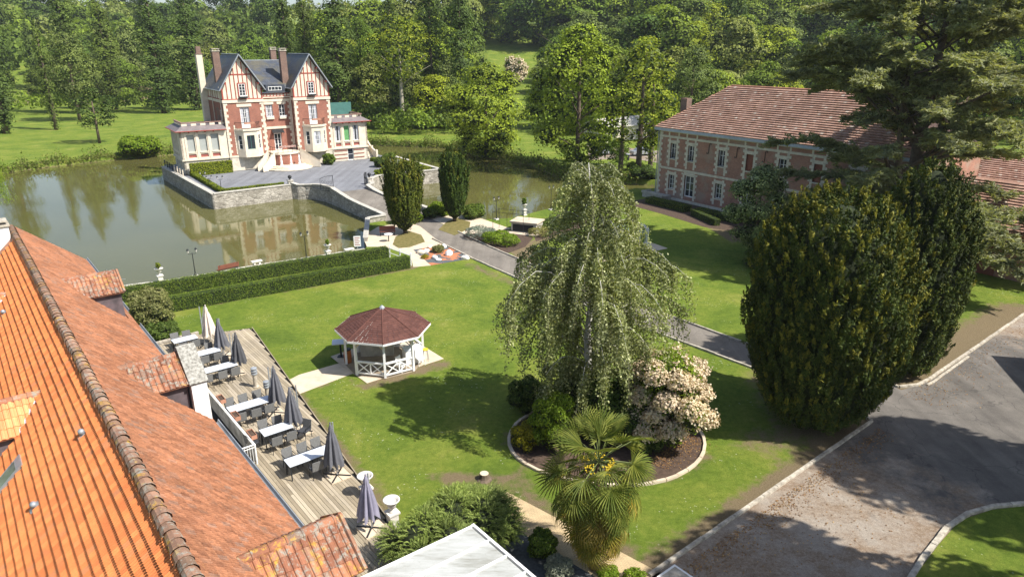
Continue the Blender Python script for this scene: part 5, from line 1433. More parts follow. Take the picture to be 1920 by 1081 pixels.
# urns
def urn(u, v, label, h=1.35, pl=True, z=0.0, s=1.0, plant=None):
    g = G(u, v, z); t = thing('stone_urn', label, 'urn', (*g, z), ROTB); t.scale = (s,)*3
    if pl:
        b = MB(); b.box(-.24,.24,-.24,.24,0,.1); b.box(-.18,.18,-.18,.18,.1,.62); b.box(-.24,.24,-.24,.24,.62,.7); b.build('pedestal', M['whitestone'], t); z0 = .7
    else: z0 = 0
    b = MB(); b.lathe([(.13,z0),(.15,z0+.04),(.07,z0+.09),(.06,z0+.16),(.16,z0+.22),(.2,z0+.36),(.21,z0+.44),(.33,z0+.52),(.34,z0+.56),(.28,z0+.55),(.24,z0+.45)], 16); b.build('bowl', M['whitestone'], t, smooth=True)
    return t, g, z+z0*s
M['whitestone'] = plain('white_cast_stone', (.62,.59,.54), .8, .12, 4)
urn(688, 938, 'white stone urn on a pedestal half hidden behind the mauve parasol')
urn(737, 985, 'white stone urn on a pedestal against the juniper bush')
st_ = thing('tree_stump', 'pale sawn tree stump on the lawn above the juniper', 'stump', (*G(908, 897), 0))
b = MB(); b.lathe([(.36,0),(.26,.08),(.22,.18),(.20,.30)], 11); b.build('stump', M['bark'], st_)
b = MB(); b.lathe([(.198,.302),(.19,.315)], 11); b.build('cut_face', M['path'], st_)
# ---------------------------------------------------------------- veranda roof
vr = thing('veranda_roof', 'flat translucent veranda roof with white glazing bars at the bottom of the view', 'veranda', (0,0,0), ROTB)
m, n, out = newmat('stained_translucent_sheet'); ps = pos(n)
mp = N(n, 'ShaderNodeMapping'); mp.inputs['Rotation'].default_value = (0,0,-ROTB); mp.inputs['Scale'].default_value = (.35,2.4,1); n.links.new(ps, mp.inputs['Vector'])
c = ramp(n, noise(n, mp.outputs[0], 1.3, 6, .75), [(.35,(.25,.25,.22)),(.5,(.37,.38,.36)),(.7,(.46,.47,.46))])
c = mix(n, ramp(n, noise(n, ps, 5, 6, .8), [(.55,0.),(.7,.35)]), c, (.20,.20,.17))
bsdf(n, out, c, .35, .3); M['poly'] = m
vy1, vx1, vz0 = 15.95, 11.15, 2.8
ts = .035
for k in range(7):
    y0 = vy1-.93*(k+1); p = MB(); p.slab([(6.3,y0+.02,vz0+.16),(vx1,y0+.02,vz0-.0),(vx1,y0+.91,vz0),(6.3,y0+.91,vz0+.16)], (0,0,1), .02); p.build('roof_panel', m, vr)
for k in range(8):
    y0 = vy1-.93*k; p = MB(); p.slab([(6.3,y0-.03,vz0+.22),(vx1+.04,y0-.03,vz0+.05),(vx1+.04,y0+.03,vz0+.05),(6.3,y0+.03,vz0+.22)], (0,0,1), .07); p.build('glazing_bar', M['white'], vr)
p = MB(); p.box(vx1+.045, vx1+.14, vy1-6.6, vy1+.05, vz0-.08, vz0+.06); p.build('eaves_beam', M['white'], vr)
for k in range(3):
    p = MB(); p.box(vx1-.06, vx1+.03, vy1-.08-k*3, vy1+.0-k*3, 0, vz0-.08); p.build('post', M['white'], vr)
# white corner block at the bottom by the paver path
g = G(1245, 1078); t = thing('gate_pillar', 'low white capped pillar at the end of the kerb, bottom edge', 'pillar', (*g, 0), ROTB)
b = MB(); b.box(-.5,.5,-.9,-.05,0,.28); b.build('pillar_body', M['white'], t); b = MB(); b.box(-.4,.4,-.8,-.15,.28,.3); b.build('pillar_top', M['concrete'], t)
# ================================================================ PLANTS
def oleaf(name, c1, c2, c3=None, trans=.22, big=.3, bigs=.35, hue=.10, rough=.6):
    """leaf colour varies per leaf, slowly through the crown and per plant"""
    m = leafmat(name, c1, c2, c3, trans, big, bigs, rough)
    n = m.node_tree
    oi = N(n, 'ShaderNodeObjectInfo').outputs['Random']
    d = [x for x in n.nodes if x.type == 'BSDF_PRINCIPLED'][0]; t = [x for x in n.nodes if x.type == 'BSDF_TRANSLUCENT'][0]
    for nd, sk in ((d, d.inputs['Base Color']), (t, t.inputs[0])):
        src = sk.links[0].from_socket
        n.links.new(mix(n, 1.0, src, ramp(n, oi, [(0, (1-hue,1-hue*.6,1-hue)), (.5, (1,1,1)), (1, (1+hue*1.6,1+hue*.8,1-hue*.5))]), 'MULTIPLY'), sk)
    return m
LM = {
 'poplar': oleaf('poplar_leaves', (.055,.085,.024), (.105,.145,.042), (.17,.205,.07), .2),
 'broad': oleaf('broad_leaves', (.085,.135,.020), (.155,.215,.034), (.24,.29,.06), .28, hue=.25),
 'bright': oleaf('bright_spring_leaves', (.13,.18,.018), (.24,.28,.03), (.36,.38,.05), .32, hue=.15),
 'dark': oleaf('dark_leaves', (.040,.070,.018), (.080,.120,.030), (.13,.17,.05), .18),
 'willow': oleaf('willow_leaves', (.11,.145,.045), (.20,.24,.08), (.28,.32,.12), .28),
 'birch': oleaf('birch_leaves', (.13,.155,.075), (.245,.28,.15), (.48,.51,.35), .28),
 'yew': oleaf('yew_needles', (.030,.046,.012), (.060,.082,.020), (.12,.12,.025), .08, .35, .9),
 'yewtip': oleaf('yew_golden_tips', (.11,.115,.018), (.185,.17,.028), None, .15, .2),
 'colyew': oleaf('column_yew_needles', (.040,.058,.010), (.090,.110,.018), (.18,.18,.03), .08, .4, 1.4),
 'colyew2': oleaf('dark_column_yew_needles', (.024,.045,.010), (.05,.085,.014), (.10,.14,.025), .08, .3, 1.4),
 'cedar': oleaf('cedar_needles', (.18,.195,.115), (.30,.31,.185), (.40,.39,.25), .32, .3, .35),
 'hedge': oleaf('hedge_leaves', (.060,.100,.015), (.115,.165,.025), (.20,.235,.045), .12, .2),
 'box': oleaf('yellow_green_hedge', (.12,.16,.012), (.22,.26,.02), (.30,.32,.03), .2, .15),
 'lime': oleaf('lime_shrub_leaves', (.09,.15,.014), (.17,.25,.022), (.26,.32,.04), .25, .2),
 'golden': oleaf('golden_shrub_leaves', (.14,.13,.010), (.26,.23,.018), (.36,.30,.03), .2, .2),
 'silver': oleaf('silver_shrub_leaves', (.14,.17,.145), (.26,.29,.26), (.34,.37,.34), .1, .2),
 'varieg': oleaf('variegated_leaves', (.10,.12,.03), (.22,.22,.09), (.36,.34,.16), .2, .15),
 'juniper': oleaf('juniper_sprays', (.085,.13,.035), (.16,.22,.065), (.26,.32,.12), .12, .3, .7),
 'palm': oleaf('palm_blades', (.070,.105,.020), (.215,.235,.055), None, .2, .15),
 'palmdead': oleaf('dead_palm_blades', (.26,.19,.055), (.38,.29,.09), (.18,.12,.05), .2, .3, 2),
 'flower': oleaf('cream_flower_heads', (.50,.41,.31), (.66,.57,.46), (.46,.31,.24), .15, .15),
 'magnolia': oleaf('glossy_leaves', (.085,.12,.045), (.19,.23,.10), (.42,.45,.22), .15, .3, .8, rough=.4),
 'bank': oleaf('bank_grasses', (.10,.12,.03), (.17,.17,.06), (.26,.22,.10), .2),
}
for k_, c_ in (('broad', (.150,.215,.034)), ('bright', (.225,.285,.032)), ('dark', (.095,.145,.032)), ('willow', (.17,.21,.070)), ('poplar', (.085,.125,.036))):
    LM[k_+'F'] = oleaf('far_'+k_+'_leaves', sub(c_, .82), sub(c_, 1.12), sub(c_, 1.3), .25, .38, .16, .16)
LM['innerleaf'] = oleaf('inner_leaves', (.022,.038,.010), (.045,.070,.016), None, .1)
def unit(v): return v/np.maximum(np.linalg.norm(v, axis=-1, keepdims=True), 1e-9)
def rdir(n): return unit(rng.normal(size=(n, 3)))
def quads_from(C, T, S, L, W):
    """rhombic leaves: centre, long axis, short axis"""
    L = np.broadcast_to(np.asarray(L, float).reshape(-1, 1) if np.ndim(L) else L, (len(C), 1)); W = np.broadcast_to(np.asarray(W, float).reshape(-1, 1) if np.ndim(W) else W, (len(C), 1))
    V = np.stack([C-T*L/2, C+S*W/2+T*L*.08, C+T*L/2, C-S*W/2+T*L*.08], 1).reshape(-1, 3)
    F = np.arange(len(C)*4).reshape(-1, 4)
    return V, F
def leaf_orient(nrm, jit, T=None):
    n_ = unit(nrm+rng.normal(size=nrm.shape)*jit)
    if T is None: T = rng.normal(size=nrm.shape)
    T = unit(T-n_*np.sum(T*n_, 1, keepdims=True)); S = np.cross(n_, T); return T, S
class Leaves:
    def __init__(s): s.V = []; s.F = []; s.M = []; s.n = 0
    def add(s, V, F, mi=0): s.V.append(V); s.F.append(F+s.n); s.M.append(np.full(len(F), mi)); s.n += len(V)
    def leaves(s, C, nrm, L, W, jit=.5, T=None, mi=0):
        k = len(C); T_, S_ = leaf_orient(nrm, jit, T)
        s.add(*quads_from(C, T_, S_, L*rng.uniform(.7, 1.3, k), W*rng.uniform(.7, 1.3, k)), mi)
    def mesh(s, name, mats): return fastmesh(name, np.concatenate(s.V), np.concatenate(s.F), mats, np.concatenate(s.M) if isinstance(mats, (list, tuple)) else None)
def blob_leaves(lv, blobs, dens, L, W, jit=.45, shell=(.84, 1.05), up=.25, mi=0, cen=None, macro=.7):
    B = np.array(blobs, float)
    area = (B[:,3]*B[:,4]+B[:,3]*B[:,5]+B[:,4]*B[:,5])
    for i, b in enumerate(B):
        k = int(area[i]*dens)
        d = rdir(k); d[:, 2] = np.abs(d[:, 2])*np.where(rng.random(k) < .72, 1, -1)
        r_ = rng.uniform(shell[0], shell[1], (k, 1))+rng.normal(size=(k,1))*.05
        C = b[:3]+d*r_*b[3:6]
        # drop leaves deep inside other blobs
        inside = np.zeros(k, bool)
        for j, q in enumerate(B):
            if j == i: continue
            if np.linalg.norm(q[:3]-b[:3]) > q[3:6].max()+b[3:6].max(): continue
            inside |= (np.sum(((C-q[:3])/q[3:6])**2, 1) < .42)
        C = C[~inside]; n_ = d[~inside]/b[3:6]; n_ = unit(n_); n_[:, 2] += up
        if cen is not None:
            mn = C-np.array([0,0,cen]) if cen > 0 else C*np.array([1,1,0.])
            n_ = n_+macro*unit(mn)
        lv.leaves(C, n_, L, W, jit, mi=mi)
def trunk_mesh(H, r0, limbs, mt, lean=(0,0), n=8, z1=None, name='trunk'):
    mb = MB(); z1 = z1 or H*.75
    mb.tube([(0,0,-.1),(lean[0]*.15,lean[1]*.15,z1*.3),(lean[0]*.5,lean[1]*.5,z1*.65),(lean[0],lean[1],z1)], [r0*1.25,r0,r0*.75,r0*.3], n)
    for (za, a, ln, rise) in limbs:
        f = za/z1; x0, y0 = lean[0]*f, lean[1]*f
        p = [(x0,y0,za)]
        for q in (.35,.7,1.0): p.append((x0+math.cos(a)*ln*q, y0+math.sin(a)*ln*q, za+rise*(q**.8)))
        rr = r0*(1-f*.7)*.5
        mb.tube(p, [rr, rr*.7, rr*.45, rr*.18], 5)
    return mb.mesh(name, mt, True)
def rlimbs(H, R, k, z0=.3, z1=.75, rise=.25): return [(random.uniform(z0, z1)*H, random.uniform(0, 6.28), R*random.uniform(.5,.9), H*rise*random.uniform(.3,1)) for _ in range(k)]
def broad_proto(H, R, zc=.6, sz=.42, k=34, dens=9, L=.42, W=.32, mt='broad', trunk='bark', nlimb=9, low=.22, jit=.55, seed=0, rad=(.22,.36), inner=True):
    rnd = random.Random(seed)
    blobs = []
    for i in range(k):
        a = rnd.uniform(0, 6.283); zz = rnd.uniform(-1, 1); rr = math.sqrt(max(0, 1-zz*zz))*rnd.uniform(.45, .86)
        # slimmer at the top
        tap = 1.0 if zz < .2 else 1-.35*(zz-.2)
        r_ = R*rnd.uniform(*rad)
        blobs.append((math.cos(a)*R*rr*tap, math.sin(a)*R*rr*tap, H*zc+zz*H*sz*.82, r_*1.1, r_*1.1, r_*.72))
    lv = Leaves(); blob_leaves(lv, blobs, dens, L, W, jit, cen=H*zc*.8)
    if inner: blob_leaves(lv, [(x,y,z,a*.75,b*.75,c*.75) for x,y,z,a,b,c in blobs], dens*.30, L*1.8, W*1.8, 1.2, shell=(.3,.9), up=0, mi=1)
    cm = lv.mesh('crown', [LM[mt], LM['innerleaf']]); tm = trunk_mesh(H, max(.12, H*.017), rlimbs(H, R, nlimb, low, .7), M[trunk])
    return cm, tm
def poplar_proto(H, R, dens=8, L=.42, W=.28, seed=0, mt='poplar', low=.0):
    rnd = random.Random(seed); blobs = []
    nz = int(H/1.3)
    for i in range(nz):
        f = (i+.5)/nz; z = H*(low+f*(1-low))
        pr = R*(.45+.55*math.sin(min(1, f*2.2)*math.pi/2)) if f < .5 else R*(1-((f-.5)/.5)**2.2*.85)
        for q in range(3 if pr > R*.5 else 2):
            a = rnd.uniform(0, 6.283); rr = pr*rnd.uniform(.25,.62)
            blobs.append((math.cos(a)*rr, math.sin(a)*rr, z+rnd.uniform(-.6,.6), pr*.42, pr*.42, rnd.uniform(1.2,2.2)))
    lv = Leaves(); blob_leaves(lv, blobs, dens, L, W, .4, up=.15, cen=-1, macro=.9)
    blob_leaves(lv, [(x*.6,y*.6,z,a*.7,b*.7,c*.8) for x,y,z,a,b,c in blobs], dens*.35, L*1.6, W*1.6, 1.2, shell=(.2,.9), up=0, mi=1)
    cm = lv.mesh('crown', [LM[mt], LM['innerleaf']]); tm = trunk_mesh(H, .34, rlimbs(H, R*.5, 6, .05, .5, .2), M['bark'], z1=H*.9)
    return cm, tm
def plant(name, label, cat, loc, cm, tm=None, rz=None, s=1.0, group=None, trunkname='trunk', crownname='crown'):
    t = thing(name, label, cat, loc, random.uniform(0, 6.28) if rz is None else rz, group)
    t.scale = s if hasattr(s, '__len__') else (s,)*3
    link(crownname, cm, t)
    if tm: link(trunkname, tm, t)
    return t
# ---------------------------------------------------------------- near specials
# weeping birch
def birch():
    H = 13.6; t = thing('weeping_birch', 'tall weeping silver birch on the round bed in the middle of the lawn', 'tree', (3.75, 30.9, 0))
    rnd = random.Random(5); mb = MB()
    tp = [(0,0,-.1),(.05,0,2),(-.1,.1,5),(.1,0,8),(-.1,0,11),(-.35,0,13.2)]
    mb.tube(tp, [.24,.2,.16,.11,.06,.015], 9)
    def tat(z):
        for (a, b) in zip(tp[:-1], tp[1:]):
            if a[2] <= z <= b[2]: q = (z-a[2])/(b[2]-a[2]); return Vector(a).lerp(Vector(b), q)
        return Vector(tp[-1])
    lv = Leaves(); tw = MB(); starts = []
    for i in range(92):
        f = i/91; z = 2.6+f*10.2; a = i*2.4+rnd.uniform(-.4,.4)
        ln = np.interp(z, [2.6,3.5,5,7.2,8.6,10.5,12.8],[2.6,3.5,5.2,5.1,2.9,2.4,1.3])*rnd.uniform(.62,1.0)
        rise = ln*rnd.uniform(.25,.55)*(1.0 if f < .7 else 1.4)
        p0 = tat(z); pts_ = []
        for q in np.linspace(0, 1, 7):
            dr = -rise*.9*max(0, q-.55)**2*3
            pts_.append(p0+Vector((math.cos(a)*ln*q, math.sin(a)*ln*q, rise*math.sin(min(1,q*1.35)*math.pi/2)+dr)))
        mb.tube(pts_, list(np.linspace(.038*(1.2-f), .006, 7)), 5)
        nst = int(4+ln*(6.4 if z < 7 else 7.4))
        for _ in range(nst):
            q = rnd.uniform(.12, 1.0); x = q*6; i0 = int(min(5, x)); p = pts_[i0].lerp(pts_[i0+1], x-i0)
            starts.append((p, rnd.uniform(.5, 1.0)*(2.6 if f < .6 else 1.5)*(0.6+.5*q), a, q))
    for p, ln, a, q in starts:
        aa = a+rnd.uniform(-1.1,1.1); sx, sy = math.cos(aa)*.35, math.sin(aa)*.35
        ln = min(ln, p.z-.8)
        if ln < .3: continue
        e = [p, p+Vector((sx*.6,sy*.6,-ln*.25)), p+Vector((sx,sy,-ln))]
        if rnd.random() < .12: tw.tube([tuple(x) for x in e], [.008,.006,.004], 3, cap=False)
        k = int(ln*34); s_ = rng.uniform(0, 1, k)
        C = np.array(e[0])*((1-s_)**2)[:,None]+np.array(e[1])*(2*s_*(1-s_))[:,None]+np.array(e[2])*(s_**2)[:,None]
        C += rng.normal(size=(k,3))*np.array([.085,.085,.05])
        n_ = rdir(k); n_[:,2] += .3
        T = np.tile(np.array([0,0,-1.0]), (k,1))+rng.normal(size=(k,3))*.6
        lv.leaves(C, n_, .115, .085, .7, T)
    link('crown', lv.mesh('crown', LM['birch']), t)
    mb.build('trunk', M['birchbark'], t, smooth=True); tw.build('twigs', M['palebark'], t, kind='stuff')
birch()
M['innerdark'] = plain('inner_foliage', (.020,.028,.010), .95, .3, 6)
# big shrubby yews on the right
def spray_dome(lv, blobs, n, L, W, upT=.8, jit=.35, mi=0, tips=0.0, core=None, droop=0):
    """dense sprays on overlapping domes; long axis follows up/outward"""
    B = np.array(blobs); ar = B[:,3]*B[:,5]; pk = rng.choice(len(B), n, p=ar/ar.sum()); b = B[pk]
    d = rdir(n); d[:,2] = np.where(rng.random(n) < .8, np.abs(d[:,2]), d[:,2])
    C = b[:,:3]+d*b[:,3:6]*(rng.uniform(.84,1.08,(n,1))+.05*np.sin(b[:,0:1]*7+d[:,0:1]*9+d[:,2:3]*8))
    ins = np.zeros(n, bool)
    for q in B: ins |= (np.sum(((C-q[:3])/q[3:6])**2, 1) < .58)
    C = C[~ins]; d = d[~ins]; b = b[~ins]
    nr = unit(d/b[:,3:6]); T = unit(nr*np.array([1,1,.2])*.8+np.array([0,0,upT])+rng.normal(size=nr.shape)*.4)
    if droop: T[:,2] -= droop
    k = len(C); m_ = np.zeros(k, int)
    if tips:
        # golden sprays gather in patches
        ph = np.sin(C[:,0]*2.1+1)*np.sin(C[:,1]*2.3+2)*np.sin(C[:,2]*1.5)+.5*np.sin(C[:,0]*5.3+C[:,2]*4.1)
        tp = (rng.random(k) < tips*(1+np.clip(ph*2.2, -1, 3)))
        lv.leaves(C[~tp], nr[~tp], L, W, jit, T[~tp], 0); lv.leaves(C[tp]+nr[tp]*.06, nr[tp], L*1.15, W*1.1, jit, T[tp], 1)
    else: lv.leaves(C, nr, L, W, jit, T, mi)
def core_mesh(blobs, k=.8, name='inner_growth'):
    mb = MB()
    for x, y, z, rx, ry, rz in blobs:
        pf = [(math.sin(q)*1, -math.cos(q)) for q in np.linspace(.15, 3.0, 8)]
        n0 = len(mb.v); mb.lathe([(a, b) for a, b in pf], 10)
        for i in range(n0, len(mb.v)): v = mb.v[i]; mb.v[i] = (x+v[0]*rx*k, y+v[1]*ry*k, z+v[2]*rz*k)
    return mb
def dome_blobs(H, R, seed, k=30, squash=1.0, z0=.12, conic=0.0):
    rnd = random.Random(seed); out_ = [(0,0,H*.46,R*.78,R*.78*squash,H*.44)]
    for i in range(k):
        a = i*2.399+rnd.uniform(-.3,.3); f = (i+.5)/k
        z = H*(z0+f*(.90-z0)); e = math.sqrt(max(.02, 1-((z/H-.36)/.66)**2)) if z/H > .36 else .80+.2*(z/H)/.36
        e *= 1-conic*f
        r_ = R*.26*rnd.uniform(.7,1.35)*(1-.3*f)
        out_.append((math.cos(a)*R*.86*e, math.sin(a)*R*.86*e*squash, z, r_, r_, r_*rnd.uniform(1.0,1.7)))
    out_.append((0,0,H*.9,R*.25,R*.25,H*.1))
    return out_
def tufted_tree(name, label, loc, H, R, PX_, PY_, mt, tipmt, ntuft, per, tl, tr, LL, WW, tip=.5, seed=1, vert=1.0, lump=.07, stems=False):
    """crown of many upright sprays (tufts) standing on an egg shaped envelope, dark gaps between them"""
    t = thing(name, label, 'tree', loc); r0 = np.random.default_rng(seed); lv = Leaves()
    # place tufts evenly by area
    zz = np.linspace(0, 1, 200); wgt = np.interp(zz, PX_, PY_)+.08; cdf = np.cumsum(wgt)/wgt.sum()
    z = np.interp(r0.random(ntuft), cdf, zz); a = r0.uniform(0, 2*np.pi, ntuft); ph = r0.uniform(0, 6.28, 8)
    prof = np.interp(z, PX_, PY_)
    lum = 1+lump*np.sin(a*3+z*5+ph[0])+lump*.8*np.sin(a*5-z*9+ph[1])+lump*.6*np.sin(a*8+z*16+ph[2])
    r = R*prof*lum*r0.uniform(.86,.98,ntuft)
    B_ = np.stack([r*np.cos(a), r*np.sin(a), .3+z*(H-.3-tl*.6)], 1)
    out_ = np.stack([np.cos(a), np.sin(a), np.zeros(ntuft)], 1)
    D = unit(out_*(.26/vert)+np.array([0,0,1.0])*vert+r0.normal(size=(ntuft,3))*.16)
    ln = tl*r0.uniform(.55,1.35,ntuft)*(.75+.4*prof); wd = tr*r0.uniform(.7,1.3,ntuft)
    rep = np.repeat(np.arange(ntuft), per); k = len(rep); s_ = r0.uniform(0,1,k)**.85
    rad = unit(r0.normal(size=(k,3))*np.array([1,1,.5])+out_[rep]*.5)
    C = B_[rep]+D[rep]*(s_*ln[rep])[:,None]+rad*(wd[rep]*(1.05-.75*s_)*r0.uniform(.5,1.1,k))[:,None]
    nr = unit(rad+out_[rep]*.55+np.array([0,0,.2])); T = unit(D[rep]*.8+rad*.7+r0.normal(size=(k,3))*.25)
    pat = .5+.5*np.sin(a*4+z*6+ph[4])*np.sin(z*9+a*3+ph[5]); gold = (r0.random(ntuft) < tip*(.25+.9*pat)*(.3+.9*z))[rep] & (s_ > .45+.3*r0.random(k))
    lv.leaves(C[~gold], nr[~gold], LL, WW, .4, T[~gold], 0); lv.leaves(C[gold]+D[rep][gold]*.05, nr[gold], LL*1.05, WW*1.1, .4, T[gold], 1)
    link('crown', lv.mesh('crown', [LM[mt], LM[tipmt]]), t)
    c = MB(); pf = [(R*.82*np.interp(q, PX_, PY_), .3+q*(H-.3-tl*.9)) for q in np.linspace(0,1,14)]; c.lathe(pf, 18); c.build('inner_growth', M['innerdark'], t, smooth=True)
    b = MB()
    if stems:
        for q in range(9):
            aa = q*.7; b.tube([(0.08*math.cos(aa),.08*math.sin(aa),-.05),(.18*math.cos(aa),.18*math.sin(aa),.5),(R*.5*math.cos(aa),R*.5*math.sin(aa),H*.2)], [.09,.07,.03], 5)
    else: b.tube([(0,0,-.1),(0,0,H*.4)], [.4,.2], 8)
    b.build('trunk', M['bark'], t, smooth=True); return t
COLY = ([0,.04,.12,.28,.6,.85,.95,1.0], [.14,.34,.68,.9,1.0,.92,.70,.30])
COLY2 = ([0,.04,.12,.28,.6,.82,.94,1.0], [.14,.36,.72,.92,1.0,.86,.58,.2])
tufted_tree('columnar_yew', 'broad olive columnar yew left of the drive at the bridge foot', (-11.0, 69.4, 0), 7.4, 1.78, *COLY, 'colyew', 'yewtip', 560, 52, 1.5, .20, .26, .09, .35, 3, 1.6, .05, True)
tufted_tree('columnar_yew', 'slimmer dark green columnar yew right of the drive at the bridge foot', (-6.3, 74.6, 0), 7.6, 1.42, *COLY2, 'colyew2', 'colyew', 480, 52, 1.4, .18, .26, .09, .3, 8, 1.7, .04, True)
EGG = ([0,.03,.12,.3,.5,.65,.8,.9,.96,1.0], [.52,.64,.82,.95,1.0,.97,.84,.64,.44,.15])
tufted_tree('yew_tree', 'huge egg shaped yew with golden tips, nearest the parking kerb', (15.35, 31.5, 0), 11.9, 3.6, *EGG, 'yew', 'yewtip', 2600, 44, .90, .20, .18, .07, .75, 21, 1.0, .06)
EGG2 = ([0,.03,.12,.3,.5,.65,.8,.9,.96,1.0], [.60,.72,.86,.97,1.0,.92,.74,.52,.36,.12])
tufted_tree('yew_tree', 'second great yew, narrower and darker, behind the golden tipped one', (22.85, 37.4, 0), 12.4, 2.65, *EGG2, 'yew', 'yewtip', 1700, 42, .75, .20, .19, .075, .12, 33, .9, .05)
# cedar
def cedar():
    H = 26; t = thing('cedar', 'giant grey green cedar with wide flat branches in front of the mansion', 'tree', (*L2(60.3, 29.0), 0))
    rnd = random.Random(4); mb = MB(); lv = Leaves(); tw = MB()
    mb.tube([(0,0,-.1),(.2,0,5),(0,.2,12),(.3,0,19),(.2,0,25)], [.75,.6,.45,.26,.06], 10)
    mb.tube([(.1,0,4),(-1.6,-.6,7.5),(-2.3,-.8,13),(-2.6,-1,20)], [.4,.32,.22,.05], 8)
    mb.tube([(.1,0,5),(1.6,.6,9),(2.6,1.2,15),(3.2,1.3,21)], [.4,.3,.2,.05], 8)
    nb = 128
    for i in range(nb):
        f = i/(nb-1); z = 3.0+f*21.5; a = i*2.399+rnd.uniform(-.3,.3)
        ln = (14.0*(1-f*.50))*rnd.uniform(.5,1.0)
        if f < .12: ln *= .95
        base = Vector((-2.2 if rnd.random() < .3 else (2.3 if rnd.random() < .4 else 0)*min(1, f*2), 0, 0))
        up = rnd.uniform(.15,.6)*ln*(1 if f > .2 else .35); pts_ = []
        bend = rnd.uniform(-.25,.25)
        for q in np.linspace(0, 1, 8):
            aa = a+bend*q
            pts_.append(base+Vector((math.cos(aa)*ln*q, math.sin(aa)*ln*q, z+up*math.sin(q*1.9)-(.10*ln*q*q*(1.2-f)))))
        mb.tube(pts_, list(np.linspace(.17*(1.25-f), .02, 8)), 5)
        # flat sprays: side branchlets lying in the plane of the limb
        nbr = int(ln*8.2)
        for _ in range(nbr):
            q = rnd.uniform(.22, 1.0)**.8; x = q*7; i0 = int(min(6, x)); p = pts_[i0].lerp(pts_[i0+1], x-i0)
            sa = a+bend*q+rnd.choice((-1,1))*rnd.uniform(.5,1.3); bl = rnd.uniform(.6,1.9)*(1.15-.5*q)
            e = p+Vector((math.cos(sa)*bl, math.sin(sa)*bl, rnd.uniform(-.45,.6)*bl))
            if rnd.random() < .12: tw.tube([tuple(p), tuple(e)], [.02,.006], 3, cap=False)
            k = int(bl*34); s_ = rng.uniform(0,1,k)
            C = np.array(p)*(1-s_)[:,None]+np.array(e)*s_[:,None]+rng.normal(size=(k,3))*np.array([.14,.14,.05])
            C[:,2] -= .12*(s_**2)
            n_ = np.tile([0,0,1.0],(k,1)); T = np.tile(np.array([math.cos(sa),math.sin(sa),-.05]),(k,1))+rng.normal(size=(k,3))*np.array([.5,.5,.25])
            lv.leaves(C, n_, .50, .115, .9, T)
    link('crown', lv.mesh('crown', LM['cedar']), t)
    mb.build('trunk', M['bark'], t, smooth=True); tw.build('twigs', M['bark'], t, kind='stuff')
cedar()
# palm
def fan_mesh(mt, droop, seed, L=.86, half=1.65, nb=22, split=.33):
    r0 = random.Random(seed); mb = MB(); vs = []
    for k in range(nb):
        a = -half+2*half*k/(nb-1)+r0.uniform(-.02,.02); ln = L*(.78+.22*math.cos(a))*r0.uniform(.93,1.05)
        d = Vector((math.cos(a), math.sin(a), 0)); s = Vector((-math.sin(a), math.cos(a), 0)); cup = .16*math.sin(abs(a))
        w1 = ln*half*2/nb*.5*split
        def P(q, side, lift=0): 
            z = cup*q*L-droop*(max(0,q-.35)**2)*ln*1.2+lift
            w_ = w1*math.sin(min(1, q*1.5)*math.pi/2)*(1 if q < .75 else 1-(q-.75)*3.6)
            p = d*ln*q*(1-.12*droop*q)+s*w_*side; return (p.x, p.y, z)
        mid = [P(0,0), P(.35,0,-.012), P(.7,0,-.012), P(1,0)]
        l = [P(.35,-1,.012), P(.7,-1,.008)]; r = [P(.35,1,.012), P(.7,1,.008)]
        mb.add(mid+l+r, [(0,4,1),(4,5,2,1),(5,3,2),(0,1,6),(1,2,7,6),(2,3,7)])
    return mb.mesh('frond', mt)
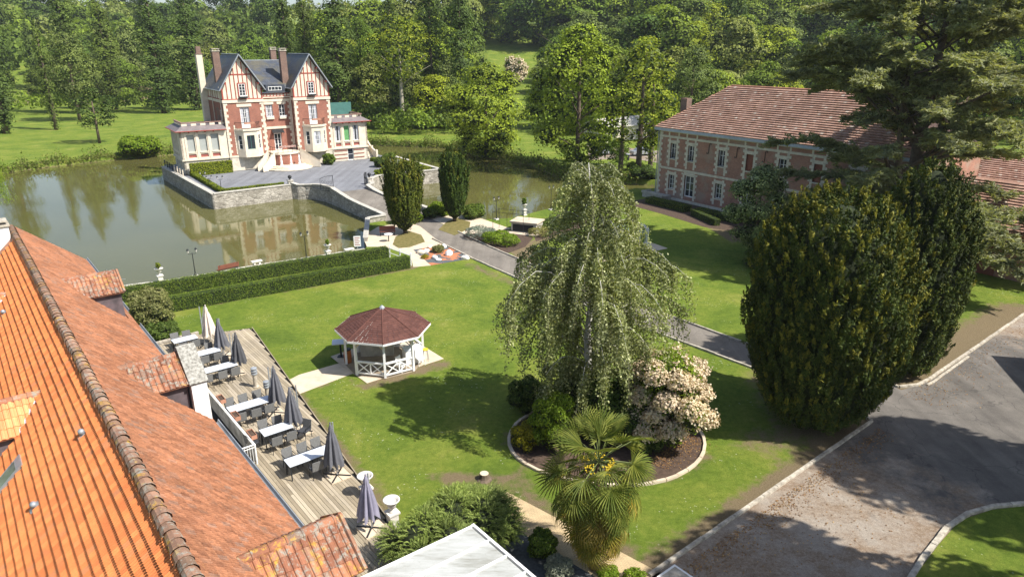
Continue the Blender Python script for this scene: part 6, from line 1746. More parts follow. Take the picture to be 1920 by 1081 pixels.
def palm():
    x, y = G(1112, 1064); Hc = 4.5
    t = thing('fan_palm', 'windmill fan palm with a skirt of yellowed fronds, bottom centre', 'palm', (x, y, 0))
    b = MB(); b.tube([(0,0,-.1),(.03,0,1.5),(.05,.05,3),(.02,.03,Hc)], [.17,.15,.16,.13], 10); b.build('trunk', M['palmfibre'], t, smooth=True)
    gm = [fan_mesh(LM['palm'], d_, s_) for s_, d_ in enumerate((.15,.35,.6,.8))]; dm_ = [fan_mesh(LM['palmhalf'], .8, 11), fan_mesh(LM['palmdead'], 1.2, 12), fan_mesh(LM['palmdead'], 1.5, 13)]
    rnd = random.Random(9)
    pet = MB()
    def frond(i, el, az, plen, me, s, z0, roll=0):
        d = Vector((math.cos(az)*math.cos(el), math.sin(az)*math.cos(el), math.sin(el)))
        p0 = Vector((.03,.03,z0)); p1 = p0+d*plen
        p1.z -= plen*.12*(1-abs(math.sin(el)))
        fd = (d+Vector((0,0,-.35 if el > -.2 else -.2))).normalized()
        o = link('frond', me, t)
        q = fd.to_track_quat('X', 'Z').to_matrix().to_4x4()
        o.matrix_local = Matrix.Translation(p1) @ q @ Matrix.Rotation(roll, 4, 'X') @ Matrix.Scale(s, 4)
        m_ = (p0+p1)/2+Vector((0,0,.05*plen))
        pet.tube([tuple(p0), tuple(m_), tuple(p1)], [.022,.016,.012], 4, cap=False)
    k = 0
    for ring, (el, n_, pl, s) in enumerate(((1.3,4,.9,1.05),(.95,6,1.15,1.12),(.55,8,1.35,1.15),(.15,9,1.45,1.18),(-.25,9,1.45,1.18),(-.6,8,1.4,1.15),(-.9,6,1.35,1.1))):
        for j in range(n_):
            az = 6.283*j/n_+ring*.5+rnd.uniform(-.2,.2); me = gm[min(3, ring//2+rnd.randint(0,1))]
            if ring >= 5 and rnd.random() < (.35 if ring == 5 else .7): me = dm_[0]
            frond(k, el+rnd.uniform(-.22,.22), az, pl*rnd.uniform(.75,1.12), me, s*rnd.uniform(.85,1.12), Hc+(.15 if ring < 2 else 0), rnd.uniform(-.6,.6)); k += 1
    for ring in range(9):
        z0 = Hc-.25-ring*.33; n_ = (6,7,8,9,9,9,9,9,8)[ring]
        for j in range(n_):
            az = 6.283*j/n_+ring*1.37+rnd.uniform(-.35,.35); el = -.38-ring*.045+rnd.uniform(-.25,.2)
            p_ = rnd.random(); me = gm[3] if p_ > .2+ring*.13 else (dm_[0] if p_ > ring*.09 else rnd.choice(dm_[1:]))
            frond(k, el, az, (1.3-ring*.075)*rnd.uniform(.8,1.08), me, 1.08*rnd.uniform(.85,1.1), z0, rnd.uniform(-.5,.5)); k += 1
    pet.build('petioles', M['petiole'], t, kind='stuff')
    fl = MB()
    for j in range(5):
        a = j*1.3; 
        for q in range(26): fl.cbox((math.cos(a)*.45+rnd.uniform(-.16,.16), math.sin(a)*.45+rnd.uniform(-.16,.16), Hc-.05+rnd.uniform(-.16,.12)), (.05,.05,.03), rz=q)
    fl.build('yellow_flower_clusters', M['yellow'], t, kind='stuff')
LM['palmhalf'] = oleaf('yellowing_palm_blades', (.13,.14,.025), (.26,.22,.04), (.36,.26,.05), .2, .2, 2)
M['palmfibre'] = plain('palm_trunk_fibre', (.11,.08,.05), .95, .4, 12); M['petiole'] = plain('petiole', (.14,.17,.05), .6); M['yellow'] = plain('yellow_flowers', (.55,.40,.03), .7)
palm()
# juniper
def juniper():
    g = (-2.05, 21.35); t = thing('spreading_juniper', 'large feathery juniper bush beside the veranda roof', 'shrub', (*g, 0), ROTB)
    bl = []; rnd = random.Random(3)
    for i in range(26):
        bl.append((rnd.uniform(-2.1,2.1), rnd.uniform(-1.0,1.0), rnd.uniform(.9,1.55), rnd.uniform(.55,.85), rnd.uniform(.5,.8), rnd.uniform(.6,.95)))
    bl += [(-1.4,0,1.0,1.3,1.25,1.3),(1.3,0,1.0,1.4,1.25,1.3),(0,0,1.1,1.5,1.35,1.35)]
    lv = Leaves(); B = np.array(bl)
    for i in range(7600):
        b = B[rng.integers(len(B))]; d = rdir(1)[0]; d[2] = abs(d[2])*(1 if rng.random() < .75 else -.6)
        p = b[:3]+d*b[3:6]*.8
        if np.any(np.sum(((p-B[:,:3])/B[:,3:6])**2, 1) < .35): continue
        o = unit(np.array([d[0], d[1], d[2]*.35+.5])+rng.normal(size=3)*.25); ln = rng.uniform(.30,.55); k = 13
        s_ = np.linspace(0,1,k); C = p+o*(s_*ln)[:,None]; C[:,2] -= .28*ln*(s_**2)*1.2
        side = np.where(np.arange(k)%2 == 0, 1, -1)[:,None]; n_ = np.tile(unit(np.array([d[0]*.5,d[1]*.5,1.0])),(k,1)); lat = unit(np.cross(n_, np.tile(o,(k,1))))
        T = unit(np.tile(o,(k,1))+lat*side*.75); C = C+T*.05*(1-s_*.6)[:,None]
        S = np.cross(n_, T); lv.add(*quads_from(C, T, S, .16*(1.1-s_*.6), .035))
    link('crown', lv.mesh('crown', LM['juniper']), t)
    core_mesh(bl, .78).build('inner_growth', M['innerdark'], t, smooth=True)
juniper()
# generic shrub
def shrub(label, loc, R, H, mt, n=5000, L=.12, W=.08, name='shrub', seed=0, k=12, cat='shrub', group=None, tips=None, sq=1.0, z=0, core=True, upT=.3, zc=.45, wild=0):
    rnd = random.Random(seed+int(abs(loc[0])*10)); bl = [(0,0,H*zc,R*.72,R*.72*sq,H*.5)]
    for i in range(k):
        a = i*2.399; f = (i+.5)/k; zz = H*(.18+f*.66); e = math.sqrt(max(.05, 1-(max(0, zz/H-.4)/.66)**2)); r_ = R*.36*rnd.uniform(.75,1.15)
        wf_ = 1+wild*rnd.uniform(-.35,.75); r_ *= 1-.3*wild
        bl.append((math.cos(a)*R*.68*e*wf_, math.sin(a)*R*.68*e*sq*wf_, zz*(1+wild*rnd.uniform(-.1,.18)), r_, r_, r_*.9*min(1.3, H/R/1.4+.3)))
    t = thing(name, label, cat, (loc[0], loc[1], z), rnd.uniform(0, 6), group)
    lv = Leaves(); spray_dome(lv, bl, n, L, W, upT, .55)
    mats = LM[mt]
    if tips: 
        mats = [LM[mt], LM[tips[0]]]; B = np.array(bl); 
        for i in range(tips[1]):
            b = B[rng.integers(len(B))]; d = rdir(1)[0]; d[2] = abs(d[2]); p = b[:3]+d*b[3:6]*1.05
            if np.any(np.sum(((p-B[:,:3])/B[:,3:6])**2, 1) < .9): continue
            q = 12; C = p+rng.normal(size=(q,3))*.055*tips[2]; lv.leaves(C, np.tile(d,(q,1)), .075*tips[2], .07*tips[2], .6, mi=1)
    link('crown', lv.mesh('crown', mats), t)
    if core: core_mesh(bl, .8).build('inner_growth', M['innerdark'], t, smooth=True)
    return t
# planting round the birch
shrub('cream flowering shrub right of the birch, covered in blossom heads', G(1248, 832), 2.0, 4.7, 'lime', 15000, .13, .07, 'flowering_shrub', 5, 26, tips=('flower', 3000, 1.5), zc=.55, wild=.8)
shrub('glossy yellow green weeping conifer left of the palm head', G(1035, 838), 1.12, 2.9, 'lime', 14000, .13, .05, 'weeping_conifer', 6, 18, upT=-.6)
shrub('small golden rounded shrub at the left edge of the birch bed', G(985, 838), .72, 1.25, 'golden', 6000, .08, .05, 'golden_shrub', 7, 12)
shrub('dark evergreen shrub under the birch, between the conifer and the blossom', G(1150, 815), 1.9, 3.0, 'dark', 14000, .16, .09, 'evergreen_shrub', 8, 20)
shrub('dark purple leaved shrub at the back left of the birch bed', G(985, 765), 1.0, 1.7, 'dark', 5000, .12, .08, 'dark_shrub', 9)
shrub('low dark shrub at the foot of the blossom, front of the birch bed', G(1215, 838), 1.0, 1.3, 'dark', 6000, .12, .08, 'dark_shrub', 10)
shrub('deep green shrub behind the birch trunk', G(1090, 770), 1.6, 2.6, 'dark', 9000, .16, .1, 'evergreen_shrub', 14)
# bottom bed
shrub('small round dark green bush beside the juniper by the veranda', G(1018, 1040), .55, 1.0, 'hedge', 5000, .08, .05, 'round_bush', 11)
shrub('grey green bushy herb at the foot of the palm', G(1048, 1075), .55, .6, 'silver', 3000, .1, .04, 'herb', 12, core=False)
shrub('low bright green plant right of the palm trunk', G(1140, 1078), .4, .35, 'lime', 1500, .1, .05, 'low_plant', 13, core=False)
shrub('low bright green plant at the bottom edge under the palm', G(1190, 1085), .4, .3, 'lime', 1500, .1, .05, 'low_plant', 15, core=False)
# round bed under the birch: soil disc and stone kerb
bc = (4.6, 29.6); ring = []
for k in range(40):
    a = 6.283*k/40; ring.append((4.75*math.cos(a)+bc[0]+.1*math.sin(3*a), 3.9*math.sin(a)+bc[1]))
sheet('birch_bed', ring, .014, M['soil'])
kr = kerb_run('kerb', ring+[ring[0]], seg=.8, w=.15, h=.12, mt=M['path'])
# ================================================================ GAZEBO
gz = thing('gazebo', 'open octagonal white gazebo with a red brown shingle roof on the lawn', 'gazebo', (-7.7, 38.4, 0.03))
A0 = math.radians(10); RE, RP, EZ_, AZ_ = 2.82, 2.3, 2.3, 3.5
m, n, out = newmat('red_shingles'); oc = objc(n)
c = ramp(n, noise(n, oc, 3, 5, .7), [(.3,(.085,.040,.033)),(.7,(.125,.060,.049))]); 
c = mix(n, 1.0, c, ramp(n, island(n), [(0,(.8,.8,.82)),(1,(1.18,1.15,1.12))]), 'MULTIPLY'); bsdf(n, out, c, .9, .1, noise(n, oc, 60, 2), .3, .01); M['shingle'] = m
def cr(k, r): return (r*math.cos(A0+k*math.pi/4), r*math.sin(A0+k*math.pi/4))
ur = MB()
for k in range(8):
    a, b = cr(k, RE-.02), cr(k+1, RE-.02); ur.slab([(*a,EZ_-.02),(*b,EZ_-.02),(0,0,AZ_-.03)], (a[0]+b[0],a[1]+b[1],3), .06)
ur.build('roof_deck', M['white'], gz)
NR = 17
for k in range(8):
    sh = MB()
    a, b = Vector(cr(k, RE)), Vector(cr(k+1, RE))
    for r in range(NR):
        f0, f1 = r/NR, (r+1.1)/NR; z0 = EZ_+(AZ_-EZ_)*f0; z1 = EZ_+(AZ_-EZ_)*min(1,f1); s0, s1 = 1-f0, max(0.02, 1-f1)
        wd = (b-a).length*s0; nn = max(1, int(wd/.3))
        for q in range(nn):
            u0, u1 = q/nn, (q+1)/nn; p0 = a.lerp(b, u0+.004)*s0; p1 = a.lerp(b, u1-.004)*s0; p2 = a.lerp(b, u1-.004)*s1; p3 = a.lerp(b, u0+.004)*s1
            l = random.uniform(.015,.024)
            sh.add([(p0.x,p0.y,z0+l),(p1.x,p1.y,z0+l),(p2.x,p2.y,z1+.004),(p3.x,p3.y,z1+.004),(p0.x,p0.y,z0),(p1.x,p1.y,z0)], [(0,1,2,3),(4,5,1,0)])
    sh.build('roof_shingles', M['shingle'], gz, kind='stuff')
hp = MB()
for k in range(8): hp.tube([(*cr(k,RE+.01),EZ_+.02),(0,0,AZ_+.02)], .035, 5)
hp.build('hip_shingles', M['shingle'], gz)
fi = MB(); fi.lathe([(.2,AZ_-.1),(.16,AZ_+.02),(.05,AZ_+.12)], 8); fi.build('finial', M['zinc'], gz)
fb_ = MB()
for k in range(8):
    a, b = cr(k, RE), cr(k+1, RE); c_ = ((a[0]+b[0])/2,(a[1]+b[1])/2,EZ_-.05); fb_.cbox(c_, (math.dist(a,b), .03, .12), rz=math.atan2(b[1]-a[1], b[0]-a[0]))
fb_.build('fascia', M['white'], gz)
bm_ = MB()
for k in range(8):
    a, b = cr(k, RP), cr(k+1, RP); bm_.cbox(((a[0]+b[0])/2,(a[1]+b[1])/2,2.08), (math.dist(a,b)-.1, .08, .16), rz=math.atan2(b[1]-a[1], b[0]-a[0]))
    p = MB(); p.cbox((a[0],a[1],1.05), (.13,.13,2.16), rz=A0+k*math.pi/4); p.build('post', M['white'], gz)
    br_ = MB()
    for s in (-1, 1):
        o_ = cr(k+s, RP); d = Vector((o_[0]-a[0], o_[1]-a[1])).normalized(); br_.tube([(a[0],a[1],1.72),(a[0]+d.x*.3,a[1]+d.y*.3,2.02)], .035, 4)
    br_.build('bracket', M['creamwood'] if 'creamwood' in M else M['cream'], gz)
bm_.build('ring_beam', M['white'], gz)
def rail_panel(k):
    a, b = Vector(cr(k, RP)), Vector(cr(k+1, RP)); ang = math.atan2(b.y-a.y, b.x-a.x); c = (a+b)/2; L = (b-a).length
    p = MB(); p.T = Matrix.Translation((c.x,c.y,0)) @ Matrix.Rotation(ang,4,'Z')
    p.box(-L/2+.07,L/2-.07,-.07,.07,.84,.92); p.box(-L/2+.07,L/2-.07,-.035,.035,.12,.2); p.box(-.035,.035,-.035,.035,.2,.84)
    for s in (-1, 1):
        x0, x1 = (s*.035, s*(L/2-.07)); 
        for e in (0, 1):
            za, zb = (.2,.84) if e else (.84,.2); ln = math.hypot(x1-x0, .64)
            p.cbox(((x0+x1)/2,0.01*(e*2-1),.52), (ln,.045,.055), ry=-math.atan2(zb-za, x1-x0))
    p.build('cross_rail', M['white'], gz)
for k in (5, 6, 0, 1, 2): rail_panel(k)
fl_ = MB(); fl_.prism([cr(k, RP+.1) for k in range(8)], -.02, .012); fl_.build('floor', M['brownfloor'] if 'brownfloor' in M else M['path'], gz)
# things in and by the gazebo
bn = thing('barrel_bin', 'orange brown slatted litter bin at the gazebo entrance', 'bin', (*G(653,679), .03)); b = MB(); b.lathe([(.2,0),(.23,.4),(.21,.82)], 14); b.build('barrel', M['rustorange'], bn); b = MB(); b.lathe([(.22,.82),(.22,.88),(.15,.89)], 14); b.build('rim', M['iron'], bn)
tb = thing('side_table', 'small white topped pedestal table left of the gazebo', 'table', (*G(640,668), .03)); b = MB(); b.cbox((0,0,.98),(.95,.8,.04), rz=.2); b.build('tabletop', M['tabletop'], tb); b = MB(); b.tube([(0,0,0),(0,0,.96)], .06, 8); b.cbox((0,0,.02),(.4,.4,.04)); b.build('pedestal', M['iron'], tb)
bar = thing('bar_counter', 'long white counter inside the gazebo', 'counter', (-7.9, 39.4, .045), .1); b = MB(); b.box(-1.5,.6,-.3,.3,.86,.92); b.build('counter_top', M['white'], bar); b = MB(); b.box(-1.45,.55,-.25,.25,0,.86); b.build('counter_front', M['greystone'], bar)
fz_ = thing('chest_freezer', 'white chest under a crumpled sheet at the right of the gazebo', 'chest', (-6.0, 38.3, .045), .5); b = MB(); b.box(-.55,.55,-.3,.3,0,.9); b.build('chest_body', M['white'], fz_); b = MB(); b.cbox((0,0,.93),(1.14,.64,.05), rx=.06); b.build('lid', M['tabletop'], fz_)
st_b = thing('bar_stool', 'tall yellow topped stool outside the right side of the gazebo', 'stool', (*G(798,676), .03)); b = MB(); b.lathe([(.19,.72),(.2,.76),(.17,.79)], 12); b.build('seat', M['yellow'], st_b)
for sx in (-1,1):
    for sy in (-1,1): b = MB(); b.tube([(sx*.1,sy*.1,.73),(sx*.19,sy*.19,0)], .02, 5); b.build('leg', M['alu'], st_b)
for nm_, (x, y), lb in (('plastic_chair', (-6.5,37.0), 'white plastic chair behind the right front rail of the gazebo'), ('plastic_chair', (-5.5,37.9), 'white plastic chair stacked by the right posts of the gazebo')):
    c = thing(nm_, lb, 'chair', (x,y,.045), random.uniform(0,6)); b = MB(); b.box(-.22,.22,-.22,.22,.4,.44); b.build('seat', M['white'], c); b = MB(); b.cbox((0,-.23,.66),(.42,.03,.5), rx=.12); b.build('backrest', M['white'], c)
    for sx in (-1,1):
        for sy in (-1,1): b = MB(); b.tube([(sx*.2,sy*.2,.4),(sx*.22,sy*.22,0)], .022, 5); b.build('leg', M['white'], c)
# white iron rotunda behind the birch
gx = G(1184, 470)
sheet('rotunda_paving', [G(1100,478), G(1215,452), G(1252,465), G(1120,492)], .012, M['path'])
ro = thing('iron_rotunda', 'white iron garden rotunda behind the birch', 'gazebo', (*gx, .01)); b = MB(); R_ = 1.5
for k in range(8):
    a = k*math.pi/4+.3; x, y = R_*math.cos(a), R_*math.sin(a)
    p_ = MB(); p_.tube([(x,y,0),(x,y,2.1)], .035, 6); p_.tube([(x*.9,y*.9,0),(x*.9,y*.9,2.1)], .02, 5)
    p_.lathe([(.08,0),(.08,.3),(.04,.34)], 6, (x,y,0)); p_.build('post', M['white'], ro)
    b.tube([(x,y,2.1),(x*.75,y*.75,2.5),(x*.35,y*.35,2.75),(0,0,2.85)], .028, 5)
for z, r in ((2.1,1),(2.25,.97),(2.5,.76),(2.75,.36)): b.tube([(R_*r*math.cos(a),R_*r*math.sin(a),z) for a in [q*.2618 for q in range(25)]], .02, 5)
b.build('dome_ribs', M['white'], ro)
# ================================================================ HEDGES
def hedge(label, line, wd, h, mt, z=0, dens=260, L=.075, W=.05, name='hedge', group=None):
    o = line[0]; t = thing(name, label, 'hedge', (o[0], o[1], z), 0, group)
    b = MB(); lv = Leaves()
    for (x0,y0),(x1,y1) in zip(line[:-1], line[1:]):
        d = Vector((x1-x0,y1-y0)); Ln = d.length; d.normalize(); nn = Vector((-d.y,d.x)); ang = math.atan2(d.y,d.x)
        b.cbox(((x0+x1)/2-o[0],(y0+y1)/2-o[1],h*.48), (Ln-.06, wd-.12, h*.94), rz=ang)
        for f, ar, in (('t', Ln*wd), ('a', Ln*h), ('b', Ln*h), ('c', wd*h), ('d', wd*h)):
            k = int(ar*dens); u_ = rng.uniform(0,Ln,k); v_ = rng.uniform(-wd/2,wd/2,k); z_ = rng.uniform(0,h,k)
            wob = .018*np.sin(u_*1.7)+.014*np.sin(u_*4.1+1); jr = rng.normal(size=k)*.018
            if f == 't': z_ = h+jr+wob*1.0; n_ = np.array([0,0,1.])
            elif f == 'a': v_ = np.full(k, wd/2)+jr+wob; n_ = np.array([nn.x,nn.y,0])
            elif f == 'b': v_ = np.full(k, -wd/2)+jr+wob; n_ = np.array([-nn.x,-nn.y,0])
            elif f == 'c': u_ = np.full(k, 0.)+jr; n_ = np.array([-d.x,-d.y,0])
            else: u_ = np.full(k, Ln)+jr; n_ = np.array([d.x,d.y,0])
            C = np.stack([x0-o[0]+d.x*u_+nn.x*v_, y0-o[1]+d.y*u_+nn.y*v_, z_], 1)
            lv.leaves(C, np.tile(n_,(k,1)), L, W, .5)
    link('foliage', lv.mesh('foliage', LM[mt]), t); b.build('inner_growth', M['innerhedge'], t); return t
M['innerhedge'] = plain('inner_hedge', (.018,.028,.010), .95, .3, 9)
hA = [G(316,560,1.05), G(430,540,1.05), G(600,511,1.05), G(769,481,1.05)]
hB = [G(205,546,1.05), G(400,515,1.05), G(560,489,1.05), G(729,464,1.05)]
def off(line, k):
    a, b = Vector(line[0]), Vector(line[-1]); d = (b-a).normalized(); return [(x-d.y*k, y+d.x*k) for x, y in line]
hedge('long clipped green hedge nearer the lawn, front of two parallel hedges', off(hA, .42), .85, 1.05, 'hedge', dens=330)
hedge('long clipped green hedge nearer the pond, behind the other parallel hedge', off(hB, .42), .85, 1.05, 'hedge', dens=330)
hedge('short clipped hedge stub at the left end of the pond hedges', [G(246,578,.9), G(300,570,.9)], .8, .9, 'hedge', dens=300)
hedge('yellow green clipped hedge along the front wall of the island', [L2(17.9,108), L2(18.4,91.8), L2(26.2,92.2)], .7, .5, 'box', YZ-.05, 200, .1, .07)
hedge('short yellow green hedge by the right wing of the chateau', [L2(44.5,105.8), L2(46.2,102.6)], .9, .55, 'box', YZ-.05, 200, .1, .07)
hedge('yellow green hedge along the right wall of the island garden', [L2(47.6,103.5), L2(47.9,92.2), L2(45.8,91.9)], .7, .5, 'box', YZ-.05, 200, .1, .07)
hedge('yellow green climber hedge under the windows of the left wing', [L2(17.6,107.2), L2(23.3,107.2)], .6, 1.75, 'box', YZ-.05, 160, .15, .1)
hedge('low dark clipped hedge at the foot of the mansion wall, left part', [L2(61.6,60.5), L2(61.4,54)], 1.3, .7, 'hedge', dens=160, L=.1, W=.07)
hedge('low dark clipped hedge at the foot of the mansion wall, right part', [L2(62,53), L2(62,47)], 1.6, .6, 'hedge', dens=130, L=.1, W=.07)
hedge('clipped hedge with a sunlit top on the lawn before the mansion', [G(1300,391,.7), G(1346,411,.7)], .7, .7, 'hedge', dens=200)
hedge('long low hedge by the pond right of the stone basin', [G(1000,415,.7), G(1060,403,.7), G(1090,398,.7)], 1.0, .7, 'hedge', dens=200)
# ================================================================ SHRUBS OF THE GARDEN
shrub('rounded variegated shrub at the far corner of the terrace', G(288,618), 1.35, 2.9, 'varieg', 14000, .12, .08, 'variegated_shrub', 21, 22)
shrub('low dark leafy plants below the variegated shrub', G(305,632), 1.1, 1.0, 'dark', 5000, .14, .1, 'leafy_plant', 22)
shrub('green mounded shrub between the olive yew and the pond wall', L2(32.2,67.6), 1.7, 1.4, 'lime', 7000, .13, .09, 'mounded_shrub', 23, sq=.7)
shrub('lime green shrub left of the dark columnar yew', G(822,402), 1.6, 1.2, 'lime', 6000, .15, .1, 'lime_shrub', 24, sq=.6)
shrub('small clipped dark ball at the bridge parapet end', G(806,408), .9, 1.1, 'hedge', 3500, .1, .07, 'ball_shrub', 25)
shrub('green shrub right of the dark columnar yew by the pond', G(888,407), 1.7, 1.3, 'hedge', 6000, .15, .1, 'pond_shrub', 26, sq=.6)
shrub('silver grey shrub in the bed beside the drive', G(903,446), 1.9, 1.0, 'silver', 9000, .12, .05, 'silver_shrub', 27, sq=.6, core=False)
shrub('bright yellow green leafy shrub in the bed beside the drive', G(940,456), 2.0, .9, 'lime', 8000, .18, .07, 'leafy_shrub', 28, sq=.6, core=False)
shrub('mixed low flowering plants beside the stone basin', G(1012,440), 1.3, .7, 'varieg', 3000, .12, .08, 'border_plants', 29, core=False)
shrub('green border shrub along the pond lawn, right of the basin', G(1040,428), 1.8, .7, 'hedge', 5000, .12, .08, 'border_shrub', 30, sq=.5)
for k, (s, t_, r, h, mt, lab) in enumerate(((43.5,99.5,1.3,1.4,'dark','dark rounded shrub in the island flower garden, nearest the chateau'), (45.2,101,1.2,1.6,'hedge','tall green shrub in the island flower garden by the side stair'), (44.8,97.6,1.2,1.2,'silver','grey green shrub in the island flower garden'),
        (46.4,95,1.4,.9,'lime','lime green mound in the island flower garden near the right corner'), (40.5,92.6,1.2,.8,'box','small yellow green bush behind the right island wall'), (42.5,94.5,1.0,1.1,'dark','dark shrub behind the olive yew on the island'), (37.6,106.2,1.0,1.7,'broad','flowering shrub beside the right garage of the chateau'))):
    shrub(lab, L2(s, t_), r, h, mt, 3500, .16, .11, 'garden_shrub', 40+k, z=YZ-.05)
shrub('spreading golden juniper on the far left bank of the pond', G(264,287), 3.6, 2.7, 'lime', 7000, .4, .22, 'golden_juniper', 50, 16, sq=.7)
# gravel bed, rock garden ---------------------------------------------------
rgp = [G(775,468), G(838,459), G(884,484), G(808,497)]
m, n, out = newmat('rock_garden_gravel'); ps = pos(n)
f = ramp(n, noise(n, ps, .8, 3, .5, .6), [(.49, 0.), (.51, 1.)]); g1_ = mix(n, f, (.10,.11,.115), (.42,.17,.09)); g1_ = mix(n, 1.0, g1_, ramp(n, noise(n, ps, 25, 3, .9), [(.3,(.6,)*3),(.7,(1.4,)*3)]), 'MULTIPLY'); bsdf(n, out, g1_, .95, .1)
sheet('rock_garden', rgp, .028, m)
kb = MB()
rk = [((789,474),.55,'cream rounded rock at the left corner of the rock garden','cream'), ((800,472),.5,'pale grey rock in the rock garden','whitestone'), ((815,484),.45,'white rock in the middle of the rock garden','white'), ((822,488),.35,'white rock at the front of the rock garden','white'), ((842,478),.5,'tall white rock at the right of the rock garden','white'), ((832,463),.45,'white rock at the back of the rock garden','white'), ((872,485),.6,'flat white rock at the right tip of the rock garden','whitestone'), ((806,464),.4,'sandy rock at the back left of the rock garden','cream')]
for k, ((u, v), r, lab, mt) in enumerate(rk):
    bm = bmesh.new(); bmesh.ops.create_icosphere(bm, subdivisions=2, radius=1)
    rr = random.Random(k)
    for v_ in bm.verts: v_.co *= rr.uniform(.82, 1.1); v_.co.x *= r*.8; v_.co.y *= r*.6; v_.co.z *= r*(.9 if k == 4 else .45); v_.co.z = max(v_.co.z, -.1)
    me = bpy.data.meshes.new('rock'); bm.to_mesh(me); bm.free(); me.materials.append(M[mt]); o = link('rock', me); o.location = (*G(u, v), .1); o.rotation_euler = (0,0,k); props(o, lab, 'rock', 'rocks in the rock garden')
shrub('spiky succulent clump at the back of the rock garden', G(822,472), .6, .6, 'varieg', 1200, .35, .05, 'succulent', 61, core=False, upT=1.5)
shrub('small tuft of yellow grass in the rock garden', G(797,484), .35, .3, 'golden', 500, .25, .03, 'grass_tuft', 62, core=False, upT=1.5)
# white fence at the hedge ends
fn = thing('white_fence', 'short white post and rail fence closing the ends of the two hedges', 'fence', (*G(733,480), 0)); o0 = Vector(G(733,480))
ps_ = [Vector(G(731,482)), Vector(G(751,474)) + (Vector(G(771,497))-Vector(G(731,482)))*.25, Vector(G(771,497))]
ps_[1] = (ps_[0]+ps_[2])/2
for p in ps_: b = MB(); q = p-o0; b.cbox((q.x,q.y,.55),(.1,.1,1.1)); b.lathe([(.07,1.1),(.02,1.2)], 5, (q.x,q.y,0)); b.build('post', M['white'], fn)
for z in (.45,.9): b = MB(); b.tube([((p-o0).x,(p-o0).y,z) for p in ps_], .04, 4); b.build('rail', M['white'], fn)
# street lamps
def lamp(g, h, label, z=0, heads=2):
    t = thing('garden_lamp', label, 'lamp post', (*g, z), ROTB, 'black garden lamp posts'); b = MB(); b.cbox((0,0,.06),(.45,.45,.12)); b.build('plinth', M['whitestone'], t)
    b = MB(); b.lathe([(.09,.12),(.09,.25),(.05,.3),(.035,.8),(.03,h-.45)], 8); b.tube([(-.32,0,h-.35),(-.2,0,h-.5),(0,0,h-.4),(.2,0,h-.5),(.32,0,h-.35)], .02, 5); b.build('column', M['iron'], t)
    for x in ((-.32,.32) if heads == 2 else (-.32,0,.32)):
        b = MB(); zz = h-.35+(.12 if x == 0 else 0); b.lathe([(.05,zz),(.1,zz+.2),(.105,zz+.21)], 6, (x,0,0)); b.build('lantern_glass', M['whitestone'], t); b = MB(); b.lathe([(.13,zz+.21),(.05,zz+.32),(.01,zz+.38)], 6, (x,0,0)); b.build('lantern_cap', M['iron'], t)
lamp(G(367,518), 2.45, 'black lamp post on the pond bank at the left, near the bench')
lamp(G(575,486), 2.6, 'black lamp post on the pond bank in the middle of the long hedge')
lamp(G(931,411), 2.6, 'black lamp post on the pond bank right of the dark columnar yew')
lamp(G(1033,393), 2.9, 'black lamp post on the pond bank, rightmost, in front of open water')
lamp(L2(18.6,93.2), 1.9, 'small black lamp post on the island at the hedge corner', YZ)
lamp(L2(18.3,98.5), 1.2, 'short black bollard lamp on the island left side, middle', YZ)
lamp(L2(18.3,102.5), 1.2, 'short black bollard lamp on the island left side, farthest', YZ)
t_, g_, zt = urn(302, 530, 'white urn with a small yellow cypress on the pond bank, left end of the hedges'); 
shrub('small clipped yellow green cypress growing in the left bank urn', g_, .2, .55, 'box', 900, .06, .04, 'potted_cypress', 71, z=1.2)
t_, g_, zt = urn(616, 483, 'white urn with a small cypress on the pond bank behind the long hedge'); shrub('small clipped cypress growing in the middle bank urn', g_, .18, .6, 'lime', 900, .06, .04, 'potted_cypress', 72, z=1.2)
t_, g_, zt = urn(983, 403, 'white urn with a cone cypress on the pond bank behind the stone basin'); shrub('cone shaped cypress growing in the right bank urn', g_, .3, .85, 'lime', 900, .08, .05, 'potted_cypress', 73, z=1.2)
# bench, small pale seats, sign
bq = thing('garden_bench', 'red brown slatted bench facing the pond behind the hedges', 'bench', (*G(427,511), 0), ROTB+.12)
for k in range(3): b = MB(); b.box(-.9,.9,-.25+k*.13,-.14+k*.13,.42,.45); b.build('seat_slat', M['brownwood'], bq)
for k in range(3): b = MB(); b.cbox((0,-.33-.02*k,.58+k*.13),(1.8,.03,.11)); b.build('back_slat', M['brownwood'], bq)
for x in (-.75,.75): b = MB(); b.tube([(x,.15,0),(x,.1,.42),(x,-.28,.42),(x,-.38,.9)], .03, 5); b.tube([(x,-.28,.42),(x,-.32,0)], .03, 5); b.build('leg', M['iron'], bq)
for u, v, lab in ((482,497,'low white stone seat on the pond bank right of the bench'), (655,474,'low white stone seat beside the white notice board')):
    q = thing('stone_bench', lab, 'seat', (*G(u,v), 0), ROTB); b = MB(); b.box(-.45,.45,-.2,.2,.35,.45); b.build('seat_slab', M['whitestone'], q); b = MB(); b.box(-.3,-.15,-.15,.15,0,.35); b.box(.15,.3,-.15,.15,0,.35); b.build('support', M['whitestone'], q, kind='stuff')
nb_ = thing('notice_board', 'white notice board with red lettering standing at the pond edge', 'sign', (*G(671,468), 0), ROTB-.5); b = MB(); b.box(-.32,.32,-.02,.02,.35,1.35); b.build('board', M['white'], nb_); b = MB(); b.tube([(0,.03,0),(0,.03,1.3)], .03, 5); b.build('post', M['alu'], nb_)
for k in range(5): b = MB(); b.box(-.24,.24-(k%2)*.1,-.026,-.0215,.48+k*.17,.54+k*.17); b.build('line_of_lettering', M['timber'], nb_)
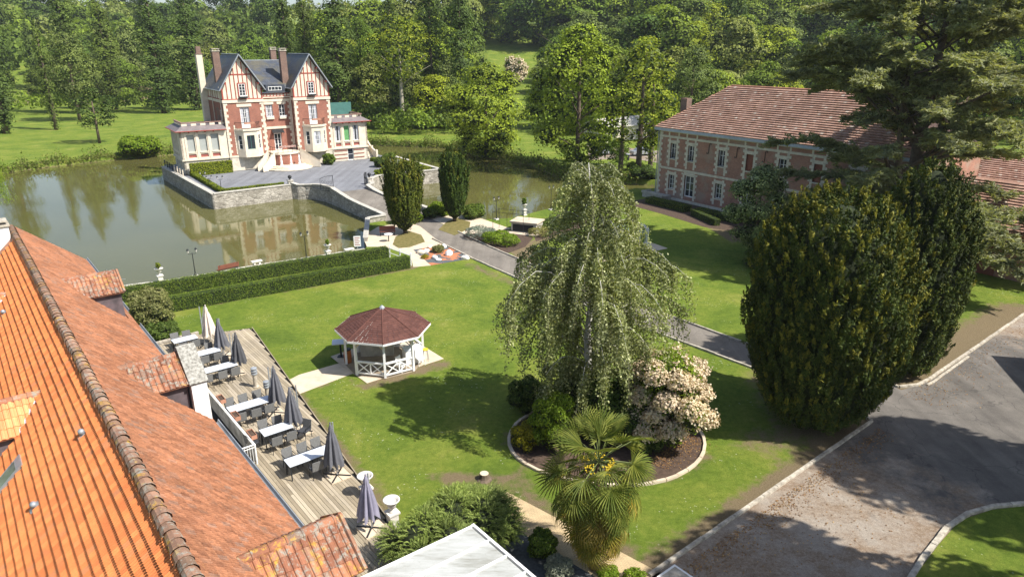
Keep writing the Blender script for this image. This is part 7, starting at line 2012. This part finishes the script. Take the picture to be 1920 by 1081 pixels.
bs2 = thing('round_table', 'little white round table beside the dark red bench at the olive yew', 'table', (*G(729,452), .02)); b = MB(); b.lathe([(.42,.7),(.42,.74)], 14); b.build('tabletop', M['white'], bs2); b = MB(); b.tube([(0,0,0),(0,0,.7)], .05, 6); b.build('pedestal', M['iron'], bs2)
bs3 = thing('garden_bench', 'dark red bench facing the pond at the foot of the olive yew', 'bench', (*G(727,441), .02), ROTL-.4)
b = MB(); b.box(-.8,.8,-.2,.2,.4,.45); b.build('seat', M['brownwood'], bs3); b = MB(); b.cbox((0,.24,.7),(1.6,.04,.45), rx=-.15); b.build('backrest', M['brownwood'], bs3)
for x in (-.7,.7): b = MB(); b.box(x-.03,x+.03,-.18,.2,0,.4); b.build('leg', M['iron'], bs3)
# stone basin with iron fence
sbn = thing('stone_basin', 'roofed stone wash basin with a pale flat slab top beside the pond lawn', 'stone structure', (*G(985,436), 0), math.radians(-23))
b = MB(); b.box(-1.55,1.2,-.05,1.9,0,1.0); b.build('body', M['greystone'], sbn); b = MB(); b.box(-1.7,1.35,-.2,2.05,1.0,1.14); b.build('slab', M['path'], sbn); b = MB(); b.box(-1.4,.9,-.06,-.051,.12,.85); b.build('opening', M['dark'], sbn); b = MB(); b.box(-2,1.6,-1.0,-.1,0,.06); b.build('paving', M['path'], sbn)  # the opening is a flat dark panel painted for a shaded hollow
inf = thing('iron_cage', 'thin rusty iron enclosure in front of the stone basin', 'railing', (*G(945,432), 0), math.radians(-23))
for x, y in ((-1,-.6),(.6,-.6),(2.4,-.6),(-1,1),(.6,1),(2.4,1)): b = MB(); b.tube([(x,y,0),(x,y,2.1)], .022, 5); b.build('post', M['iron'], inf)
b = MB(); b.tube([(-1,-.6,2.05),(2.4,-.6,2.05),(2.4,1,2.05),(-1,1,2.05),(-1,-.6,2.05)], .02, 5); b.build('top_rail', M['iron'], inf)
sheet('flower_bed', [G(868,443), G(905,432), G(950,430), G(1000,445), G(985,462), G(950,475)], .014, M['soil'])
sheet('flower_bed', [G(1005,452), G(1050,436), G(1100,425), G(1100,412), G(1050,420), G(1000,436)], .014, M['soil'])
# round shallow table-like shadow discs etc left out; dark planted beds along the mansion
sheet('mansion_bed', [L2(58.5,62), L2(64.9,62.4), L2(64.9,38), L2(61,38), L2(57.4,48), L2(58.2,55)], .010, M['soil'])
# ================================================================ TREES
# glossy tree before the mansion
cm, tm = broad_proto(7.8, 3.0, .55, .46, 40, 170, .20, .12, 'magnolia', 'bark', 9, .1, .6, 31, (.2,.34))
plant('magnolia', 'glossy leaved tree with pale new tips in front of the mansion windows', 'tree', (21.6, 59.5, 0), cm, tm, 0, 1.12)
shrub('dark low shrubs under the glossy tree before the mansion', (22.4, 57.6), 2.3, 1.6, 'dark', 8000, .2, .12, 'low_shrub', 81)
# prototypes for the middle distance
pop = [poplar_proto(31, 3.0, 20, .42, .28, 1, 'poplarF'), poplar_proto(31, 3.6, 18, .42, .28, 2, 'poplarF'), poplar_proto(24, 2.2, 20, .36, .25, 3, 'poplarF')]
bro = [broad_proto(20, 7.0, .58, .42, 60, 14, .42, .32, 'broadF', seed=1), None, None, broad_proto(22, 7.0, .6, .4, 60, 12, .42, .3, 'willowF', seed=4)]
def put(u, vb, H, wpx, proto, pH, pR, name, label, group=None, z=0):
    x, y = G(u, vb, z); dep = y*cp+(CAMH-z)*sp_; R = wpx/2*dep/FPX
    cm, tm = proto; return plant(name, label, 'tree', (x, y, z-.05), cm, tm, None, (R/pR, R/pR, H/pH), group)
def topH(u, vb, vt): x, y = G(u, vb); return hz(x, y, vt)
put(12, 250, 32, 88, pop[1], 31, 3.9, 'poplar', 'ivy clad poplar at the far left edge of the view')
put(106, 243, topH(106,243,42), 42, pop[2], 24, 2.5, 'poplar', 'slim pale trunked poplar, second from the left on the far lawn')
put(150, 212, 36, 76, pop[0], 31, 3.2, 'poplar', 'poplar behind the slim pale trunked one')
put(216, 205, 34, 60, pop[0], 31, 3.2, 'poplar', 'narrow poplar left of the tallest dark poplar')
put(308, 212, 33, 86, pop[1], 31, 3.9, 'poplar', 'massive dark poplar standing alone on the far lawn left of the chateau')
put(372, 206, 34, 80, pop[1], 31, 3.9, 'poplar', 'poplar directly behind the tall cream chimney of the chateau')
put(550, 222, 33, 62, pop[0], 31, 3.2, 'poplar', 'dark poplar rising behind the left of the right gable')
put(586, 226, 32, 56, pop[0], 31, 3.2, 'poplar', 'dark poplar rising behind the right gable of the chateau')
put(640, 230, 33, 92, pop[1], 31, 3.9, 'poplar', 'broad dark poplar just right of the chateau')
put(688, 225, 26, 70, bro[0], 20, 7.6, 'lime_tree', 'mid green tree between the broad poplar and the bare trunked tree')
put(812, 232, 36, 74, pop[1], 31, 3.9, 'poplar', 'left of two tall dark poplars behind the bare trunked tree')
put(866, 236, 35, 74, pop[1], 31, 3.9, 'poplar', 'right of two tall dark poplars behind the bare trunked tree')
put(740, 215, 31, 100, pop[1], 31, 3.9, 'poplar', 'poplar behind the crown of the bare trunked tree')
put(187, 268, topH(187,268,162), 88, broad_proto(11, 3.5, .6, .42, 30, 16, .36, .26, 'dark', seed=8), 11, 3.8, 'young_tree', 'small rounded young tree on the far bank of the pond')
put(150, 226, 22, 100, bro[3], 22, 7.4, 'willow_tree', 'grey green loose tree behind the small rounded one')
# bare trunked pale tree
cmt = broad_proto(25, 7.4, .7, .31, 46, 11, .42, .3, 'bright', 'palebark', 10, .35, .6, 12, (.16,.3))
put(756, 243, topH(756,243,22), 138, cmt, 25, 7.9, 'ash_tree', 'tall thin tree with a bare pale trunk right of the chateau')
put(912, 288, topH(912,288,112), 185, broad_proto(17, 8.5, .46, .56, 84, 16, .40, .30, 'brightF', 'bark', 9, .08, .6, 13, (.16,.28)), 17, 9.0, 'spreading_tree', 'sunlit spreading tree hanging over the far bank of the pond')
put(1082, 312, topH(1082,312,34), 205, broad_proto(22, 8.6, .48, .54, 100, 16, .40, .3, 'brightF', 'bark', 12, .12, .6, 14, (.14,.26)), 22, 9.0, 'oak_tree', 'largest broad tree on the far bank, centre of the view')
put(1196, 330, topH(1196,330,58), 165, broad_proto(22, 6.0, .56, .44, 64, 14, .40, .3, 'bright', 'bark', 10, .2, .6, 15, (.16,.28)), 22, 6.4, 'chestnut_tree', 'chestnut with clustered yellow green leaves left of the mansion')
def ivy_trunk(u, vb, lab, H=11):
    x, y = G(u, vb); t = thing('ivy_trunk', lab, 'tree', (x, y, 0)); b = MB(); b.tube([(0,0,-.1),(.1,0,H*.5),(-.2,.1,H)], [.4,.3,.15], 8); b.build('trunk', M['bark'], t)
    lv = Leaves(); blob_leaves(lv, [(random.uniform(-.4,.4),random.uniform(-.4,.4),1.6+q*.9,.85,.85,1.0) for q in range(int(H))], 26, .26, .22, .5); link('ivy', lv.mesh('ivy', LM['hedge']), t)
ivy_trunk(1163, 322, 'ivy covered trunk left of the mansion, left of two', 12); ivy_trunk(1218, 322, 'ivy covered trunk nearest the mansion corner, right of two', 13)
put(1290, 262, 19, 110, bro[3], 22, 7.4, 'willow_tree', 'pale wispy tree behind the mansion chimney')
con = dome_blobs(16, 3.6, 5, 30, conic=.75); lvc = Leaves(); blob_leaves(lvc, con, 12, .4, .16, .6); cmc = lvc.mesh('crown', LM['dark'])
for k, (u, vb, H, s, lab) in enumerate(((1302,255,15,1.0,'dark conical conifer behind the mansion roof hip, left'), (1330,250,13,.9,'dark conical conifer behind the mansion roof hip, right'))):
    x, y = G(u, vb); plant('conifer', lab, 'tree', (x, y, 0), cmc, trunk_mesh(14, .3, [], M['bark']), None, (s, s, H/16))
# weeping willow at the left edge
def willow(loc, H, R, lab, n=260, mt='willow', L=.22, W=.05, dens=16):
    t = thing('weeping_willow', lab, 'tree', loc); lv = Leaves(); mb = MB(); mb.tube([(0,0,-.1),(0,0,H*.55)], [.5,.25], 8); rnd = random.Random(2)
    for i in range(34):
        a = i*2.4; ln = R*rnd.uniform(.4,1); z0 = H*rnd.uniform(.3,.55); top = H*rnd.uniform(.75,1.0)*(1-.3*(ln/R)**2)
        p = [(0,0,z0),(math.cos(a)*ln*.5,math.sin(a)*ln*.5,(z0+top)/2+.6),(math.cos(a)*ln,math.sin(a)*ln,top)]; mb.tube(p, [.12,.07,.02], 5)
    for i in range(n):
        a = rnd.uniform(0,6.28); r = R*math.sqrt(rnd.random()); zt = H*(1-.35*(r/R)**2)*rnd.uniform(.8,1.02); ln = min(zt-.8, rnd.uniform(2.5,7)*(.4+.7*r/R)); k = int(ln*dens); s_ = rng.uniform(0,1,k)
        C = np.stack([r*math.cos(a)*(1+.08*s_), r*math.sin(a)*(1+.08*s_), zt-s_*ln], 1)+rng.normal(size=(k,3))*.1
        lv.leaves(C, rdir(k), L, W, .5, np.tile([0,0,-1.0],(k,1))+rng.normal(size=(k,3))*.35)
    link('crown', lv.mesh('crown', LM[mt]), t); mb.build('trunk', M['bark'], t, smooth=True)
willow((*G(-62, 395), 0), 9.5, 4.6, 'weeping willow hanging over the pond at the left edge', 520, 'lime')
# ---------------------------------------------------------------- wood behind: each tree its own object
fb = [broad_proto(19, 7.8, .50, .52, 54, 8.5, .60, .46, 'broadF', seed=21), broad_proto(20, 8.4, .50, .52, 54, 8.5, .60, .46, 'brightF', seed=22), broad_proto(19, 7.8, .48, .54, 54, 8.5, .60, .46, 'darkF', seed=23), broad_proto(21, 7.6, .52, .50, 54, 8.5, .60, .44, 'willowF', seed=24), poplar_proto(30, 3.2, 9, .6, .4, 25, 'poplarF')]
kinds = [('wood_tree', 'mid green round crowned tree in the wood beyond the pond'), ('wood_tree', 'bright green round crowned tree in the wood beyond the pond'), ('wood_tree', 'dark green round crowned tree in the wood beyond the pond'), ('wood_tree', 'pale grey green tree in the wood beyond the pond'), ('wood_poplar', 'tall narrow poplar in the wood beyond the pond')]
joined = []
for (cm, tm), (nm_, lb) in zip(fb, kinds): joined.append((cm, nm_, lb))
rw = random.Random(77); cnt = 0
rows = []
def put_far(x, y, ki, s, sz=None):
    global cnt
    z = terrain(x, y)
    cm, nm_, lb = joined[ki]; o = link(nm_, cm); o.location = (x, y, z-1.2*s); o.rotation_euler = (0,0,rw.uniform(0,6.28)); o.scale = (s, s, sz or s*rw.uniform(.85,1.15)); props(o, lb, 'tree', 'woodland trees, '+lb.split(' tree')[0].split(' poplar')[0]); cnt += 1
def field(u): return 880 < u < 1010
az0, az1 = -41, 41
# first rank
for rk_, (d0, step, h0) in enumerate(((1.0, 2.15, .85), (1.16, 2.2, 1.0), (1.36, 2.3, 1.05), (1.62, 2.3, 1.15), (1.95, 2.2, 1.4))):
    a = az0
    while a < az1:
        u = 960+FPX*math.tan(math.radians(a))*1.06
        base = np.interp(a, [-45,-36,-30,-22,-18,-12,-6,-2,2,8,14,22,34,45], [300,300,298,285,225,178,172,180,165,165,160,170,180,180])
        d = base*d0*rw.uniform(.95,1.06); aa = math.radians(a+rw.uniform(-.5,.5)); x, y = d*math.sin(aa), d*math.cos(aa)
        ki = rw.choices([0,1,2,3,4], weights=[3.4,3.4,1.8,2.6,.35])[0]
        if a < -14 : ki = rw.choices([0,1,2,3,4], weights=[2.0,.9,5.0,.8,.3])[0]
        s = h0*rw.uniform(.8,1.2)*(1.15 if d0 > 1.3 else 1.0)
        if d < 200: s *= .82
        if field(u) and d0 < 1.9: a += step*.8; s_skip = True; continue
        put_far(x, y, ki, s); a += step*rw.uniform(.75,1.2)*(1.0 if rk_ else .85)
# hawthorn with white blossom by the meadow
x, y = G(968, 96, 6); d_ = 250; a_ = math.atan2(x, y); X_, Y_ = d_*math.sin(a_), d_*math.cos(a_)
shrub('white blossoming hawthorn at the top edge of the bright meadow', (X_, Y_), 4.0, 9, 'broad', 2500, .7, .5, 'hawthorn', 91, z=terrain(X_, Y_), tips=('flower', 500, 7))
# far wood as a mass
lv = Leaves()
for i in range(430):
    a = math.radians(rw.uniform(-43, 43)); d = 340*(1+rw.random()*1.2); x, y = d*math.sin(a), d*math.cos(a); z = terrain(x, y); R = rw.uniform(6,10); Hh = rw.uniform(14,22)
    k = 170; dd = rdir(k); dd[:,2] = np.abs(dd[:,2]); C = np.array([x,y,z+Hh*.45])+dd*np.array([R,R,Hh*.55])*(.82+.2*np.sin(dd[:,0:1]*8+i)*np.cos(dd[:,2:3]*7))
    lv.leaves(C, dd, 2.3, 1.8, .55, mi=int(rw.random()*3))
props(link('distant_wood', lv.mesh('distant_wood', [LM['broadF'], LM['willowF'], LM['darkF']])), kind='stuff')
# undergrowth along the wood edge
lv = Leaves()
for i in range(240):
    a = rw.uniform(-40, 41); base = np.interp(a, [-45,-36,-30,-22,-18,-12,-6,-2,2,8,14,22,34,45], [255,255,250,244,208,168,160,172,160,160,155,165,175,175]); u = 960+FPX*math.tan(math.radians(a))*1.06
    if field(u): continue
    d = base*rw.uniform(.965,1.06); x, y = d*math.sin(math.radians(a)), d*math.cos(math.radians(a)); R = rw.uniform(2,4.2); Hh = rw.uniform(2.5,6.5)
    k = 150; dd = rdir(k); dd[:,2] = np.abs(dd[:,2]); C = np.array([x,y,terrain(x,y)+Hh*.35])+dd*np.array([R,R,Hh*.65])*rng.uniform(.8,1.1,(k,1))
    lv.leaves(C, dd, .75, .55, .55, mi=int(rw.random()*2))
props(link('undergrowth', lv.mesh('undergrowth', [LM['darkF'], LM['broadF']])), kind='stuff')
# bank vegetation round the pond (uncountable)
lv = Leaves()
fbk = farbank
for (x0,y0),(x1,y1) in zip(fbk[:-1], fbk[1:]):
    Ln = math.dist((x0,y0),(x1,y1)); k = int(Ln*95)
    if x0 < -110: k = int(Ln*20)
    s_ = rng.uniform(0,1,k); off_ = rng.normal(size=k)*.7; dx, dy = (x1-x0)/Ln, (y1-y0)/Ln
    hh = np.abs(rng.normal(size=k))*(.55+.35*np.sin(s_*Ln*.9+x0))
    C = np.stack([x0+(x1-x0)*s_-dy*off_, y0+(y1-y0)*s_+dx*off_, hh-.35], 1)
    lv.leaves(C, rdir(k)+np.array([0,0,.3]), .5, .12, .6, np.tile([0,0,1.0],(k,1))+rng.normal(size=(k,3))*.5, mi=0); kk = k//2
    lv.leaves(C[:kk]+rng.normal(size=(kk,3))*.3, rdir(kk), .35, .25, .6, mi=1)
props(link('bank_plants', lv.mesh('bank_plants', [LM['bank'], LM['broad']])), kind='stuff')
# trees outside the view that throw shade on the parking
oc1 = broad_proto(11, 4.4, .62, .30, 56, 34, .42, .34, 'broad', seed=41)
def shade_tree(su, sv, h, sc_, lab):
    x, y = G(su, sv); L = h/math.tan(SUN_EL); plant('parking_tree', lab, 'tree', (x+math.sin(SUN_AZ)*L, y+math.cos(SUN_AZ)*L, 0), oc1[0], oc1[1], 1.0, sc_)
shade_tree(1800, 882, 15, (1.05,1.05,2.1), 'broad tree beyond the right edge shading the middle of the parking')
shade_tree(1905, 890, 15, (1.1,1.1,2.1), 'second broad tree beyond the right edge shading the middle of the parking')
shade_tree(1650, 1165, 13, (1.25,1.25,1.9), 'broad tree beyond the lower right corner shading the bottom of the parking')
# ---------------------------------------------------------------- village beyond the ivy trunks
vl = thing('village_hall', 'low pale stone building with a grey roof glimpsed between the ivy covered trunks', 'building', (*G(1180, 262), 0), ROTL+.1)
b = MB(); b.box(-7,8,0,7,0,2.9); b.build('wall', M['stone'], vl); b = MB(); b.slab([(-7.4,-.4,2.9),(8.4,-.4,2.9),(8.4,3.5,4.4),(-7.4,3.5,4.4)], (0,-1,2), .1); b.slab([(8.4,7.4,2.9),(-7.4,7.4,2.9),(-7.4,3.5,4.4),(8.4,3.5,4.4)], (0,1,2), .1); b.build('roof', M['greystone'], vl)
for x in (-5,-1.5,2,5.5): b = MB(); b.box(x,x+1.2,-.03,.0,1,2.1); b.build('window', M['glass'], vl)
sheet('village_road', [G(1105,300), G(1180,296), G(1240,306), G(1300,330), G(1300,290), G(1100,268)], .012, M['park'])
def car(loc, rz, mt, lab):
    t = thing('parked_car', lab, 'car', loc, rz); b = MB()
    pr = [(-2.0,.35),(-2.0,.85),(-1.3,.95),(-.7,1.42),(.8,1.45),(1.6,1.0),(2.0,.9),(2.05,.35)]
    n_ = len(pr)
    b.v = [(x,-.82,z) for x,z in pr]+[(x,.82,z) for x,z in pr]; b.f = [tuple(range(n_)), tuple(range(n_,2*n_))[::-1]]+[(i,n_+i,n_+(i+1)%n_,(i+1)%n_) for i in range(n_)]; b.m = [0]*len(b.f); b.build('body', M[mt], t)
    b = MB()
    for s in (-1,1): b.slab([(-.95,s*.825,1.0),(1.2,s*.825,1.0),(.7,s*.825,1.36),(-.6,s*.825,1.33)], (0,s,0), .01)
    b.build('side_windows', M['glass'], t, kind='stuff')
    for x in (-1.25,1.3):
        for s in (-1,1): b = MB(); b.tube([(x,s*.7,.32),(x,s*.86,.32)], .32, 12); b.build('wheel', M['iron'], t)
car((*G(1203,291), 0), .3, 'alu', 'silver car parked beyond the ivy covered trunks')
car((*G(1130,290), 0), .5, 'zinc', 'grey blue car parked left of the ivy covered trunks')
wbn = thing('litter_bin', 'dark litter bin on the verge between the ivy covered trunks', 'bin', (*G(1176,300), 0)); b = MB(); b.lathe([(.35,0),(.4,1.0)], 8); b.build('bin_body', M['iron'], wbn); b = MB(); b.lathe([(.42,1.0),(.3,1.12)], 8); b.build('bin_lid', M['alu'], wbn)

shrub('leafy bush in front of the low pale village building', G(1140, 312), 3.2, 4.6, 'broad', 4500, .35, .22, 'verge_bush', 95, core=False)
shrub('dark verge bush at the pond corner by the mansion', G(1205, 334), 2.2, 1.6, 'dark', 4000, .22, .14, 'verge_bush', 96, sq=.6)
shrub('low bush between the two ivy covered trunks', G(1190, 318), 1.5, 1.2, 'broad', 2200, .25, .16, 'verge_bush', 97)

# leaf litter drifted along the kerbs of the parking
lv = Leaves()
for a_, b_, w_, n_l in ((G(1260,1072), G(1640,800), .5, 1500), (G(1690,740), G(1920,600), 1.2, 900), (G(1300,1060), G(1560,880), 2.2, 350), (G(1210,862), G(1290,812), .6, 700)):
    s_ = rng.uniform(0,1,n_l); a_ = np.array(a_); b_ = np.array(b_); d_ = unit(b_-a_); nn_ = np.array([d_[1], -d_[0]])
    q_ = a_+s_[:,None]*(b_-a_)+nn_*(np.abs(rng.normal(size=(n_l,1)))*w_+.12)
    C = np.concatenate([q_, np.full((n_l,1), .03)], 1); lv.leaves(C, np.tile([0,0,1.0],(n_l,1)), .075, .05, .35)
LM['litter'] = oleaf('fallen_leaves', (.16,.075,.035), (.30,.17,.08), (.42,.28,.14), .05)
props(link('leaf_litter', lv.mesh('leaf_litter', LM['litter'])), kind='stuff')
# ---------------------------------------------------------------- air
hm, n, out = newmat('haze_air'); v = N(n, 'ShaderNodeVolumePrincipled'); v.inputs['Color'].default_value = (.86,.92,1.0,1); v.inputs['Density'].default_value = 0.00012; v.inputs['Anisotropy'].default_value = .2
n.links.new(v.outputs[0], out.inputs['Volume'])
hb_ = MB(); hb_.box(-4300,4300,-4300,4300,-3.0,190); props(hb_.build('haze', hm), kind='stuff')
